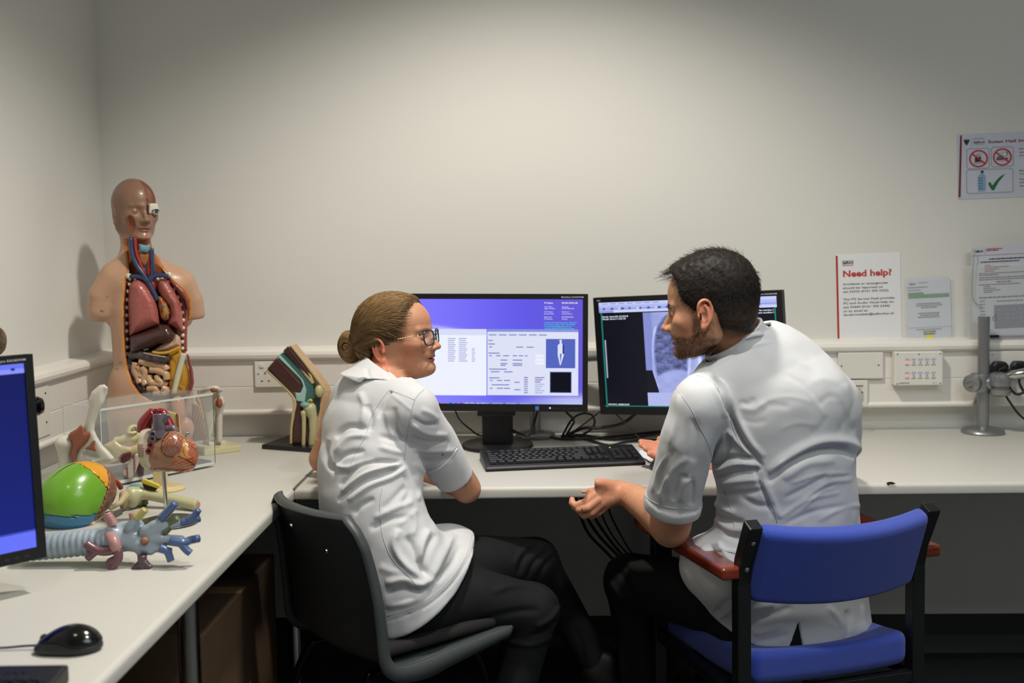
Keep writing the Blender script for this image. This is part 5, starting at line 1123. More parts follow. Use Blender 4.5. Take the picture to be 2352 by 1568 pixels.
blob('heart_body', heart_f, *bb([Hh(310, 975, -.06), Hh(460, 1085, .06)], .01), .0019, cmat('heart_paint', (150, 100, 80), .22, attr=True, coat=.5), ht, heart_c)
VRd = cmat('heart_red', (134, 32, 38), .2, coat=.5); VG = cmat('heart_grey', (98, 88, 98), .25, coat=.5)
ctube('aorta', [Hh(330, 992, .01), Hh(334, 972, .01), Hh(345, 955, .008), Hh(352, 944, .005)], [.016, .017, .014, .010], VRd, ht, 18); ctube('aorta', [Hh(352, 965, .012), Hh(370, 950, .012), Hh(384, 965, .01), Hh(396, 992, .005)], [.014, .013, .012, .012], VRd, ht, 18)
for x, y in ((346, 943), (357, 941), (368, 941)):
    MB().lathe([(.0065, -.012), (.0065, 0), (.004, .0005), (.004, -.004)], Hh(x, y, .005), 16, (0, -.25, 1)).build('artery_stub', VRd, ht, smooth='auto')
ctube('main_vein', [Hh(364, 950, -.02), Hh(365, 970, -.022), Hh(366, 985, -.02), Hh(362, 1002, -.02)], [.013, .0125, .014, .018], VG, ht, 18); ctube('vein_branch', [Hh(372, 970, -.02), Hh(381, 960, -.022), Hh(387, 952, -.022)], [.008, .0065, .006], VG, ht, 14)
ctube('vein_branch', [Hh(384, 985, .0), Hh(396, 984, .0), Hh(404, 992, 0)], [.01, .009, .008], VG, ht, 14)
for x, y, c1 in ((351, 997, VG), (350, 1007, VG), (346, 1022, VRd), (342, 1036, VRd)):
    n_ = np.array((-.2, -.95, .0)); MB().tube([Hh(x, y, -.043)+np.array((math.cos(t), 0, math.sin(t)))*.0058 for t in np.linspace(0, 2*PI, 18)], .0022, 8).build('vessel_opening', c1, ht, smooth=True)
    MB().lathe([(.005, 0), (.0045, .001), (0, .0012)], Hh(x, y, -.042), 14, (0, -1, 0)).build('vessel_hollow', cmat('hollow_dark', (40, 16, 20), .5), ht)
ctube('pin', [Hh(426, 1000, -.01), Hh(434, 993, -.012)], .003, M_chrome, ht)
# ------------------------------------------------------------------ bronchial tree
BY = 2.10
br = thing('bronchial_tree_model', 'pale blue windpipe model with coloured branches lying in front of the skull', 'anatomical model', PZ(260, 1290, ZD))
def Bp(x, y, dy=0.): return PY(x, y, BY+dy)
M_tr = cmat('airway_blue', (150, 164, 176), .3, var=.06, vscale=60)
def tree_f(p):
    a, b = Bp(30, 1262), Bp(270, 1238); ab = b-a; t = np.clip((p-a.astype(np.float32))@ab/(ab@ab), 0, 1)
    d = s_cap(p, a, b, .0245, .0255)-.0016*np.sin(t*105)*(t < .92)
    d = smin(d, s_chain(p, [Bp(262, 1238), Bp(300, 1228), Bp(322, 1215, .01)], [.023, .016, .011]), .010); d = smin(d, s_chain(p, [Bp(285, 1240), Bp(330, 1250, -.01), Bp(345, 1262, -.015)], [.020, .017, .011]), .010)
    d = smin(d, s_chain(p, [Bp(240, 1228, .01), Bp(285, 1210, .01), Bp(318, 1205)], [.012, .012, .010]), .010)
    for pts, r in (([(298, 1210), (306, 1198), (312, 1190)], .010), ([(340, 1215), (365, 1200), (378, 1182)], .010), ([(350, 1222), (395, 1205), (420, 1200)], .009), ([(345, 1235), (390, 1240), (415, 1240)], .012), ([(348, 1250), (365, 1258), (375, 1262)], .010), ([(322, 1255), (326, 1270), (327, 1280)], .011), ([(262, 1240), (262, 1225), (255, 1215)], .012), ([(330, 1220), (345, 1215), (352, 1206)], .009)):
        d = smin(d, s_chain(p, [Bp(x, y, -.012) for x, y in pts], [r*.98, r*.86, r*.8]), .006)
    return d
blob('airway', tree_f, *bb([Bp(28, 1180, -.06), Bp(430, 1295, .06)], .015), .0026, M_tr, br)
BC = {k: cmat('branch_paint_'+k, c_, .3) for k, c_ in dict(blue=(76, 98, 140), yellow=(176, 168, 92), green=(90, 108, 70), plum=(110, 74, 82), mauve=(84, 64, 74), pink=(172, 128, 126), orange=(150, 104, 78)).items()}
for col, pts, r in (('yellow', [(312, 1190), (322, 1182), (334, 1170)], .0075), ('blue', [(370, 1192), (388, 1172), (403, 1155)], .0085), ('blue', [(418, 1200), (440, 1195), (458, 1190)], .0075), ('blue', [(432, 1196), (448, 1182), (456, 1170)], .007),
                    ('blue', [(392, 1242), (420, 1246), (438, 1240), (457, 1236)], .0082), ('blue', [(415, 1246), (428, 1262), (438, 1270)], .0075), ('blue', [(368, 1258), (384, 1266), (393, 1288)], .0075), ('blue', [(376, 1262), (390, 1264), (394, 1264)], .006),
                    ('green', [(378, 1220), (392, 1206), (410, 1190)], .0078), ('yellow', [(345, 1222), (348, 1210), (349, 1200)], .006), ('yellow', [(350, 1220), (362, 1214), (370, 1211)], .0055), ('orange', [(345, 1222), (335, 1232), (332, 1245)], .0075), ('orange', [(344, 1226), (348, 1236), (340, 1240)], .006),
                    ('mauve', [(327, 1275), (327, 1290), (328, 1316)], .0085), ('mauve', [(326, 1292), (314, 1302), (307, 1312)], .007), ('mauve', [(330, 1290), (340, 1300), (347, 1304)], .007),
                    ('pink', [(253, 1226), (262, 1245), (268, 1262)], .011), ('plum', [(262, 1262), (240, 1266), (220, 1262), (197, 1248)], .0085), ('plum', [(222, 1264), (212, 1272), (201, 1282)], .0075), ('plum', [(270, 1262), (272, 1280), (262, 1296), (255, 1312)], .0085), ('plum', [(268, 1284), (254, 1290), (253, 1292)], .008),
                    ('pink', [(262, 1205), (252, 1195), (246, 1178)], .008), ('pink', [(305, 1190), (303, 1182), (302, 1178)], .006), ('pink', [(236, 1228), (228, 1212), (222, 1198)] if 0 else [(262, 1206), (258, 1198), (250, 1184)], .008)):
    ctube('branch_'+col, [Bp(x, y, -.03 if y > 1240 else -.012) for x, y in pts], [r*1.1, r, r*.95], BC[col], br, 12)
# ------------------------------------------------------------------ knee model
kb = thing('knee_model', 'cut-away knee joint model on a black base behind the woman', 'anatomical model', PZ(690, 1030, ZD))
a, b, c_ = PZ(601, 1031, ZD), PZ(760, 1043, ZD), PZ(668, 1008, ZD)
Xk = b-a; Lk = np.linalg.norm(Xk); Xk /= Lk; KY = 3.30
poly = [a, b, b+np.array((.0, .14, 0)), c_+np.array((.0, .02, 0))]
mb = MB(); n = 4; V = [q for q in poly]+[q+Zu*.014 for q in poly]; mb.add(V, [(0, 1, 2, 3), (4, 7, 6, 5)]+[(i, (i+1) % 4, 4+(i+1) % 4, 4+i) for i in range(4)]).build('base', mat('gloss_black_base', (26, 26, 25), .25), kb, bevel=.002)
def Kp(x, y, dy=0.): return PY(x, y, KY+dy)
skn = [(610, 851), (613, 845), (665, 790), (674, 788), (682, 791), (720, 838), (752, 876), (760, 893), (761, 905), (755, 940), (742, 985), (735, 1022), (666, 1022), (665, 1000), (667, 975), (674, 940), (676, 925), (672, 912), (655, 892)]
def kextr(name, pl, d0, d1, m_, bev=.002, sm=True):
    fr = (Kp(0, 0)*0, (1, 0, 0), (0, 0, 1), (0, -1, 0)); P = [Kp(x, y) for x, y in pl]
    return MB().prism([(q[0], q[2]) for q in P], -KY-d1, -KY-d0, ((0, 0, 0), (1, 0, 0), (0, 0, 1), (0, -1, 0))).build(name, m_, kb, bevel=bev)
# the slab is turned: its skin side shows on the right, so shift the rear half rightwards
M_kskin = cmat('knee_skin', (196, 158, 120), .4)
inner = [(613, 851), (668, 793), (700, 832), (735, 880), (741, 896), (742, 910), (737, 945), (731, 985), (727, 1022), (669, 1022), (668, 998), (671, 970), (678, 935), (679, 922), (674, 908), (656, 889)]
skin2 = [(x+14 if x > 690 else x+6, y-3) for x, y in inner]
P1 = [Kp(x, y, -.0) for x, y in inner]; P2 = [Kp(x, y, .055) for x, y in [(617, 846), (681, 788), (722, 838), (756, 882), (762, 898), (762, 910), (757, 945), (747, 985), (738, 1018), (680, 1018), (672, 998), (675, 970), (682, 935), (683, 922), (678, 908), (660, 886)]]
n = len(P1); V = P1+P2; F = [(i, (i+1) % n, n+(i+1) % n, n+i) for i in range(n)]+[tuple(range(n-1, -1, -1)), tuple(range(n, 2*n))]
MB().add(V, F).build('skin', M_kskin, kb, bevel=.002)
M_kfat = cmat('knee_fat', (190, 170, 122), .4); M_kmus = cmat('knee_muscle', (66, 34, 34), .4, var=.1, vscale=50); M_kteal = cmat('knee_teal', (64, 104, 100), .3); M_ktl = cmat('knee_pale_teal', (150, 188, 180), .3); M_kdk = cmat('knee_dark', (20, 44, 40), .3); M_kb = cmat('knee_bone', (178, 174, 128), .35)
def kp(name, pl, dy, th, m_, rnd=.0025, h=.0022): pil(name, pl, KY+dy, th, m_, kb, h, rnd)
kp('fat_layer', [(610, 851), (614, 847), (672, 905), (680, 918), (682, 930), (676, 955), (672, 985), (671, 1020), (665, 1020), (666, 985), (670, 950), (674, 930), (671, 915), (655, 893)], -.004, .007, M_kfat)
kp('fat_layer', [(665, 794), (669, 791), (702, 830), (738, 876), (748, 890), (742, 895), (732, 880), (700, 838)], -.004, .007, M_kfat)
kp('muscle', [(614, 846), (636, 821), (694, 884), (691, 898), (686, 902), (677, 898), (672, 900), (650, 878)], -.005, .009, M_kmus)
kp('muscle', [(650, 806), (662, 794), (684, 822), (700, 842), (712, 862), (720, 876), (700, 856), (680, 838)], -.005, .009, M_kmus)
kp('bone_section', [(636, 820), (651, 808), (682, 838), (702, 858), (722, 878), (726, 895), (730, 915), (716, 925), (695, 922), (682, 920), (678, 900), (690, 902), (695, 890), (690, 870), (664, 845)], -.003, .006, M_kteal)
kp('cartilage_band', [(637, 820), (644, 815), (676, 850), (696, 872), (704, 895), (700, 925), (680, 920), (678, 900), (690, 902), (696, 886), (690, 870), (664, 845)], -.008, .005, M_ktl)
kp('joint_cavity', [(706, 870), (724, 878), (728, 895), (736, 910), (735, 940), (728, 960), (716, 930), (704, 920), (700, 900)], -.005, .004, M_kdk)
kp('fat_pad', [(686, 842), (700, 848), (716, 862), (722, 880), (716, 882), (700, 862)], -.008, .005, M_kfat)
blob('knee_cap', lambda p: s_ell(p, Kp(733, 898, -.010), (.013, .014, .019)), *bb([Kp(715, 875, -.03), Kp(750, 920, .02)], .01), .002, M_kb, kb)
kp('muscle', [(681, 925), (690, 922), (692, 935), (697, 950), (698, 1018), (672, 1018), (674, 970), (680, 945)], -.004, .007, M_kmus); kp('muscle', [(698, 950), (706, 950), (712, 1018), (698, 1018)], -.003, .006, M_kmus)
blob('shin_bone', lambda p: s_chain(p, [Kp(712, 938, -.008), Kp(719, 960, -.008), Kp(719, 990, -.008), Kp(717, 1019, -.008)], [.020, .0135, .012, .0115]), *bb([Kp(685, 915, -.04), Kp(745, 1022, .02)], .01), .0022, M_kb, kb)
blob('calf_bone', lambda p: s_chain(p, [Kp(697, 948, -.018), Kp(698, 960, -.018), Kp(698, 990, -.018), Kp(697, 1021, -.018)], [.009, .0065, .0062, .006]), *bb([Kp(680, 935, -.04), Kp(712, 1024, .02)], .01), .002, M_kb, kb)
blob('joint_cartilage', lambda p: s_ell(p, Kp(702, 929, -.014), (.017, .016, .009)), *bb([Kp(682, 915, -.04), Kp(725, 945, .02)], .01), .002, cmat('joint_blue', (118, 160, 160), .3), kb)
ctube('ligament', [Kp(708, 921, -.018), Kp(713, 918, -.02), Kp(717, 921, -.018)], .003, cmat('strip_yellow'), kb)
# ------------------------------------------------------------------ brown oval model behind the left monitor
oc = PY(-14, 783, 2.35)
om = thing('oval_model', 'edge of a dark brown oval model on a stand behind the left monitor', 'anatomical model', (oc[0], oc[1], ZD))
blob('oval_body', lambda p: s_ell(p, oc, (.026, .026, .034))+.0006*vnoise(p, 200), oc-.05, oc+.05, .002, cmat('oval_brown', (88, 70, 50), .25, var=.3, vscale=60), om)
MB().tube([oc-Zu*.02, (oc[0], oc[1], ZD+.01)], .005, 12).build('rod', M_chrome, om, smooth='auto'); MB().lathe([(.045, 0), (.045, .008), (.0, .01)], (oc[0], oc[1], ZD), 30).build('round_base', M_steelblack, om, smooth='auto')
# ------------------------------------------------------------------ black plastic chair
def sheet(U, T, P): pass
ch = thing('plastic_chair', 'dark grey plastic chair with chrome-tipped steel legs under the woman', 'chair', (-.25, 2.55, 0))
A_ = math.radians(40.5); Fh = np.array([math.cos(A_), math.sin(A_), 0]); Sh = np.array([-Fh[1], Fh[0], 0]); N0 = np.array([-.376, 2.318, -.012])
WC = .435
def cp(f, s_, z): return N0+Fh*f+Sh*(s_+WC/2)+Zu*z
prof = cr([(.375, .418), (.386, .432), (.372, .444), (.29, .441), (.15, .432), (.06, .428), (.012, .436), (-.012, .466), (-.018, .53), (-.028, .62), (-.044, .70), (-.064, .768)], 6)
nt = len(prof); nu = 25; V = []; tt = np.linspace(0, 1, nt)
L_ = np.concatenate([[0], np.cumsum(np.hypot(*(prof[1:]-prof[:-1]).T))]); L_ /= L_[-1]
def hw(l):
    w_ = np.interp(l, [0, .06, .35, .5, .75, .92, .97, 1.0], [.185, .205, .212, .215, .212, .200, .186, .160]); return w_
def curv(l): return np.interp(l, [0, .3, .45, .6, 1], [0, .004, .03, .040, .036])
def spt(i, u):
    f, z = prof[i]; l = L_[i]; k = (2*u-1); b = curv(l)*abs(k)**2.2
    dip = .010*(1-k*k)*np.interp(l, [0, .1, .3, .4], [0, 1, 1, 0])
    return cp(f+b, k*hw(l), z-dip)
V = [spt(i, u/(nu-1)) for i in range(nt) for u in range(nu)]
i_ = np.arange(nt*nu).reshape(nt, nu); F = np.stack([i_[:-1, :-1].ravel(), i_[1:, :-1].ravel(), i_[1:, 1:].ravel(), i_[:-1, 1:].ravel()], 1)
M_chair = mat('chair_polypropylene', (52, 58, 60), .42, bump=.12, bscale=700)
me = npmesh('shell', np.array(V), F); o = link('shell', me, M_chair, ch); s_ = o.modifiers.new('thick', 'SOLIDIFY'); s_.thickness = .006; s_.offset = 0
edge = [spt(i, 0) for i in range(2, nt-1)]+[spt(nt-1, u/(nu-1)) for u in range(nu)]+[spt(i, 1) for i in range(nt-2, 1, -1)]
# rolled rim: a flat strip standing off the shell edge
rim = MB(); P = np.array(edge); n = len(P); back = -Fh
vs_ = []
for k in range(n):
    tg = P[min(k+1, n-1)]-P[max(k-1, 0)]; tg /= np.linalg.norm(tg)
    if k < nt-3: i = k+2
    elif k < nt-3+nu: i = nt-1
    else: i = nt-2-(k-(nt-3+nu))
    i = min(max(i, 1), nt-2); pt = prof[i+1]-prof[i-1]; pt = pt/np.linalg.norm(pt); nn = (Fh*(-pt[1])*-1+Zu*pt[0]*-1); out = np.array([0., 0, 0])
    nb = Fh*(-abs(pt[1]))+Zu*(-abs(pt[0])); wd = np.interp(L_[i], [0, .2, .38, .45, .6, 1], [.018, .030, .040, .038, .026, .020])
    vs_.append((P[k], nb/np.linalg.norm(nb), wd))
sidev = lambda k: (Sh*(-1 if k < nt-3 else (1 if k >= nt-3+nu else 0))+Zu*(.0 if k < nt-3 or k >= nt-3+nu else 1))
V = []
for k, (q, nb, wd) in enumerate(vs_):
    o_ = sidev(k)*.006; V += [q+o_*.2+nb*-.004, q+o_+nb*-.002, q+o_*1.4+nb*wd*.5, q+o_+nb*wd, q+o_*.2+nb*wd]
F = [(k*5+j, k*5+(j+1) % 5, (k+1)*5+(j+1) % 5, (k+1)*5+j) for k in range(n-1) for j in range(5)]+[(0, 1, 2, 3, 4), tuple(range((n-1)*5, n*5))]
rim.add(V, F).build('rolled_rim', mat('chair_rim', (64, 69, 69), .42, bump=.1, bscale=700), ch, smooth=True)
def padf(p):
    q = p-cp(.185, -.022, .458).astype(np.float32); a = np.stack([q@Fh, q@Sh, q[:, 2]], 1).astype(np.float32); a[:, 2] += .004*(1-np.clip((a[:, 1]/.16)**2, 0, 1)); return s_box(a, (0, 0, 0), (.165, .168, .013), None, .012)
blob('seat_pad', padf, *bb([cp(-.02, -.2, .42), cp(.4, .2, .49), cp(-.02, .2, .42), cp(.4, -.2, .42)], .02), .004, mat('pad_weave', (30, 28, 28), .9, bump=.9, bscale=900, var=.25, vscale=500), ch)
for s_, z in ((-.155, .715), (-.015, .745)): MB().lathe([(.005, 0), (.0045, .002), (.0, .003)], cp(-.085 if z < .74 else -.094, s_, z-.01)+Fh*.006*0, 12, -Fh).build('rivet', M_chrome, ch, smooth='auto')
M_leg = mat('black_chrome', (40, 40, 42), .15, metal=1)
for s_ in (-.13, .13):
    MB().tube(cr([cp(.34, s_, .405), cp(.2, s_, .400), cp(.06, s_, .400), cp(.02, s_*1.05, .385), cp(-.02, s_*1.2, .28), cp(-.09, s_*1.45, .0)], 6), .0105, 12).build('leg', M_leg, ch, smooth=True)
    MB().tube(cr([cp(.10, s_*.9, .395), cp(.28, s_*.9, .392), cp(.325, s_, .372), cp(.35, s_*1.15, .28), cp(.40, s_*1.4, .0)], 6), .0105, 12).build('leg', M_leg, ch, smooth=True)
MB().tube([cp(.12, -.13, .400), cp(.12, .13, .400)], .010, 12).build('cross_bar', M_leg, ch, smooth='auto'); MB().tube([cp(.26, -.12, .395), cp(.26, .12, .395)], .010, 12).build('cross_bar', M_leg, ch, smooth='auto')
# ------------------------------------------------------------------ blue armchair
bc = thing('armchair', 'blue upholstered armchair with black steel frame and wooden arms under the man', 'chair', (.6, 2.5, 0))
PL = PY(1703, 1450, 2.37); PR = PY(2101, 1450, 2.51); PL[2] = PR[2] = 0
Wb = PR-PL; WB = np.linalg.norm(Wb); Wb /= WB; Fb = np.array([-Wb[1], Wb[0], 0])
def bp(f, s_, z): return PL+Fb*f+Wb*s_+Zu*z
RB = np.stack([Wb, Fb, Zu], 1)
M_fab = mat('blue_wool', (50, 74, 172), .95, bump=.8, bscale=1400, var=.10, vscale=900, sheen=.25, spec=.2)
M_arm = mat('mahogany_varnish', (112, 44, 22), .25, var=.3, vscale=14, stretch=(1, 1, 9), coat=.5)
tw = .032
for s_ in (0, WB):
    pts = [bp(0, s_, 0), bp(0, s_, .60), bp(-.012, s_, .65), bp(-.055, s_, .742)]
    MB().tube(pts, [tw/2, tw/2, tw/2, tw/2], 4, sq=True, up=Wb).build('back_post', M_steelblack, bc, bevel=.003)
    MB().tube([bp(.44, s_, 0), bp(.44, s_, .612)], tw/2, 4, sq=True, up=Wb).build('front_leg', M_steelblack, bc, bevel=.003)
    MB().box(bp(.22, s_, .338), (.026, .42, .026), RB).build('side_rail', M_steelblack, bc, bevel=.002)
    MB().box(bp(.22, s_, .607), (.02, .43, .012), RB).build('arm_rail', M_steelblack, bc, bevel=.002)
    o_ = -.030 if s_ == 0 else .030
    a = []; xs = (-.024, .024)
    MB().box(bp(.225, s_+o_, .627), (.052, .49, .028), RB).build('armrest', M_arm, bc, bevel=.007, seg=3)
    for z in (.70, .635): MB().lathe([(.0055, 0), (.005, .002), (0, .0028)], bp(-.052 if z > .68 else -.024, s_, z), 12, -Fb).build('screw', M_chrome, bc, smooth='auto') if s_ == 0 else None
for f_ in (.0, .44): MB().box(bp(f_, WB/2, .338), (WB, .026, .026), RB).build('cross_rail', M_steelblack, bc, bevel=.002)
def seatf(p):
    q = p-bp(.225, WB/2, .392).astype(np.float32); a = (q@RB.astype(np.float32)); a[:, 2] += .075*a[:, 1]; r2 = 1-np.clip((a[:, 0]/.24)**2, 0, 1); a[:, 2] += .038*r2*np.clip(1-((a[:, 1]+.02)/.24)**2, 0, 1)
    return s_box(a, (0, 0, 0), (WB/2-.020, .235, .040), None, .024)
cb4 = [bp(-.03, 0, .36), bp(.5, WB, .47), bp(-.03, WB, .36), bp(.5, 0, .36)]
blob('seat_cushion', seatf, *bb(cb4, .02), .0045, M_fab, bc)
def backf(p):
    q = p-bp(-.028, WB/2, .647).astype(np.float32); a = (q@RB.astype(np.float32)); tl = .36; a = np.stack([a[:, 0], a[:, 1]*math.cos(tl)+a[:, 2]*math.sin(tl), -a[:, 1]*math.sin(tl)+a[:, 2]*math.cos(tl)], 1)
    a[:, 1] += .045*(1-(a[:, 0]/(WB/2))**2)*1.0-.012
    return s_box(a, (0, 0, 0), (WB/2-.013, .024, .093), None, .018)
blob('backrest', backf, *bb([bp(-.16, -.02, .56), bp(.08, WB+.02, .80), bp(-.16, WB, .56), bp(.08, 0, .8)], .02), .0035, M_fab, bc)
# ------------------------------------------------------------------ people: shared
M_coat = mat('tunic_cloth', (198, 199, 200), .75, bump=.12, bscale=1600, spec=.25, sheen=.15)
M_trs = mat('black_trouser_cloth', (17, 18, 20), .8, bump=.3, bscale=1500, spec=.3)
M_shoe = mat('black_shoe', (16, 16, 17), .4)
M_skinp = mat('skin', (200, 150, 120), .48, attr=True, spec=.4, bump=.10, bscale=900)
def many(name, f, boxes, m_, parent, col=None, post=None, it=1):
    """one mesh evaluated at several resolutions; boxes = (lo, hi, h)"""
    VV, FF, n = [], [], 0
    for lo, hi, h in boxes:
        V, F = fsdf(f, lo, hi, h); V = lap(V, F, it); VV.append(V); FF.append(F+n); n += len(V)
    V = np.concatenate(VV); F = np.concatenate(FF)
    if post is not None: V = post(V, nrm(V, F), F)
    return link(name, npmesh(name, V, F, col(V) if col is not None else None), m_, parent)
def grad(f, q, e=.001):
    q = q.astype(np.float32); g = np.stack([f(q+np.array(v, np.float32)*e)-f(q-np.array(v, np.float32)*e) for v in np.eye(3)], 1); return g/(np.linalg.norm(g, axis=1)[:, None]+1e-9)
def strand_mesh(name, paths, rad, cols, m_, parent, tip=.3):
    """paths (N, K, 3) world; three sided hairs in one mesh"""
    N_, K, _ = paths.shape; tg = np.gradient(paths, axis=1); tg /= np.linalg.norm(tg, axis=2, keepdims=True)+1e-9
    up = np.array([.3, .5, .8]); a = np.cross(tg, up); a /= np.linalg.norm(a, axis=2, keepdims=True)+1e-9; b = np.cross(tg, a)
    r_ = (np.asarray(rad).reshape(-1, 1)*(np.linspace(1, tip, K)*np.minimum(1, .35+np.arange(K)*.3))[None])[:, :, None]
    V = np.stack([paths+(a*math.cos(t)+b*math.sin(t))*r_ for t in (0, 2*PI/3, 4*PI/3)], 2)      # N,K,3,3
    idx = np.arange(N_*K*3).reshape(N_, K, 3); F = np.concatenate([np.stack([idx[:, :-1, j], idx[:, :-1, (j+1) % 3], idx[:, 1:, (j+1) % 3], idx[:, 1:, j]], -1).reshape(-1, 4) for j in range(3)])
    return link(name, npmesh(name, V.reshape(-1, 3), F, np.repeat(cols, K*3, axis=0)), m_, parent)
class Head:
    def __init__(s, org, ang, pitch, S, roll=0):
        s.o = np.array(org, np.float32); s.R = (rotz(ang)@roty(pitch)@rotx(roll)).astype(np.float32); s.S = np.array(S, np.float32)
    def loc(s, p): return ((p-s.o)@s.R)/s.S
    def w(s, *q): return s.o+(np.array(q)*s.S)@s.R.T
def seam(name, base, pxs, r, m_, parent, lift=.0):
    """a stitched line laid on the cloth: points found on the garment mesh"""
    me = base.data; n = len(me.vertices); V = np.zeros(n*3); me.vertices.foreach_get('co', V); V = V.reshape(-1, 3)+np.array(parent_loc(base.parent))
    if not hasattr(seam, 'c') or seam.c[0] is not me:
        F = np.zeros(len(me.loops), np.int32); me.loops.foreach_get('vertex_index', F); seam.c = (me, BVHTree.FromPolygons([Vector(v) for v in V], F.reshape(-1, 4).tolist()))
    bv = seam.c[1]; out = []; 
    for x, y in cr(pxs, 10):
        d = Vector(ray(x, y)).normalized(); h = bv.ray_cast(Vector(O), d)
        if h[0] is not None: out.append(np.array(h[0])+np.array(h[1])*lift)
    if len(out) < 4: return None
    P = np.array(out); 
    for _ in range(2): P[1:-1] = (P[:-2]+P[1:-1]*2+P[2:])/4
    return MB().tube(P, r, 6).build(name, m_, parent, smooth=True)
M_seam = mat('seam_grey', (176, 179, 184), .8); M_seamw = mat('seam_white', (226, 228, 230), .8)
# ================================================================== woman
wm = thing('person', 'woman in white tunic and glasses on the grey plastic chair, hair in a bun', 'person', (-.25, 2.6, 0))
W2 = PY
hW = Head(PY(921, 864, 2.72), math.radians(-15), math.radians(-5), (.955, .90, .865))
FW_ = np.array([math.cos(.61), math.sin(.61), 0])
neckW = [PY(872, 880, 2.70), PY(884, 850, 2.71), PY(897, 815, 2.72)]
armW = [PY(955, 940, 2.57), PY(1008, 1025, 2.655), PY(1072, 1122, 2.725)]
elbW = PY(1062, 1106, 2.73); foreW = [PY(1060, 1108, 2.735), PY(985, 1100, 2.86), PY(900, 1085, 2.95)]
def legsW(p, g=0.):
    d = s_ell(p, PY(935, 1385, 2.60), (.165+g, .15+g, .085+g), rotz(.6))
    d = smin(d, s_chain(p, [PY(945, 1362, 2.60), PY(1090, 1376, 2.62), PY(1222, 1402, 2.66)], [.083+g, .076+g, .064+g]), .03)
    d = smin(d, s_chain(p, [PY(1222, 1402, 2.66), PY(1195, 1520, 2.65), PY(1150, 1720, 2.60), PY(1145, 1790, 2.60)], [.064+g, .055+g, .045+g, .04+g]), .02)
    e = s_chain(p, [PY(975, 1320, 2.70), PY(1110, 1300, 2.77), PY(1228, 1290, 2.84)], [.088+g, .078+g, .062+g])
    e = smin(e, s_chain(p, [PY(1228, 1292, 2.84), PY(1300, 1405, 2.88), PY(1382, 1545, 2.88), PY(1400, 1590, 2.88)], [.060+g, .050+g, .040+g, .038+g]), .02)
    return smin(d, e, .02)
def bodyW(p):
    d = head_sdf(hW.loc(p), True, eo=(-.010, .005, -.016))*.88
    d = smin(d, s_chain(p, neckW, [.052, .048, .046]), .018)
    t = s_chain(p, [PY(868, 925, 2.68), PY(850, 1000, 2.66), PY(852, 1100, 2.62), PY(880, 1200, 2.59), PY(925, 1330, 2.59)], [.09, .12, .115, .11, .12], FW_, .68)
    t = smin(t, s_cap(p, PY(880, 885, 2.70), PY(946, 930, 2.58), .038, .040), .03); t = smin(t, s_cap(p, PY(868, 885, 2.71), PY(812, 905, 2.84), .04, .042), .03)
    d = smin(d, t, .03)
    a = s_chain(p, armW, [.044, .042, .036]); a = smin(a, s_chain(p, foreW, [.036, .036, .026]), .012)
    a = np.minimum(a, s_chain(p, [PY(812, 905, 2.84), PY(770, 985, 2.88), PY(740, 1052, 2.90)], [.044, .040, .034])); a = smin(a, s_chain(p, [PY(742, 1055, 2.90), PY(800, 1078, 2.92), PY(880, 1080, 2.97)], [.033, .033, .025]), .012)
    for k in range(4): a = smin(a, s_chain(p, [PY(905+k*2, 1078+k*3, 2.96), PY(930+k*3, 1074+k*4, 2.99), PY(948+k*2, 1080+k*4, 2.99)], [.0085, .008, .007]), .006); a = smin(a, s_chain(p, [PY(880-k*2, 1078+k*3, 2.97), PY(855-k*3, 1074+k*4, 2.95), PY(840-k*3, 1080+k*4, 2.94)], [.0085, .008, .007]), .006) if k < 0 else a
    a = smin(a, s_chain(p, [PY(890, 1074, 2.96), PY(905, 1062, 2.97), PY(922, 1060, 2.97)], [.010, .009, .008]), .006)
    d = smin(d, a, .02)
    return smin(d, legsW(p, -.012), .02)
SK_W = (186, 134, 104)
def colW(V):
    Cc = painter(V, SK_W); q = hW.loc(V.astype(np.float32)); h = q[:, 2] > -.02
    Ch = head_col(q, V, SK_W, (166, 92, 84), (96, 68, 48)); Cc[h] = Ch[h]
    n = vnoise(V.astype(np.float32), 55, 7); Cc *= (1+.05*n)[:, None]
    er = sstep(.001, .006, head_sdf(q, True, False))*h*sstep(.030, .042, q[:, 2])*sstep(.035, .02, q[:, 0])*(np.abs(q[:, 1]) > .06); paint(Cc, er*.5, (226, 118, 90))
    pp = pix(V)
    for x, y, r_ in ((941, 857, 1.6), (962, 806, 1.1), (957, 842, 1.0), (973, 812, 1), (953, 745, 1), (950, 828, 1), (935, 812, 1)): paint(Cc, (np.hypot(pp[:, 0]-x, pp[:, 1]-y) < r_)*.6*h, (110, 66, 50))
    return Cc
lo_h, hi_h = bb([PY(905, 680, 2.72)], .0); 
hb_lo = hW.o-np.array((.13, .12, .045)); hb_hi = hW.o+np.array((.13, .12, .225))
alo, ahi = bb([PY(700, 1030, 2.9), PY(1100, 1150, 2.72), PY(1040, 1030, 2.65), PY(900, 1085, 3.02)], .03)
blo, bhi = bb([PY(730, 850, 2.6), PY(1060, 1000, 2.9)], .02)
many('body', bodyW, [(hb_lo, hb_hi, .0017), ((alo[0], alo[1], alo[2]), (ahi[0], ahi[1], PY(1000, 1050, 2.7)[2]), .0028), ((-.62, 2.38, .0), (.30, 3.06, hb_lo[2]+.012), .0075)], M_skinp, wm, colW)
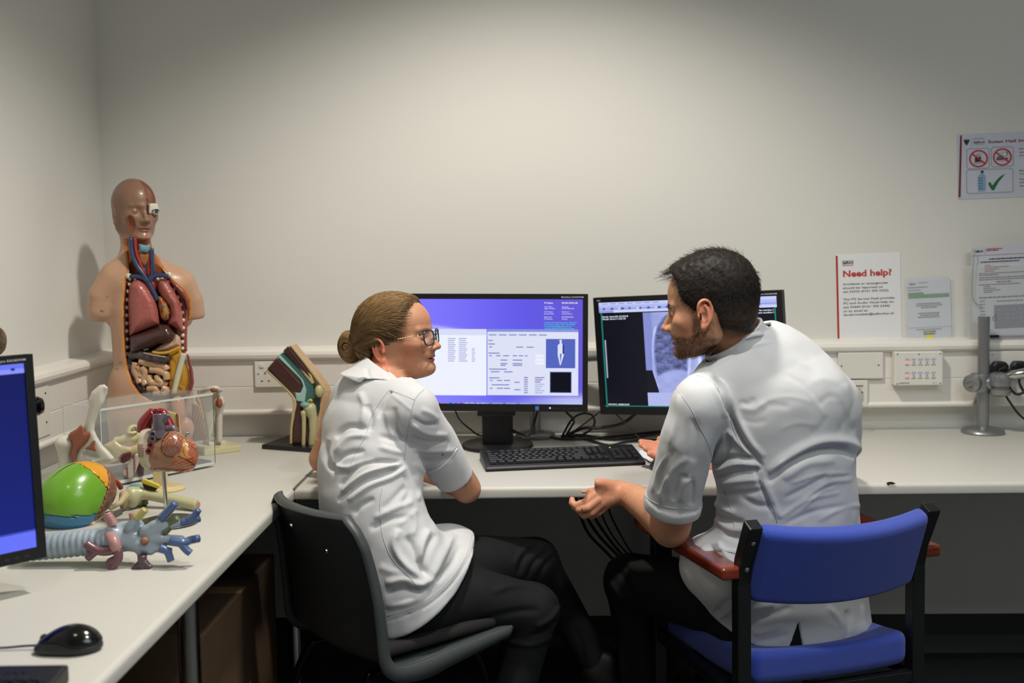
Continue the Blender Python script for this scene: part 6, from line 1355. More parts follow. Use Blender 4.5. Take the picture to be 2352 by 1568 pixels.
# trousers
def trW(p): return smax(legsW(p, .0), -(p[:, 2]-.06), .005)
FT = [([(1130, 1360), (1180, 1345), (1240, 1352), (1280, 1385)], 7, .006), ([(1190, 1320), (1205, 1280), (1240, 1250)], 5, -.006), ([(1210, 1330), (1228, 1290), (1262, 1262)], 5, -.006), ([(1235, 1335), (1250, 1300), (1275, 1275)], 5, -.006), ([(1178, 1300), (1200, 1262), (1225, 1245)], 5, .004),
      ([(1230, 1440), (1265, 1420), (1285, 1390)], 5, .006), ([(1215, 1460), (1250, 1450), (1282, 1420)], 5, -.005), ([(1150, 1470), (1220, 1480), (1270, 1460)], 6, .005), ([(1090, 1430), (1180, 1405), (1240, 1400)], 8, -.005), ([(1320, 1440), (1335, 1480), (1342, 1530)], 6, -.004)]
many('trousers', trW, [((-.50, 2.38, .02), (.40, 3.02, .72), .0055)], M_trs, wm, post=lambda V, N, F: folds(V, N, FT))
for nm, a, b in (('shoe', PY(1392, 1560, 2.88), None), ('shoe', None, None)):
    if a is None: a = np.array([PY(1145, 1790, 2.60)[0]+.0, 2.60, .07]); dv = np.array([.8, .45, 0])
    else: dv = np.array([.75, .15, -.62])
    dv = dv/np.linalg.norm(dv); f = lambda p, a=a, dv=dv: smin(s_chain(p, [a-dv*.04, a+dv*.08, a+dv*.16], [.042, .040, .032]), s_cap(p, a, a+Zu*.05, .042, .044), .02)
    blob(nm, (lambda p, f=f: smax(f(p), -p[:, 2]+.002, .005)), a-.22, a+.22, .006, M_shoe, wm)
# tunic
rsW = PY(962, 925, 2.565)
slW = [PY(946, 946, 2.565), PY(992, 1006, 2.635), PY(1046, 1098, 2.70)]; sdW = slW[2]-slW[1]; sdW /= np.linalg.norm(sdW)
hemC = PY(885, 1200, 2.58)
def coatW0(p):
    t = s_chain(p, [PY(876, 915, 2.68), PY(864, 960, 2.67), PY(856, 1015, 2.66), PY(850, 1080, 2.63), PY(851, 1150, 2.60), PY(868, 1220, 2.58), PY(900, 1300, 2.57), PY(930, 1390, 2.57)], [.105, .140, .158, .160, .156, .155, .165, .17], FW_, .74)
    t = smin(t, s_chain(p, [PY(882, 878, 2.70), PY(922, 902, 2.62), PY(950, 932, 2.57)], [.046, .047, .050]), .04); t = smin(t, s_chain(p, [PY(872, 880, 2.70), PY(838, 895, 2.78), PY(812, 915, 2.84)], [.046, .050, .050]), .04)
    t = smin(t, s_ell(p, PY(1010, 1300, 2.66), (.125, .15, .095), rotz(.5)), .05)
    t = smin(t, s_ell(p, PY(1035, 1245, 2.70), (.055, .07, .035)), .03)
    a = s_chain(p, slW, [.060, .056, .048], np.cross(sdW, [0, 1, 0.]), 1.0); t = smin(t, a, .022)
    b = s_chain(p, [PY(812, 915, 2.84), PY(782, 985, 2.88), PY(768, 1015, 2.89)], [.055, .052, .050]); return smin(t, b, .03), a
def coatW(p):
    t, a = coatW0(p)
    cf = s_pl(p, slW[2], sdW); near = a < .035
    bc_ = PY(764, 1020, 2.89); bd = bc_-PY(790, 960, 2.87); bd /= np.linalg.norm(bd); cf2 = np.where(s_cap(p, PY(782, 985, 2.88), bc_+bd*.05, .07) < 0, s_pl(p, bc_, bd), -1)
    hem = s_ell(p, hemC, (.218, .40, .250)); hem = np.where(p[:, 2] > hemC[2]+.03, -1, hem)
    cut = np.maximum(np.maximum(np.where(near, cf, -1), cf2), hem)
    nk = PY(888, 852, 2.70); nkd = np.array([.22, -.05, 1.]); top = s_pl(p, nk, nkd); top = np.where(np.hypot(p[:, 0]-nk[0], p[:, 1]-nk[1]) < .12, top, -1)
    cav = np.maximum(t+.0105, -(np.maximum(np.maximum(np.where(near, cf, -1), hem), np.maximum(cf2, top))+.05))
    d = smax(t, cut, .003); d = smax(d, top, .004); return smax(d, -cav, .002)
def coatpost(V, N, F, fl, nz=.0016, sc=16, k=1):
    V = folds(V, N, [(a, b*.82, c*k) for a, b, c in fl]); return V+N*(nz*vnoise(V.astype(np.float32)*np.array([1, 1, 1.5], np.float32), sc, 3)+nz*.5*vnoise(V.astype(np.float32), sc*2.6, 5))[:, None]
FLW = [  # (pixels, width px, height m): ridges positive, valleys negative
 ([(870, 960), (888, 915), (900, 898)], 4, -.006), ([(898, 905), (925, 925), (948, 945)], 4, .002), ([(840, 930), (852, 955), (848, 990)], 9, -.010), ([(826, 900), (838, 935), (830, 975)], 9, .007),
 ([(770, 1005), (800, 980), (848, 985)], 8, -.008), ([(770, 1040), (800, 1005), (850, 1000)], 8, .008), ([(757, 1080), (790, 1045), (838, 1035)], 8, -.009), ([(752, 1010), (748, 1050), (770, 1080), (800, 1082)], 8, -.010), ([(760, 1060), (790, 1075), (830, 1065), (860, 1058)], 7, .008),
 ([(780, 1115), (820, 1072), (870, 1060), (920, 1062)], 6, -.010), ([(785, 1130), (835, 1090), (890, 1072), (925, 1066)], 6, .010), ([(775, 1150), (830, 1108), (880, 1090), (925, 1068)], 6, -.010), ([(800, 1150), (850, 1115), (900, 1095), (935, 1072)], 7, .008),
 ([(870, 1000), (905, 1010), (935, 1012)], 8, -.006), ([(870, 1025), (900, 1035), (930, 1040)], 8, .006), ([(905, 935), (912, 985), (928, 1010)], 9, -.006), ([(890, 945), (895, 985), (915, 1015)], 9, .005),
 ([(812, 1180), (830, 1160), (860, 1145)], 8, -.006), ([(860, 1190), (900, 1170), (950, 1150)], 8, .006), ([(850, 1215), (890, 1195), (945, 1185)], 9, -.006), ([(880, 1170), (910, 1140), (935, 1115)], 9, -.006), ([(955, 1090), (965, 1120), (960, 1150)], 8, .006), ([(930, 1090), (940, 1130), (925, 1160)], 8, -.006),
 ([(945, 960), (975, 975), (1010, 975)], 7, -.006), ([(945, 975), (980, 995), (1030, 1000)], 7, .006), ([(945, 1000), (985, 1015), (1035, 1015)], 7, -.006), ([(945, 1030), (990, 1035), (1045, 1035)], 7, .006), ([(960, 1050), (1000, 1060), (1040, 1050)], 8, -.006), ([(950, 1062), (975, 1085), (1000, 1105)], 7, .006), ([(968, 940), (990, 950), (1008, 965)], 7, .004),
 ([(935, 1230), (950, 1260), (960, 1290), (990, 1330)], 10, -.012), ([(915, 1215), (905, 1250), (925, 1290), (970, 1330)], 10, .012), ([(985, 1215), (970, 1250), (962, 1290)], 9, .010), ([(1000, 1225), (985, 1260), (975, 1300), (980, 1320)], 8, -.008), ([(1045, 1225), (1020, 1265), (985, 1330), (940, 1350)], 12, .012), ([(1060, 1250), (1035, 1300), (1000, 1335)], 10, -.008),
 ([(885, 1340), (930, 1330), (975, 1345)], 10, .008), ([(885, 1365), (930, 1355), (985, 1355)], 10, -.008), ([(885, 1390), (930, 1385), (970, 1370)], 10, .006), ([(870, 1300), (900, 1312), (940, 1315)], 10, .003), ([(915, 1205), (940, 1185), (960, 1170)], 7, .004), ([(950, 1180), (955, 1205), (948, 1230)], 7, .004)]
HEMW = [([(1093, 1235), (1082, 1270), (1060, 1310), (1030, 1350), (990, 1385), (940, 1410), (888, 1428)], 3, -.004)]
cw = many('tunic', coatW, [((-.60, 2.36, .42), (.02, 3.0, 1.10), .0042)], M_coat, wm, post=lambda V, N, F: coatpost(V, N, F, FLW+HEMW, k=.8))
seam('seam', cw, [(974, 894), (956, 912), (946, 940), (938, 980), (932, 1015), (929, 1055)], .0012, M_seam, wm); seam('seam', cw, [(895, 896), (915, 903), (952, 918)], .0010, M_seam, wm)
seam('seam', cw, [(893, 896), (868, 930), (850, 965), (840, 1000), (820, 1035), (805, 1070), (795, 1110)], .0010, M_seam, wm); seam('seam', cw, [(795, 1085), (785, 1120), (775, 1150)], .0009, M_seam, wm)
seam('seam', cw, [(875, 1215), (885, 1250), (905, 1290), (940, 1325), (965, 1355)], .0010, M_seam, wm); seam('seam', cw, [(878, 1120), (872, 1160), (876, 1215)], .0009, M_seam, wm)
seam('seam', cw, [(980, 1085), (1005, 1078), (1030, 1058), (1050, 1030)], .0014, M_seamw, wm); seam('seam', cw, [(976, 1082), (1000, 1073), (1026, 1054), (1046, 1026)], .0009, M_seam, wm)
seam('seam', cw, [(1084, 1228), (1075, 1265), (1052, 1308), (1015, 1350), (960, 1390), (890, 1415)], .0009, M_seam, wm)
q = np.array(seam.c[1].ray_cast(Vector(O), Vector(ray(1017, 1043)).normalized())[0]); MB().lathe([(.003, 0), (.002, .0012), (0, .0014)], q, 10, (.5, -.9, .2)).build('dark_mark', mat('ink_mark', (70, 76, 84), .8), wm)
# collar
cA, cB = PY(876, 890, 2.69), PY(890, 838, 2.705)
def collarW(p):
    q = p-cA.astype(np.float32); ax_ = (cB-cA)/np.linalg.norm(cB-cA); t = q@ax_; v = q-t[:, None]*ax_; k = v@np.cross(FW_, ax_); v2 = v+(k*(1/1.18-1))[:, None]*np.cross(FW_, ax_)
    r_ = np.sqrt((v2*v2).sum(1)); R_ = np.interp(t, [0, .03, .056], [.112, .078, .0585]); d = np.abs(r_-R_)*.8-.0028
    d = smax(d, s_pl(p, PY(890, 846, 2.70), (.62, .1, 1)), .002); d = smax(d, -s_pl(p, PY(872, 872, 2.70), (.25, .0, 1)), .002)
    return d
blob('collar', collarW, *bb([PY(780, 800, 2.6), PY(980, 930, 2.82)], .02), .0026, M_coat, wm, post=lambda V, N, F: folds(V, N, [([(842, 845), (850, 865), (880, 862)], 5, -.004), ([(890, 855), (905, 862), (930, 868)], 4, .004)]))
# hair
def capW(q):
    d = s_ell(q, (-.014, 0, .143), (.098, .076, .092)); d = smin(d, s_ell(q, (.032, 0, .150), (.062, .063, .064)), .02); return smin(d, s_ell(q, (-.045, 0, .085), (.055, .060, .055)), .03)
hlz = [-.02, .03, .05, .075, .09, .105, .116, .125, .15, .18, .205, .22, .26]; hlx = [-.055, -.055, -.050, -.048, -.046, -.034, .006, .026, .043, .054, .066, .076, .09]
BUN = np.array([-.128, -.012, .098])
def hairW(p):
    q = hW.loc(p); c = capW(q); thick = .0080*sstep(0, .030, np.interp(q[:, 2], hlz, hlx)-q[:, 0])+.001
    flow = np.arctan2(q[:, 2]-BUN[2], np.abs(q[:, 1])+.02)*26+q[:, 1]*60; d = (c-thick)+.0011*np.sin(flow+2*vnoise(q, 40))
    d = smax(d, q[:, 0]-np.interp(q[:, 2], hlz, hlx)-.002*np.sin(q[:, 2]*700), .003); d = smax(d, -(q[:, 2]-.028-.35*(q[:, 0]+.10)), .006)
    b = s_ell(q, BUN, (.033, .036, .047)); rr_ = np.hypot(q[:, 0]-BUN[0], q[:, 2]-BUN[2]); b = b+.0022*np.sin(rr_*420+np.arctan2(q[:, 2]-BUN[2], q[:, 0]-BUN[0]))
    return smin(d, b, .008)*.88
def hairc(V): q = hW.loc(V.astype(np.float32)); Cc = painter(V, (92, 70, 46)); n = vnoise(q*np.array([30, 60, 160], np.float32), 1, 3); paint(Cc, sstep(0, .7, n)*.5, (128, 100, 66)); paint(Cc, sstep(0, .7, -n)*.5, (58, 42, 28)); return Cc
M_hairW = mat('blonde_brown_hair', (110, 84, 54), .55, attr=True, spec=.3)
blob('hair', hairW, hb_lo-np.array((.05, 0, 0)), hb_hi+.01, .0019, M_hairW, wm, hairc)
rg = np.random.RandomState(5); N_ = 4200; K = 14
z0 = rg.uniform(.03, .235, N_); side = np.where(rg.rand(N_) < .78, -1, 1); fx = np.interp(z0, hlz, hlx)-.002-np.abs(rg.normal(0, .02, N_))*(rg.rand(N_) < .6)
st = np.stack([fx, side*rg.uniform(.02, .08, N_), z0], 1); top = rg.rand(N_) < .35; st[top] = np.stack([rg.uniform(-.02, .08, top.sum()), rg.uniform(-.06, .06, top.sum()), np.full(top.sum(), .235)], 1)
off = rg.uniform(.0085, .0125, N_)
def proj_(q, o_):
    for _ in range(4): q = q-grad(capW, q)*(capW(q.astype(np.float32))-o_)[:, None]
    return q
paths = []
for k in range(K):
    t = k/(K-1); q = st*(1-t)+(BUN+np.array([.022, 0, 0]))*t+np.array([0, 0, .0])+np.stack([0*z0, side*.04*math.sin(PI*t), .03*math.sin(PI*t)*(z0 > .12)-.012*math.sin(PI*t)*(z0 < .07)], 1)
    oo = off*min(1, .42+t*6)+.0006*np.sin(k*1.3+np.arange(N_)); paths.append(proj_(q, oo))
P_ = np.stack(paths, 1); Wp = hW.o+(P_*hW.S)@hW.R.T
base_c = lin((118, 92, 60))*rg.uniform(.7, 1.3, (N_, 1))+lin((170, 132, 84))*(rg.rand(N_, 1) < .25)*.30
strand_mesh('hair_strands', Wp, rg.uniform(.0004, .0008, N_), base_c, M_hairW, wm, .8)
N2 = 900; a0 = rg.uniform(0, 2*PI, N2); rr_ = rg.uniform(.35, 1.0, N2); ln_ = rg.uniform(1.2, 3.2, N2); sd2 = np.where(rg.rand(N2) < .75, -1, 1)
P_ = np.zeros((N2, 14, 3))
for k in range(14):
    a = a0+ln_*k/13; w_ = rr_; P_[:, k, 0] = BUN[0]+.034*w_*np.cos(a); P_[:, k, 2] = BUN[2]+.048*w_*np.sin(a); P_[:, k, 1] = BUN[1]+sd2*.037*np.sqrt(np.clip(1.03-w_**2, .0, 1))
Wp = hW.o+(P_*hW.S)@hW.R.T
strand_mesh('hair_strands', Wp, rg.uniform(.0005, .0010, N2), lin((110, 84, 54))*rg.uniform(.65, 1.4, (N2, 1))+lin((190, 148, 92))*(rg.rand(N2, 1) < .25)*.4, M_hairW, wm, .8)
N3 = 46; P_ = np.zeros((N3, 8, 3)); s0 = np.stack([rg.uniform(-.14, -.05, N3), rg.uniform(-.07, 0, N3), rg.choice([.03, .06, .14], N3)+rg.uniform(-.02, .02, N3)], 1); dv = np.stack([rg.uniform(-.03, -.002, N3), rg.uniform(-.01, .01, N3), rg.uniform(-.035, .01, N3)], 1)
for k in range(8): t = k/7; P_[:, k] = s0+dv*t+np.stack([-.008*np.sin(t*2+s0[:, 2]*9), 0*t+0*s0[:, 0], -.010*t*t+0*s0[:, 0]], 1)
strand_mesh('loose_hairs', hW.o+(P_*hW.S)@hW.R.T, np.full(N3, .00022), lin((120, 92, 60))*np.ones((N3, 1)), M_hairW, wm, .5)
# glasses
gl = thing('eyeglasses', 'dark framed glasses with gold beaded arms worn by the woman', 'glasses', hW.w(.1, 0, .11))
M_gf = mat('glasses_frame', (24, 34, 42), .15, spec=.7, coat=.5); M_gold = mat('gold_metal', (206, 170, 110), .2, metal=1)
for s_ in (-1, 1):
    loop = [];
    for t in np.linspace(0, 2*PI, 28):
        c_, s2 = math.cos(t), math.sin(t); y = .0235*np.sign(c_)*abs(c_)**.75; z = .0215*np.sign(s2)*abs(s2)**.8; loop.append(hW.w(.1085-.010*((y*s_+.0)/.023+1)*.5*(1)-.003, s_*.031+y, .108+z-.002))
    MB().tube(loop, .0019, 8, cap=False).build('lens_rim', M_gf, gl, smooth=True)
    MB().add([np.array(v) for v in loop[:-1]], [tuple(range(27))]).build('lens', mat('lens_glass', (235, 240, 250), .03, alpha=.10, spec=.8), gl)
    a, b, c_, d_ = hW.w(.096, s_*.0555, .120), hW.w(.088, s_*.0660, .118), hW.w(.030, s_*.0735, .112), hW.w(-.004, s_*.078, .110)
    MB().tube([a, b], .0022, 8).build('hinge', M_gf, gl, smooth=True)
    for dz in (.0016, -.0016): MB().tube([b+Zu*dz, b*.72+c_*.28+Zu*dz], .0007, 6).build('arm_wire', M_gold, gl, smooth=True)
    for k in range(13): t = .28+.68*k/12; MB().lathe([(0, -.0016), (.0014, -.0008), (.0014, .0008), (0, .0016)], b*(1-t)+c_*t, 8, c_-b).build('bead', M_gold if k % 2 else mat('bead_pale', (232, 222, 200), .2), gl, smooth=True)
    MB().tube([c_, d_], .0020, 8).build('arm_tip', M_gf, gl, smooth=True)
MB().tube([hW.w(.108, -.010, .112), hW.w(.111, 0, .115), hW.w(.108, .010, .112)], .0016, 8).build('bridge', M_gf, gl, smooth=True)
# ================================================================== man
mn = thing('person', 'bearded dark haired man in a white tunic seated in the blue armchair, seen from behind', 'person', (.55, 2.5, 0))
HYm = 2.47; MS = .955
hM = Head(PY(1643, 818, HYm), math.radians(180-15), math.radians(6), (MS, MS, MS*1.0))
FM = np.array([-.42, .906, 0]); FM /= np.linalg.norm(FM)
neckM = [PY(1722, 838, 2.52), PY(1690, 785, 2.50), PY(1668, 735, 2.49)]
lsM = PY(1598, 935, 2.42); elM = PY(1545, 1212, 2.56)
wrM = PY(1418, 1128, 2.70)
slM = [PY(1607, 930, 2.425), PY(1578, 1010, 2.44), PY(1543, 1165, 2.515)]; sdM = slM[2]-slM[1]; sdM /= np.linalg.norm(sdM)
rsM = PY(1900, 915, 2.60)
def legsM(p, g=0.):
    d = s_ell(p, PY(1805, 1425, 2.585), (.18+g, .13+g, .10+g), rotz(.35))
    d = smin(d, s_chain(p, [PY(1730, 1405, 2.58), PY(1590, 1360, 2.70), PY(1450, 1334, 2.84)], [.088+g, .085+g, .070+g]), .03)
    d = smin(d, s_chain(p, [PY(1450, 1336, 2.85), PY(1462, 1450, 2.85), PY(1480, 1620, 2.82), PY(1490, 1740, 2.80)], [.068+g, .060+g, .050+g, .048+g]), .02)
    e = s_chain(p, [PY(1870, 1425, 2.66), PY(1740, 1370, 2.82), PY(1640, 1320, 3.0)], [.088+g, .083+g, .068+g])
    e = smin(e, s_chain(p, [PY(1640, 1320, 3.0), PY(1640, 1480, 3.0), PY(1645, 1680, 2.96)], [.066+g, .058+g, .046+g]), .02)
    return smin(d, e, .02)
def HP(x, y, Y=2.66): return PY(x, y, Y)
def handM(p):
    d = s_chain(p, [HP(1418, 1128, 2.695), HP(1395, 1130, 2.68), HP(1372, 1138, 2.665)], [.027, .031, .028], np.array([.25, 1, .1]), .62)
    d = smin(d, s_cap(p, HP(1405, 1142, 2.675), HP(1378, 1152, 2.665), .022, .021), .012)
    d = smin(d, s_chain(p, [HP(1400, 1116, 2.672), HP(1376, 1110, 2.655), HP(1356, 1108, 2.645), HP(1345, 1114, 2.64), HP(1341, 1124, 2.64)], [.017, .0145, .0122, .011, .0092]), .008)   # thumb
    d = smin(d, s_chain(p, [HP(1368, 1135, 2.655), HP(1345, 1152, 2.645), HP(1322, 1161, 2.65), HP(1314, 1155, 2.655), HP(1314, 1147, 2.66)], [.0125, .0095, .0088, .0085, .0072]), .005)
    d = smin(d, s_chain(p, [HP(1372, 1148, 2.65), HP(1350, 1166, 2.638), HP(1330, 1170, 2.645), HP(1318, 1163, 2.665)], [.0125, .0098, .0090, .0075]), .0035)
    d = smin(d, s_chain(p, [HP(1380, 1156, 2.655), HP(1360, 1177, 2.645), HP(1342, 1184, 2.655), HP(1334, 1176, 2.672)], [.0125, .0098, .0092, .0078]), .0035)
    d = smin(d, s_chain(p, [HP(1392, 1160, 2.665), HP(1374, 1178, 2.66), HP(1358, 1186, 2.67), HP(1352, 1178, 2.685)], [.011, .0085, .0080, .0068]), .0035)
    return d
RHY = 2.95
def RP(x, y, dy=0.): return PY(x, y, RHY+dy)
def handR(p):
    d = s_chain(p, [RP(1575, 1062), RP(1545, 1050), RP(1528, 1042)], [.026, .033, .030], np.array([.1, .5, .85]), .55)
    for k, (a, b, c_) in enumerate((((1520, 1026), (1495, 1018), (1472, 1014)), ((1520, 1034), (1494, 1029), (1473, 1022)), ((1520, 1043), (1500, 1038), (1482, 1030)), ((1522, 1052), (1506, 1049), (1492, 1042)))):
        d = smin(d, s_chain(p, [RP(*a, .02-.012*k), RP(*b, .02-.012*k), RP(*c_, .015-.012*k)], [.0098, .0092, .0075]), .004)
    return smin(d, s_chain(p, [RP(1550, 1030, .02), RP(1530, 1014, .03), RP(1515, 1008, .03)], [.013, .010, .0085]), .006)
def bodyM(p):
    d = head_sdf(hM.loc(p), False, True, .002, (.014, .006, .004))*.95
    nk = s_chain(p, neckM, [.056, .056, .057]); nk = smin(nk, s_cap(p, PY(1702, 805, 2.51), PY(1722, 855, 2.56), .050, .054), .02); d = smin(d, nk, .02)
    t = s_chain(p, [PY(1750, 905, 2.55), PY(1775, 960, 2.53), PY(1798, 1060, 2.53), PY(1808, 1200, 2.55), PY(1812, 1330, 2.58)], [.10, .135, .14, .135, .14], FM, .66)
    t = smin(t, s_cap(p, PY(1715, 868, 2.54), PY(1610, 930, 2.44), .034, .042), .03); t = smin(t, s_cap(p, PY(1760, 868, 2.56), PY(1890, 915, 2.60), .036, .044), .03); d = smin(d, t, .02)
    a = s_chain(p, [PY(1605, 930, 2.43), PY(1575, 1060, 2.47), PY(1548, 1195, 2.545)], [.052, .048, .042]); a = smin(a, s_ell(p, PY(1540, 1218, 2.555), (.034, .036, .034)), .02)
    a = smin(a, s_chain(p, [PY(1538, 1212, 2.555), PY(1498, 1172, 2.61), PY(1452, 1140, 2.665), wrM], [.043, .042, .033, .0275]), .015); a = smin(a, handM(p), .010); d = smin(d, a, .02)
    b = s_chain(p, [rsM, PY(1900, 1010, 2.78), PY(1800, 1075, 2.93), PY(1640, 1072, 2.96), PY(1575, 1062, RHY)], [.050, .044, .040, .034, .026]); b = smin(b, handR(p), .008); d = smin(d, b, .02)
    return smin(d, legsM(p, -.014), .02)
SK_M = (200, 146, 112)
def colM(V):
    Cc = painter(V, SK_M); q = hM.loc(V.astype(np.float32)); h = q[:, 2] > -.03
    hair_ = (30, 24, 20)
    Ch = head_col(q, V, SK_M, (150, 88, 76), (34, 26, 22), (50, 36, 28)); Cc[h] = Ch[h]
    n = vnoise(V.astype(np.float32), 60, 7); n2 = vnoise(V.astype(np.float32), 320, 9); Cc *= (1+.05*n)[:, None]
    ay = np.abs(q[:, 1])
    jaw = np.interp(q[:, 0], [-.02, .0, .02, .05, .075, .095], [.085, .092, .066, .056, .056, .060])         # beard upper line over x
    bd = sstep(.006, -.006, q[:, 2]-jaw)*sstep(-.028, -.008, q[:, 0])*sstep(-.035, -.012, q[:, 2])
    side = sstep(.010, -.004, np.abs(q[:, 0]-.026)-.008)*(q[:, 2] > .05)*(q[:, 2] < .13)*(ay > .04); bd = np.maximum(bd, side)
    lipz = s_ell(q, (.090, 0, .0455), (.014, .022, .011)) < .002; bd = bd*(~lipz)
    paint(Cc, bd*np.clip(.50+.28*n2, 0, .85)*h, (62, 44, 32))
    mu = sstep(.004, -.002, s_ell(q, (.088, 0, .0590), (.014, .026, .0065))); paint(Cc, mu*.55, (62, 44, 32))
    er = (head_sdf(q, False, False, .002) > .003) & h & (q[:, 2] > .04) & (ay > .06); paint(Cc, er*.45, (224, 126, 102))
    eh = s_ell(np.stack([q[:, 0], ay, q[:, 2]], 1), (.012, .084, .100), (.005, .005, .009)) < 0; paint(Cc, eh & h, (60, 28, 22))
    fade = sstep(-.005, -.03, q[:, 0])*sstep(.03, .075, q[:, 2])*(q[:, 2] < .2)*(~er)*h; paint(Cc, fade*.75, (58, 44, 34))
    nk_ = sstep(.02, -.03, q[:, 2])*(np.abs(q[:, 0]) < .2)*(V[:, 2] > PY(1700, 860, 2.5)[2]); paint(Cc, nk_*.15, (190, 96, 74))
    pp = pix(V)
    for x, y, r_ in ((1617, 773, 1.6), (1614, 783, 1), (1453, 1183, 1.6), (1601, 735, 1), (1595, 718, 1)): paint(Cc, (np.hypot(pp[:, 0]-x, pp[:, 1]-y) < r_)*.65, (84, 50, 40))
    hd_ = np.hypot(*(pp-np.array([1365, 1150])).T) < 75; paint(Cc, hd_*.22*(V[:, 0] < .4), (208, 120, 100)); arm_h = (pp[:, 0] > 1420) & (pp[:, 0] < 1520) & (pp[:, 1] > 1110) & (pp[:, 1] < 1200) & (V[:, 2] < .9); paint(Cc, arm_h*np.clip(vnoise((V*np.array([2, 1, 1])).astype(np.float32), 420, 2)*.35, 0, 1), (110, 78, 56))
    rh = (V[:, 1] > 2.85) & (V[:, 2] > .7); paint(Cc, rh*.35, (222, 120, 104))
    return Cc
hbl = hM.o-np.array((.14, .13, .06)); hbh = hM.o+np.array((.14, .14, .25))
a1, a2 = bb([PY(1305, 1095, 2.66), PY(1600, 1260, 2.56), PY(1430, 1100, 2.75)], .03)
r1, r2 = bb([RP(1460, 1000), RP(1600, 1075)], .04)
many('body', bodyM, [(hbl, hbh, .0018), ((a1[0], a1[1], a1[2]), (a2[0]-.0, a2[1], PY(1540, 1165, 2.5)[2]), .0022), (r1, r2, .0022), ((.10, 2.26, .0), (.86, 3.12, hbl[2]+.02), .0085)], M_skinp, mn, colM)
rg_ = thing('ring', 'thin gold ring on the man\'s curled finger', 'ring', HP(1338, 1172, 2.64)); cR, dR = (HP(1350, 1166, 2.638)+HP(1330, 1170, 2.645))/2, HP(1330, 1170, 2.645)-HP(1350, 1166, 2.638)
fz = frame_z(dR); MB().tube([cR+fz@np.array((math.cos(t), math.sin(t), 0))*.0102 for t in np.linspace(0, 2*PI, 26)], .0011, 8, cap=False).build('band', mat('gold_metal', (206, 170, 110), .2, metal=1), rg_, smooth=True)
MB().lathe([(.0022, 0), (.0016, .0012), (0, .0016)], cR+fz@np.array((.0, -.0110, 0)), 10, (0, -1, 0)).build('stone', mat('gold_metal'), rg_, smooth='auto')
FTM = [([(1395, 1300), (1430, 1285), (1470, 1300)], 7, .005), ([(1400, 1330), (1425, 1370), (1450, 1400)], 6, .006), ([(1420, 1300), (1440, 1350), (1462, 1380)], 6, -.006), ([(1440, 1280), (1460, 1330), (1470, 1360)], 6, .005), ([(1390, 1350), (1410, 1420), (1425, 1480)], 7, -.004), ([(1560, 1400), (1600, 1430), (1680, 1470)], 8, .004)]
many('trousers', lambda p: smax(smax(legsM(p, 0.), -(p[:, 2]-.06), .005), -1+0*p[:, 0], .006), [((.06, 2.26, .02), (.86, 3.12, .72), .006)], M_trs, mn, post=lambda V, N, F: folds(V, N, FTM))
for a in (np.array([PY(1490, 1740, 2.80)[0], 2.82, .07]), np.array([PY(1645, 1680, 2.96)[0], 2.98, .07])):
    dv = np.array([-.35, .93, 0]); f = lambda p, a=a, dv=dv: smin(s_chain(p, [a-dv*.05, a+dv*.08, a+dv*.17], [.045, .044, .034]), s_cap(p, a, a+Zu*.06, .045, .05), .02)
    blob('shoe', (lambda p, f=f: smax(f(p), -p[:, 2]+.002, .005)), a-.24, a+.24, .006, M_shoe, mn)
# tunic
def coatM0(p):
    t = s_chain(p, [PY(1738, 840, 2.535), PY(1760, 890, 2.53), PY(1785, 960, 2.53), PY(1802, 1040, 2.54), PY(1808, 1110, 2.55), PY(1811, 1190, 2.565), PY(1812, 1270, 2.58), PY(1812, 1350, 2.59), PY(1818, 1420, 2.595), PY(1826, 1500, 2.59)],
                [.10, .150, .176, .182, .176, .184, .192, .200, .206, .208], FM, .66)
    t = smin(t, s_chain(p, [PY(1716, 815, 2.53), PY(1660, 870, 2.48), PY(1610, 925, 2.43)], [.058, .060, .058]), .05); t = smin(t, s_chain(p, [PY(1745, 805, 2.53), PY(1840, 860, 2.57), PY(1905, 925, 2.60)], [.056, .062, .066]), .05)
    t = smin(t, s_ell(p, PY(1790, 920, 2.50), (.15, .09, .10)), .06)
    t = smin(t, s_ell(p, PY(1655, 1310, 2.53), (.085, .13, .085), rotz(.35)), .05)
    b = s_chain(p, [PY(1905, 925, 2.60), PY(1922, 985, 2.64), PY(1925, 1022, 2.68)], [.066, .060, .052]); t = smin(t, b, .03)
    a = s_chain(p, slM, [.062, .060, .064]); return t, a
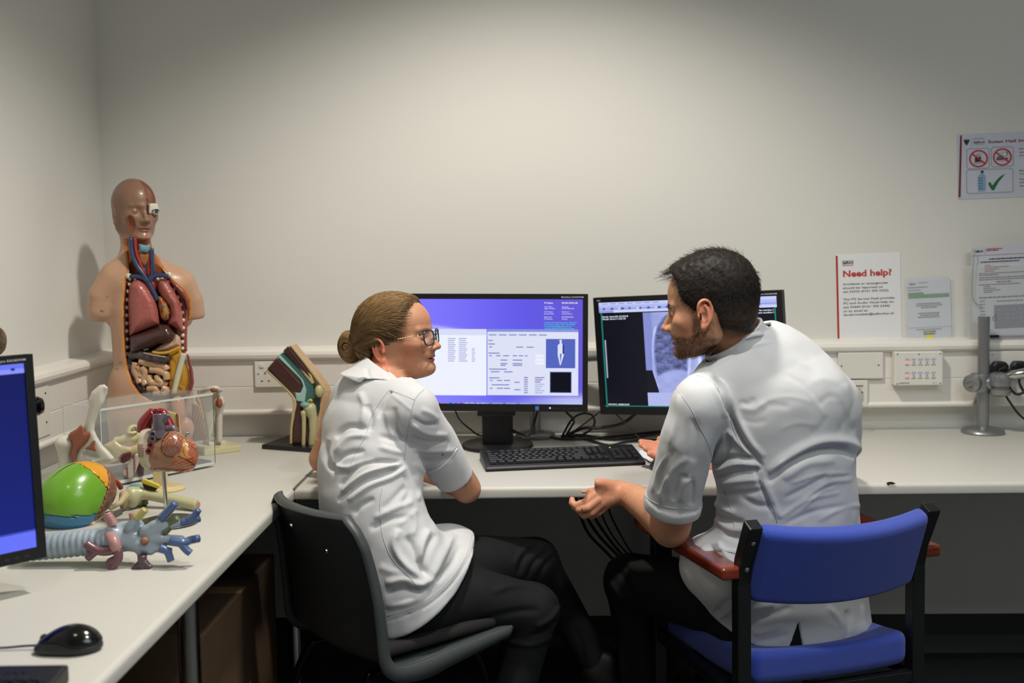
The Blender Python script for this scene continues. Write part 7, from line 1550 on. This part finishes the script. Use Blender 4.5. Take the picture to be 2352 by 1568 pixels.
def coatM(p):
    t, a = coatM0(p)
    # rolled cuff band
    q = (p-slM[2].astype(np.float32))@sdM; a = np.where((q > -.028) & (q < .02), a-.0035, a)
    d0 = smin(t, a, .018)
    near = a < .035; cf = np.where(near & (t > -.05), s_pl(p, slM[2], sdM), -1)
    # bottom hem: follows the seat, open slit at the back
    hp_ = [PY(1600, 1385, 2.55), PY(1700, 1465, 2.48), PY(1800, 1496, 2.47), PY(1850, 1508, 2.47), PY(1960, 1480, 2.51), PY(2050, 1442, 2.56)]; hem = -(p[:, 2]-np.interp(p[:, 0], [v[0] for v in hp_], [v[2] for v in hp_]))
    fr_cut = s_pl(p, PY(1575, 1330, 2.60), (-.75, .62, -.12)); cut = np.maximum(np.maximum(cf, hem), fr_cut*(p[:, 2] < PY(1600, 1200, 2.5)[2])-(p[:, 2] >= PY(1600, 1200, 2.5)[2]))
    nk = PY(1690, 782, 2.52); nkd = np.array([-.50, -.10, 1.]); top = s_pl(p, nk, nkd); top = np.where(np.hypot(p[:, 0]-nk[0]-.01, p[:, 1]-nk[1]) < .115, top, -1)
    cav = np.maximum(d0+.0105, -(np.maximum(np.maximum(cf, fr_cut*(p[:, 2] < PY(1600, 1200, 2.5)[2])-(p[:, 2] >= PY(1600, 1200, 2.5)[2])), top)+.06))
    d = smax(d0, cut, .003); d = smax(d, top, .004); d = smax(d, -cav, .002)
    s0, s1 = PY(1835, 1400, 2.46), PY(1822, 1505, 2.46); ww = np.interp(p[:, 2], [s1[2], s0[2]], [.020, -.004]); sx_ = np.abs(p[:, 0]-np.interp(p[:, 2], [s1[2], s0[2]], [s1[0], s0[0]]))-ww
    return smax(d, -np.maximum(sx_, p[:, 1]-2.54), .001)
FLM = [([(1622, 840), (1655, 816), (1700, 792), (1760, 776)], 4, -.004), ([(1632, 846), (1668, 822), (1712, 800), (1770, 785)], 4, .003),
 ([(1612, 858), (1645, 875), (1660, 905), (1680, 955), (1705, 1010), (1740, 1055), (1752, 1075)], 5, -.0086), ([(1640, 862), (1668, 890), (1690, 950), (1722, 1010), (1755, 1050)], 8, .0072), ([(1630, 880), (1655, 920), (1668, 960)], 8, .0036),
 ([(1668, 985), (1700, 1020), (1745, 1060)], 6, .0058), ([(1665, 990), (1655, 1030), (1640, 1065)], 5, .0058), ([(1680, 1000), (1668, 1045), (1642, 1072)], 7, -.0058),
 ([(1640, 1072), (1680, 1050), (1745, 1052)], 6, -.0065), ([(1640, 1085), (1690, 1065), (1748, 1068)], 6, .0065), ([(1642, 1098), (1695, 1085), (1752, 1078)], 5, -.0065), ([(1645, 1115), (1690, 1105), (1750, 1100)], 8, .0050), ([(1640, 1130), (1690, 1135), (1760, 1125)], 8, -.0043),
 ([(1765, 1108), (1790, 1082), (1830, 1055), (1880, 1035), (1930, 1032), (1965, 1048)], 8, -.0130), ([(1765, 1085), (1800, 1055), (1850, 1025), (1900, 1010), (1955, 1018), (1980, 1040)], 12, .0101), ([(1800, 1100), (1850, 1065), (1920, 1055)], 12, .0043),
 ([(1700, 920), (1715, 928), (1735, 915)], 8, -.0026), ([(1700, 935), (1730, 940), (1760, 925)], 10, .0024), ([(1735, 932), (1775, 915), (1825, 912), (1870, 925)], 7, .0010), ([(1740, 945), (1775, 930), (1815, 935)], 8, -.0012), ([(1790, 985), (1830, 972), (1880, 975)], 7, .0011), ([(1700, 960), (1730, 970), (1760, 965)], 7, -.0011), ([(1850, 880), (1870, 920), (1900, 960)], 7, .0011), ([(1800, 860), (1840, 880), (1870, 910)], 7, -.0010), ([(1830, 830), (1870, 850), (1900, 890)], 8, .0008),
 ([(1860, 880), (1890, 870), (1925, 880)], 9, .0011), ([(1880, 930), (1905, 910), (1935, 920)], 8, -.0011), ([(1900, 950), (1885, 980), (1860, 1000)], 10, -.0012), ([(1940, 880), (1960, 930), (1958, 980)], 10, .0026), ([(1930, 920), (1938, 960), (1925, 1000)], 10, -.0026),
 ([(1735, 1065), (1742, 1100), (1762, 1150), (1775, 1190)], 4, -.0043), ([(1752, 1100), (1775, 1150), (1790, 1190)], 9, .0036), ([(1790, 1190), (1850, 1150), (1930, 1130)], 6, .0022), ([(1800, 1205), (1870, 1175), (1960, 1160)], 7, -.0022), ([(1840, 1150), (1900, 1110), (1960, 1100)], 6, .0022), ([(1800, 1145), (1850, 1120), (1900, 1090)], 7, -.0022), ([(1880, 1195), (1940, 1165), (1985, 1160)], 6, .0020), ([(1815, 1110), (1880, 1090), (1955, 1085)], 4, .0016), ([(1830, 1180), (1880, 1135), (1920, 1120)], 4, .0016),
 ([(1622, 1130), (1650, 1160), (1690, 1180)], 8, .0058), ([(1628, 1160), (1660, 1190), (1710, 1200)], 8, -.0058), ([(1640, 1190), (1680, 1215), (1730, 1215)], 8, .0043), ([(1700, 1140), (1740, 1160), (1780, 1160)], 9, -.0036), ([(1660, 1225), (1700, 1240), (1720, 1260)], 8, -.0043),
 ([(1560, 905), (1555, 960), (1540, 1020)], 8, .0040), ([(1592, 960), (1600, 1000), (1590, 1060)], 10, -.0040), ([(1530, 1130), (1545, 1080), (1580, 1050)], 8, .0043), ([(1510, 1130), (1525, 1070), (1550, 1030)], 8, -.0043), ([(1545, 1150), (1560, 1100), (1580, 1095)], 7, -.0043), ([(1565, 1155), (1575, 1110), (1590, 1100)], 7, .0043), ([(1590, 1160), (1592, 1120), (1585, 1095)], 6, -.0036), ([(1520, 1160), (1522, 1120), (1535, 1090)], 6, .0036), ([(1500, 1130), (1512, 1080), (1540, 1040)], 6, .0040),
 ([(1630, 1250), (1650, 1285), (1672, 1310)], 6, -.0086), ([(1612, 1255), (1635, 1290), (1655, 1320)], 8, .0072), ([(1648, 1245), (1668, 1275), (1690, 1310)], 8, .0072), ([(1600, 1290), (1610, 1320), (1640, 1345)], 8, -.0043), ([(1640, 1262), (1680, 1265), (1715, 1275)], 4, .0036),
 ([(1640, 1410), (1660, 1390), (1680, 1375)], 6, -.0043), ([(1650, 1420), (1680, 1400), (1700, 1395)], 6, .0043), ([(1730, 1455), (1770, 1445), (1800, 1430)], 8, .0043), ([(1740, 1475), (1780, 1465), (1810, 1455)], 7, -.0036), ([(1740, 1420), (1780, 1410), (1820, 1395)], 10, -.0036), ([(1700, 1400), (1740, 1395), (1780, 1385)], 10, .0043),
 ([(1945, 1400), (1950, 1440), (1946, 1470)], 8, -.0036), ([(1900, 1390), (1930, 1430), (1940, 1470)], 8, .0036), ([(1980, 1390), (1985, 1430), (1992, 1455)], 8, .0040), ([(2020, 1390), (2015, 1430), (2025, 1450)], 8, -.0040)]
cm = many('tunic', coatM, [((.16, 2.2, .42), (.90, 2.98, 1.16), .0044)], M_coat, mn, post=lambda V, N, F: coatpost(V, N, F, FLM, .0022, 13))
seam('seam', cm, [(1553, 893), (1582, 930), (1605, 975), (1630, 1030), (1634, 1070), (1630, 1110), (1618, 1140)], .0011, M_seam, mn)
seam('seam', cm, [(1600, 862), (1625, 870), (1650, 895), (1672, 950), (1695, 1010), (1720, 1050)], .0009, M_seam, mn); seam('seam', cm, [(1748, 1080), (1758, 1120), (1775, 1160), (1785, 1200)], .0009, M_seam, mn)
seam('seam', cm, [(1660, 1120), (1680, 1170), (1690, 1230)], .0009, M_seam, mn); seam('seam', cm, [(1478, 1135), (1500, 1152), (1540, 1166), (1604, 1168)], .0011, M_seam, mn)
seam('seam', cm, [(1598, 1330), (1640, 1385), (1680, 1425)], .0008, M_seam, mn); seam('seam', cm, [(1640, 1262), (1680, 1268), (1720, 1280)], .0010, M_seam, mn); seam('seam', cm, [(1848, 1490), (1920, 1480), (2000, 1450), (2042, 1420)], .0008, M_seam, mn)
cA, cB = PY(1722, 848, 2.535), PY(1680, 768, 2.50)
def collarM(p):
    ax_ = (cB-cA)/np.linalg.norm(cB-cA); q = p-cA.astype(np.float32); t = q@ax_; v = q-t[:, None]*ax_; lat = np.cross(FM, ax_); k = v@lat; v2 = v+(k*(1/1.10-1))[:, None]*lat
    r_ = np.sqrt((v2*v2).sum(1)); R_ = np.interp(t, [0, .03, .08], [.112, .090, .0675]); d = np.abs(r_-R_)*.85-.003
    d = smax(d, s_pl(p, PY(1700, 762, 2.50), (-.66, -.10, 1)), .002); d = smax(d, -s_pl(p, PY(1712, 856, 2.5), (-.52, .0, 1)), .002)
    return d
co = blob('collar', collarM, *bb([PY(1590, 720, 2.38), PY(1800, 880, 2.62)], .02), .0028, M_coat, mn, post=lambda V, N, F: folds(V, N, [([(1700, 768), (1725, 758), (1745, 760)], 4, -.004), ([(1690, 782), (1730, 770), (1760, 768)], 5, .003), ([(1640, 805), (1670, 790), (1700, 775)], 5, -.002)]))
seam.c = (None, None); seam('seam', co, [(1640, 822), (1680, 795), (1720, 775), (1762, 768)], .0009, M_seam, mn)
# hair
def capM(q):
    d = s_ell(q, (-.014, 0, .143), (.098, .076, .092)); d = smin(d, s_ell(q, (.032, 0, .150), (.062, .063, .064)), .02); return smin(d, s_ell(q, (-.045, 0, .085), (.055, .060, .055)), .03)
mz = [-.02, .03, .06, .085, .10, .125, .14, .155, .17, .185, .20, .215, .26]; mxh = [-.05, -.05, -.034, -.022, .020, .040, .054, .060, .062, .066, .076, .090, .11]
def thickM(q): return np.interp(q[:, 2], [.05, .09, .13, .16, .19, .22], [.001, .0025, .0045, .0075, .012, .0165])+.004*sstep(.03, .09, q[:, 0])*sstep(.17, .21, q[:, 2])
def hairM(p):
    q = hM.loc(p); c = capM(q); hl_ = np.interp(q[:, 2], mz, mxh); th_ = thickM(q)*sstep(-.004, .010, hl_-q[:, 0])
    d = c-th_+.0012*vnoise(q*np.array([1, 1, 1], np.float32), 110, 3)+.0008*vnoise(q, 260, 4); d = smax(d, q[:, 0]-hl_, .004); d = smax(d, -(q[:, 2]-.045-.30*(q[:, 0]+.10)), .010)
    return d*.95
def hairMc(V): q = hM.loc(V.astype(np.float32)); Cc = painter(V, (30, 25, 22)); s_ = sstep(.14, .07, q[:, 2]); paint(Cc, s_*.55, (66, 52, 42)); n = vnoise(q, 200, 3); Cc *= (1+.25*n)[:, None]; return Cc
M_hairM = mat('dark_hair', (30, 25, 22), .6, attr=True, spec=.25)
blob('hair', hairM, hbl, hbh+.02, .0020, M_hairM, mn, hairMc)
rg = np.random.RandomState(9); N_ = 9000
d_ = rg.normal(size=(N_, 3)); d_[:, 2] = np.abs(d_[:, 2])*1.1-.45*(rg.rand(N_) < .6); d_ /= np.linalg.norm(d_, axis=1)[:, None]
q = np.array([-.010, 0, .135])+d_*np.array([.1, .078, .09])
for _ in range(5): q = q-grad(capM, q)*capM(q.astype(np.float32))[:, None]
keep = (q[:, 0] < np.interp(q[:, 2], mz, mxh)-.002) & (q[:, 2] > .050+.30*(q[:, 0]+.10)); q = q[keep]; n_ = len(q); g = grad(capM, q); th_ = thickM(q)
up_ = sstep(.15, .20, q[:, 2])[:, None]; crown = np.array([-.085, .01, .19]); fl_ = q-crown; fl_ -= g*(fl_*g).sum(1)[:, None]; fl_ /= np.linalg.norm(fl_, axis=1)[:, None]+1e-6
dn = np.array([.25, 0, -1.])-g*(np.array([.25, 0, -1.])*g).sum(1)[:, None]; dn /= np.linalg.norm(dn, axis=1)[:, None]+1e-6
fw = fl_*up_+(fl_*.4+dn*.6)*(1-up_); fw += rg.normal(0, .22, (n_, 3)); ln_ = (.003+th_*1.05)*rg.uniform(.7, 1.25, n_); fr_ = sstep(.055, .09, q[:, 0])*(q[:, 2] > .17)
K = 5; P_ = np.zeros((n_, K, 3))
for k in range(K):
    t = k/(K-1); P_[:, k] = q+g*(th_*.50+th_*.50*t**.8+.0010+fr_*.010*t)[:, None]+fw*(ln_*t)[:, None]*(1+.6*fr_)[:, None]+np.array([1., 0, .7])*(fr_*.009*t*t)[:, None]
strand_mesh('hair_strands', hM.o+(P_*hM.S)@hM.R.T, rg.uniform(.0003, .00055, n_), lin((32, 27, 24))*rg.uniform(.5, 1.9, (n_, 1))+lin((86, 66, 50))*sstep(.14, .08, q[:, 2])[:, None]*.45, M_hairM, mn, .35)
# short beard hairs
N_ = 5200; z = rg.uniform(-.012, .10, N_); xx = rg.uniform(-.018, .098, N_); q = np.stack([xx, rg.uniform(.015, .07, N_)*np.where(rg.rand(N_) < .8, 1, -1), z], 1)
hf_ = lambda q: head_sdf(q, False, False, .002)
for _ in range(6): q = q-grad(hf_, q)*hf_(q.astype(np.float32))[:, None]*.9
jaw = np.interp(q[:, 0], [-.02, .0, .02, .05, .075, .10], [.10, .11, .068, .056, .058, .058]); lipz = s_ell(q.astype(np.float32), (.090, 0, .0455), (.014, .026, .012)) > 0
ok = (q[:, 2] < jaw-.004*rg.rand(N_)) & lipz & (q[:, 0] > -.012) & (q[:, 2] > -.006) & (np.abs(hf_(q.astype(np.float32))) < .001); q = q[ok]; n_ = len(q); g = grad(hf_, q)
fw = np.array([.5, 0, -1.])+rg.normal(0, .35, (n_, 3)); P_ = np.zeros((n_, 3, 3))
for k in range(3): t = k/2; P_[:, k] = q+g*(.0030*t) +fw*.0026*t
strand_mesh('beard', hM.o+(P_*hM.S)@hM.R.T, np.full(n_, .00022), lin((66, 46, 32))*rg.uniform(.5, 1.5, (n_, 1)), M_hairM, mn, .4)
# hair between beard and temples: sideburn and eyebrow
P0 = [hM.w(.086, s_*.020, .128) for s_ in (-1, 1)]
for s_ in (-1, 1): ctube('eyebrow', [hM.w(.0945, s_*.012, .127), hM.w(.090, s_*.028, .132), hM.w(.079, s_*.044, .130)], [.0022, .0030, .0016], mat('brow_hair', (34, 26, 22), .7), mn, 8)
for s_ in (-1, 1): ctube('eyelashes', [hM.w(.0885, s_*.022, .108), hM.w(.0905, s_*.031, .106), hM.w(.084, s_*.042, .107)], [.0006, .0011, .0006], mat('brow_hair'), mn, 6)
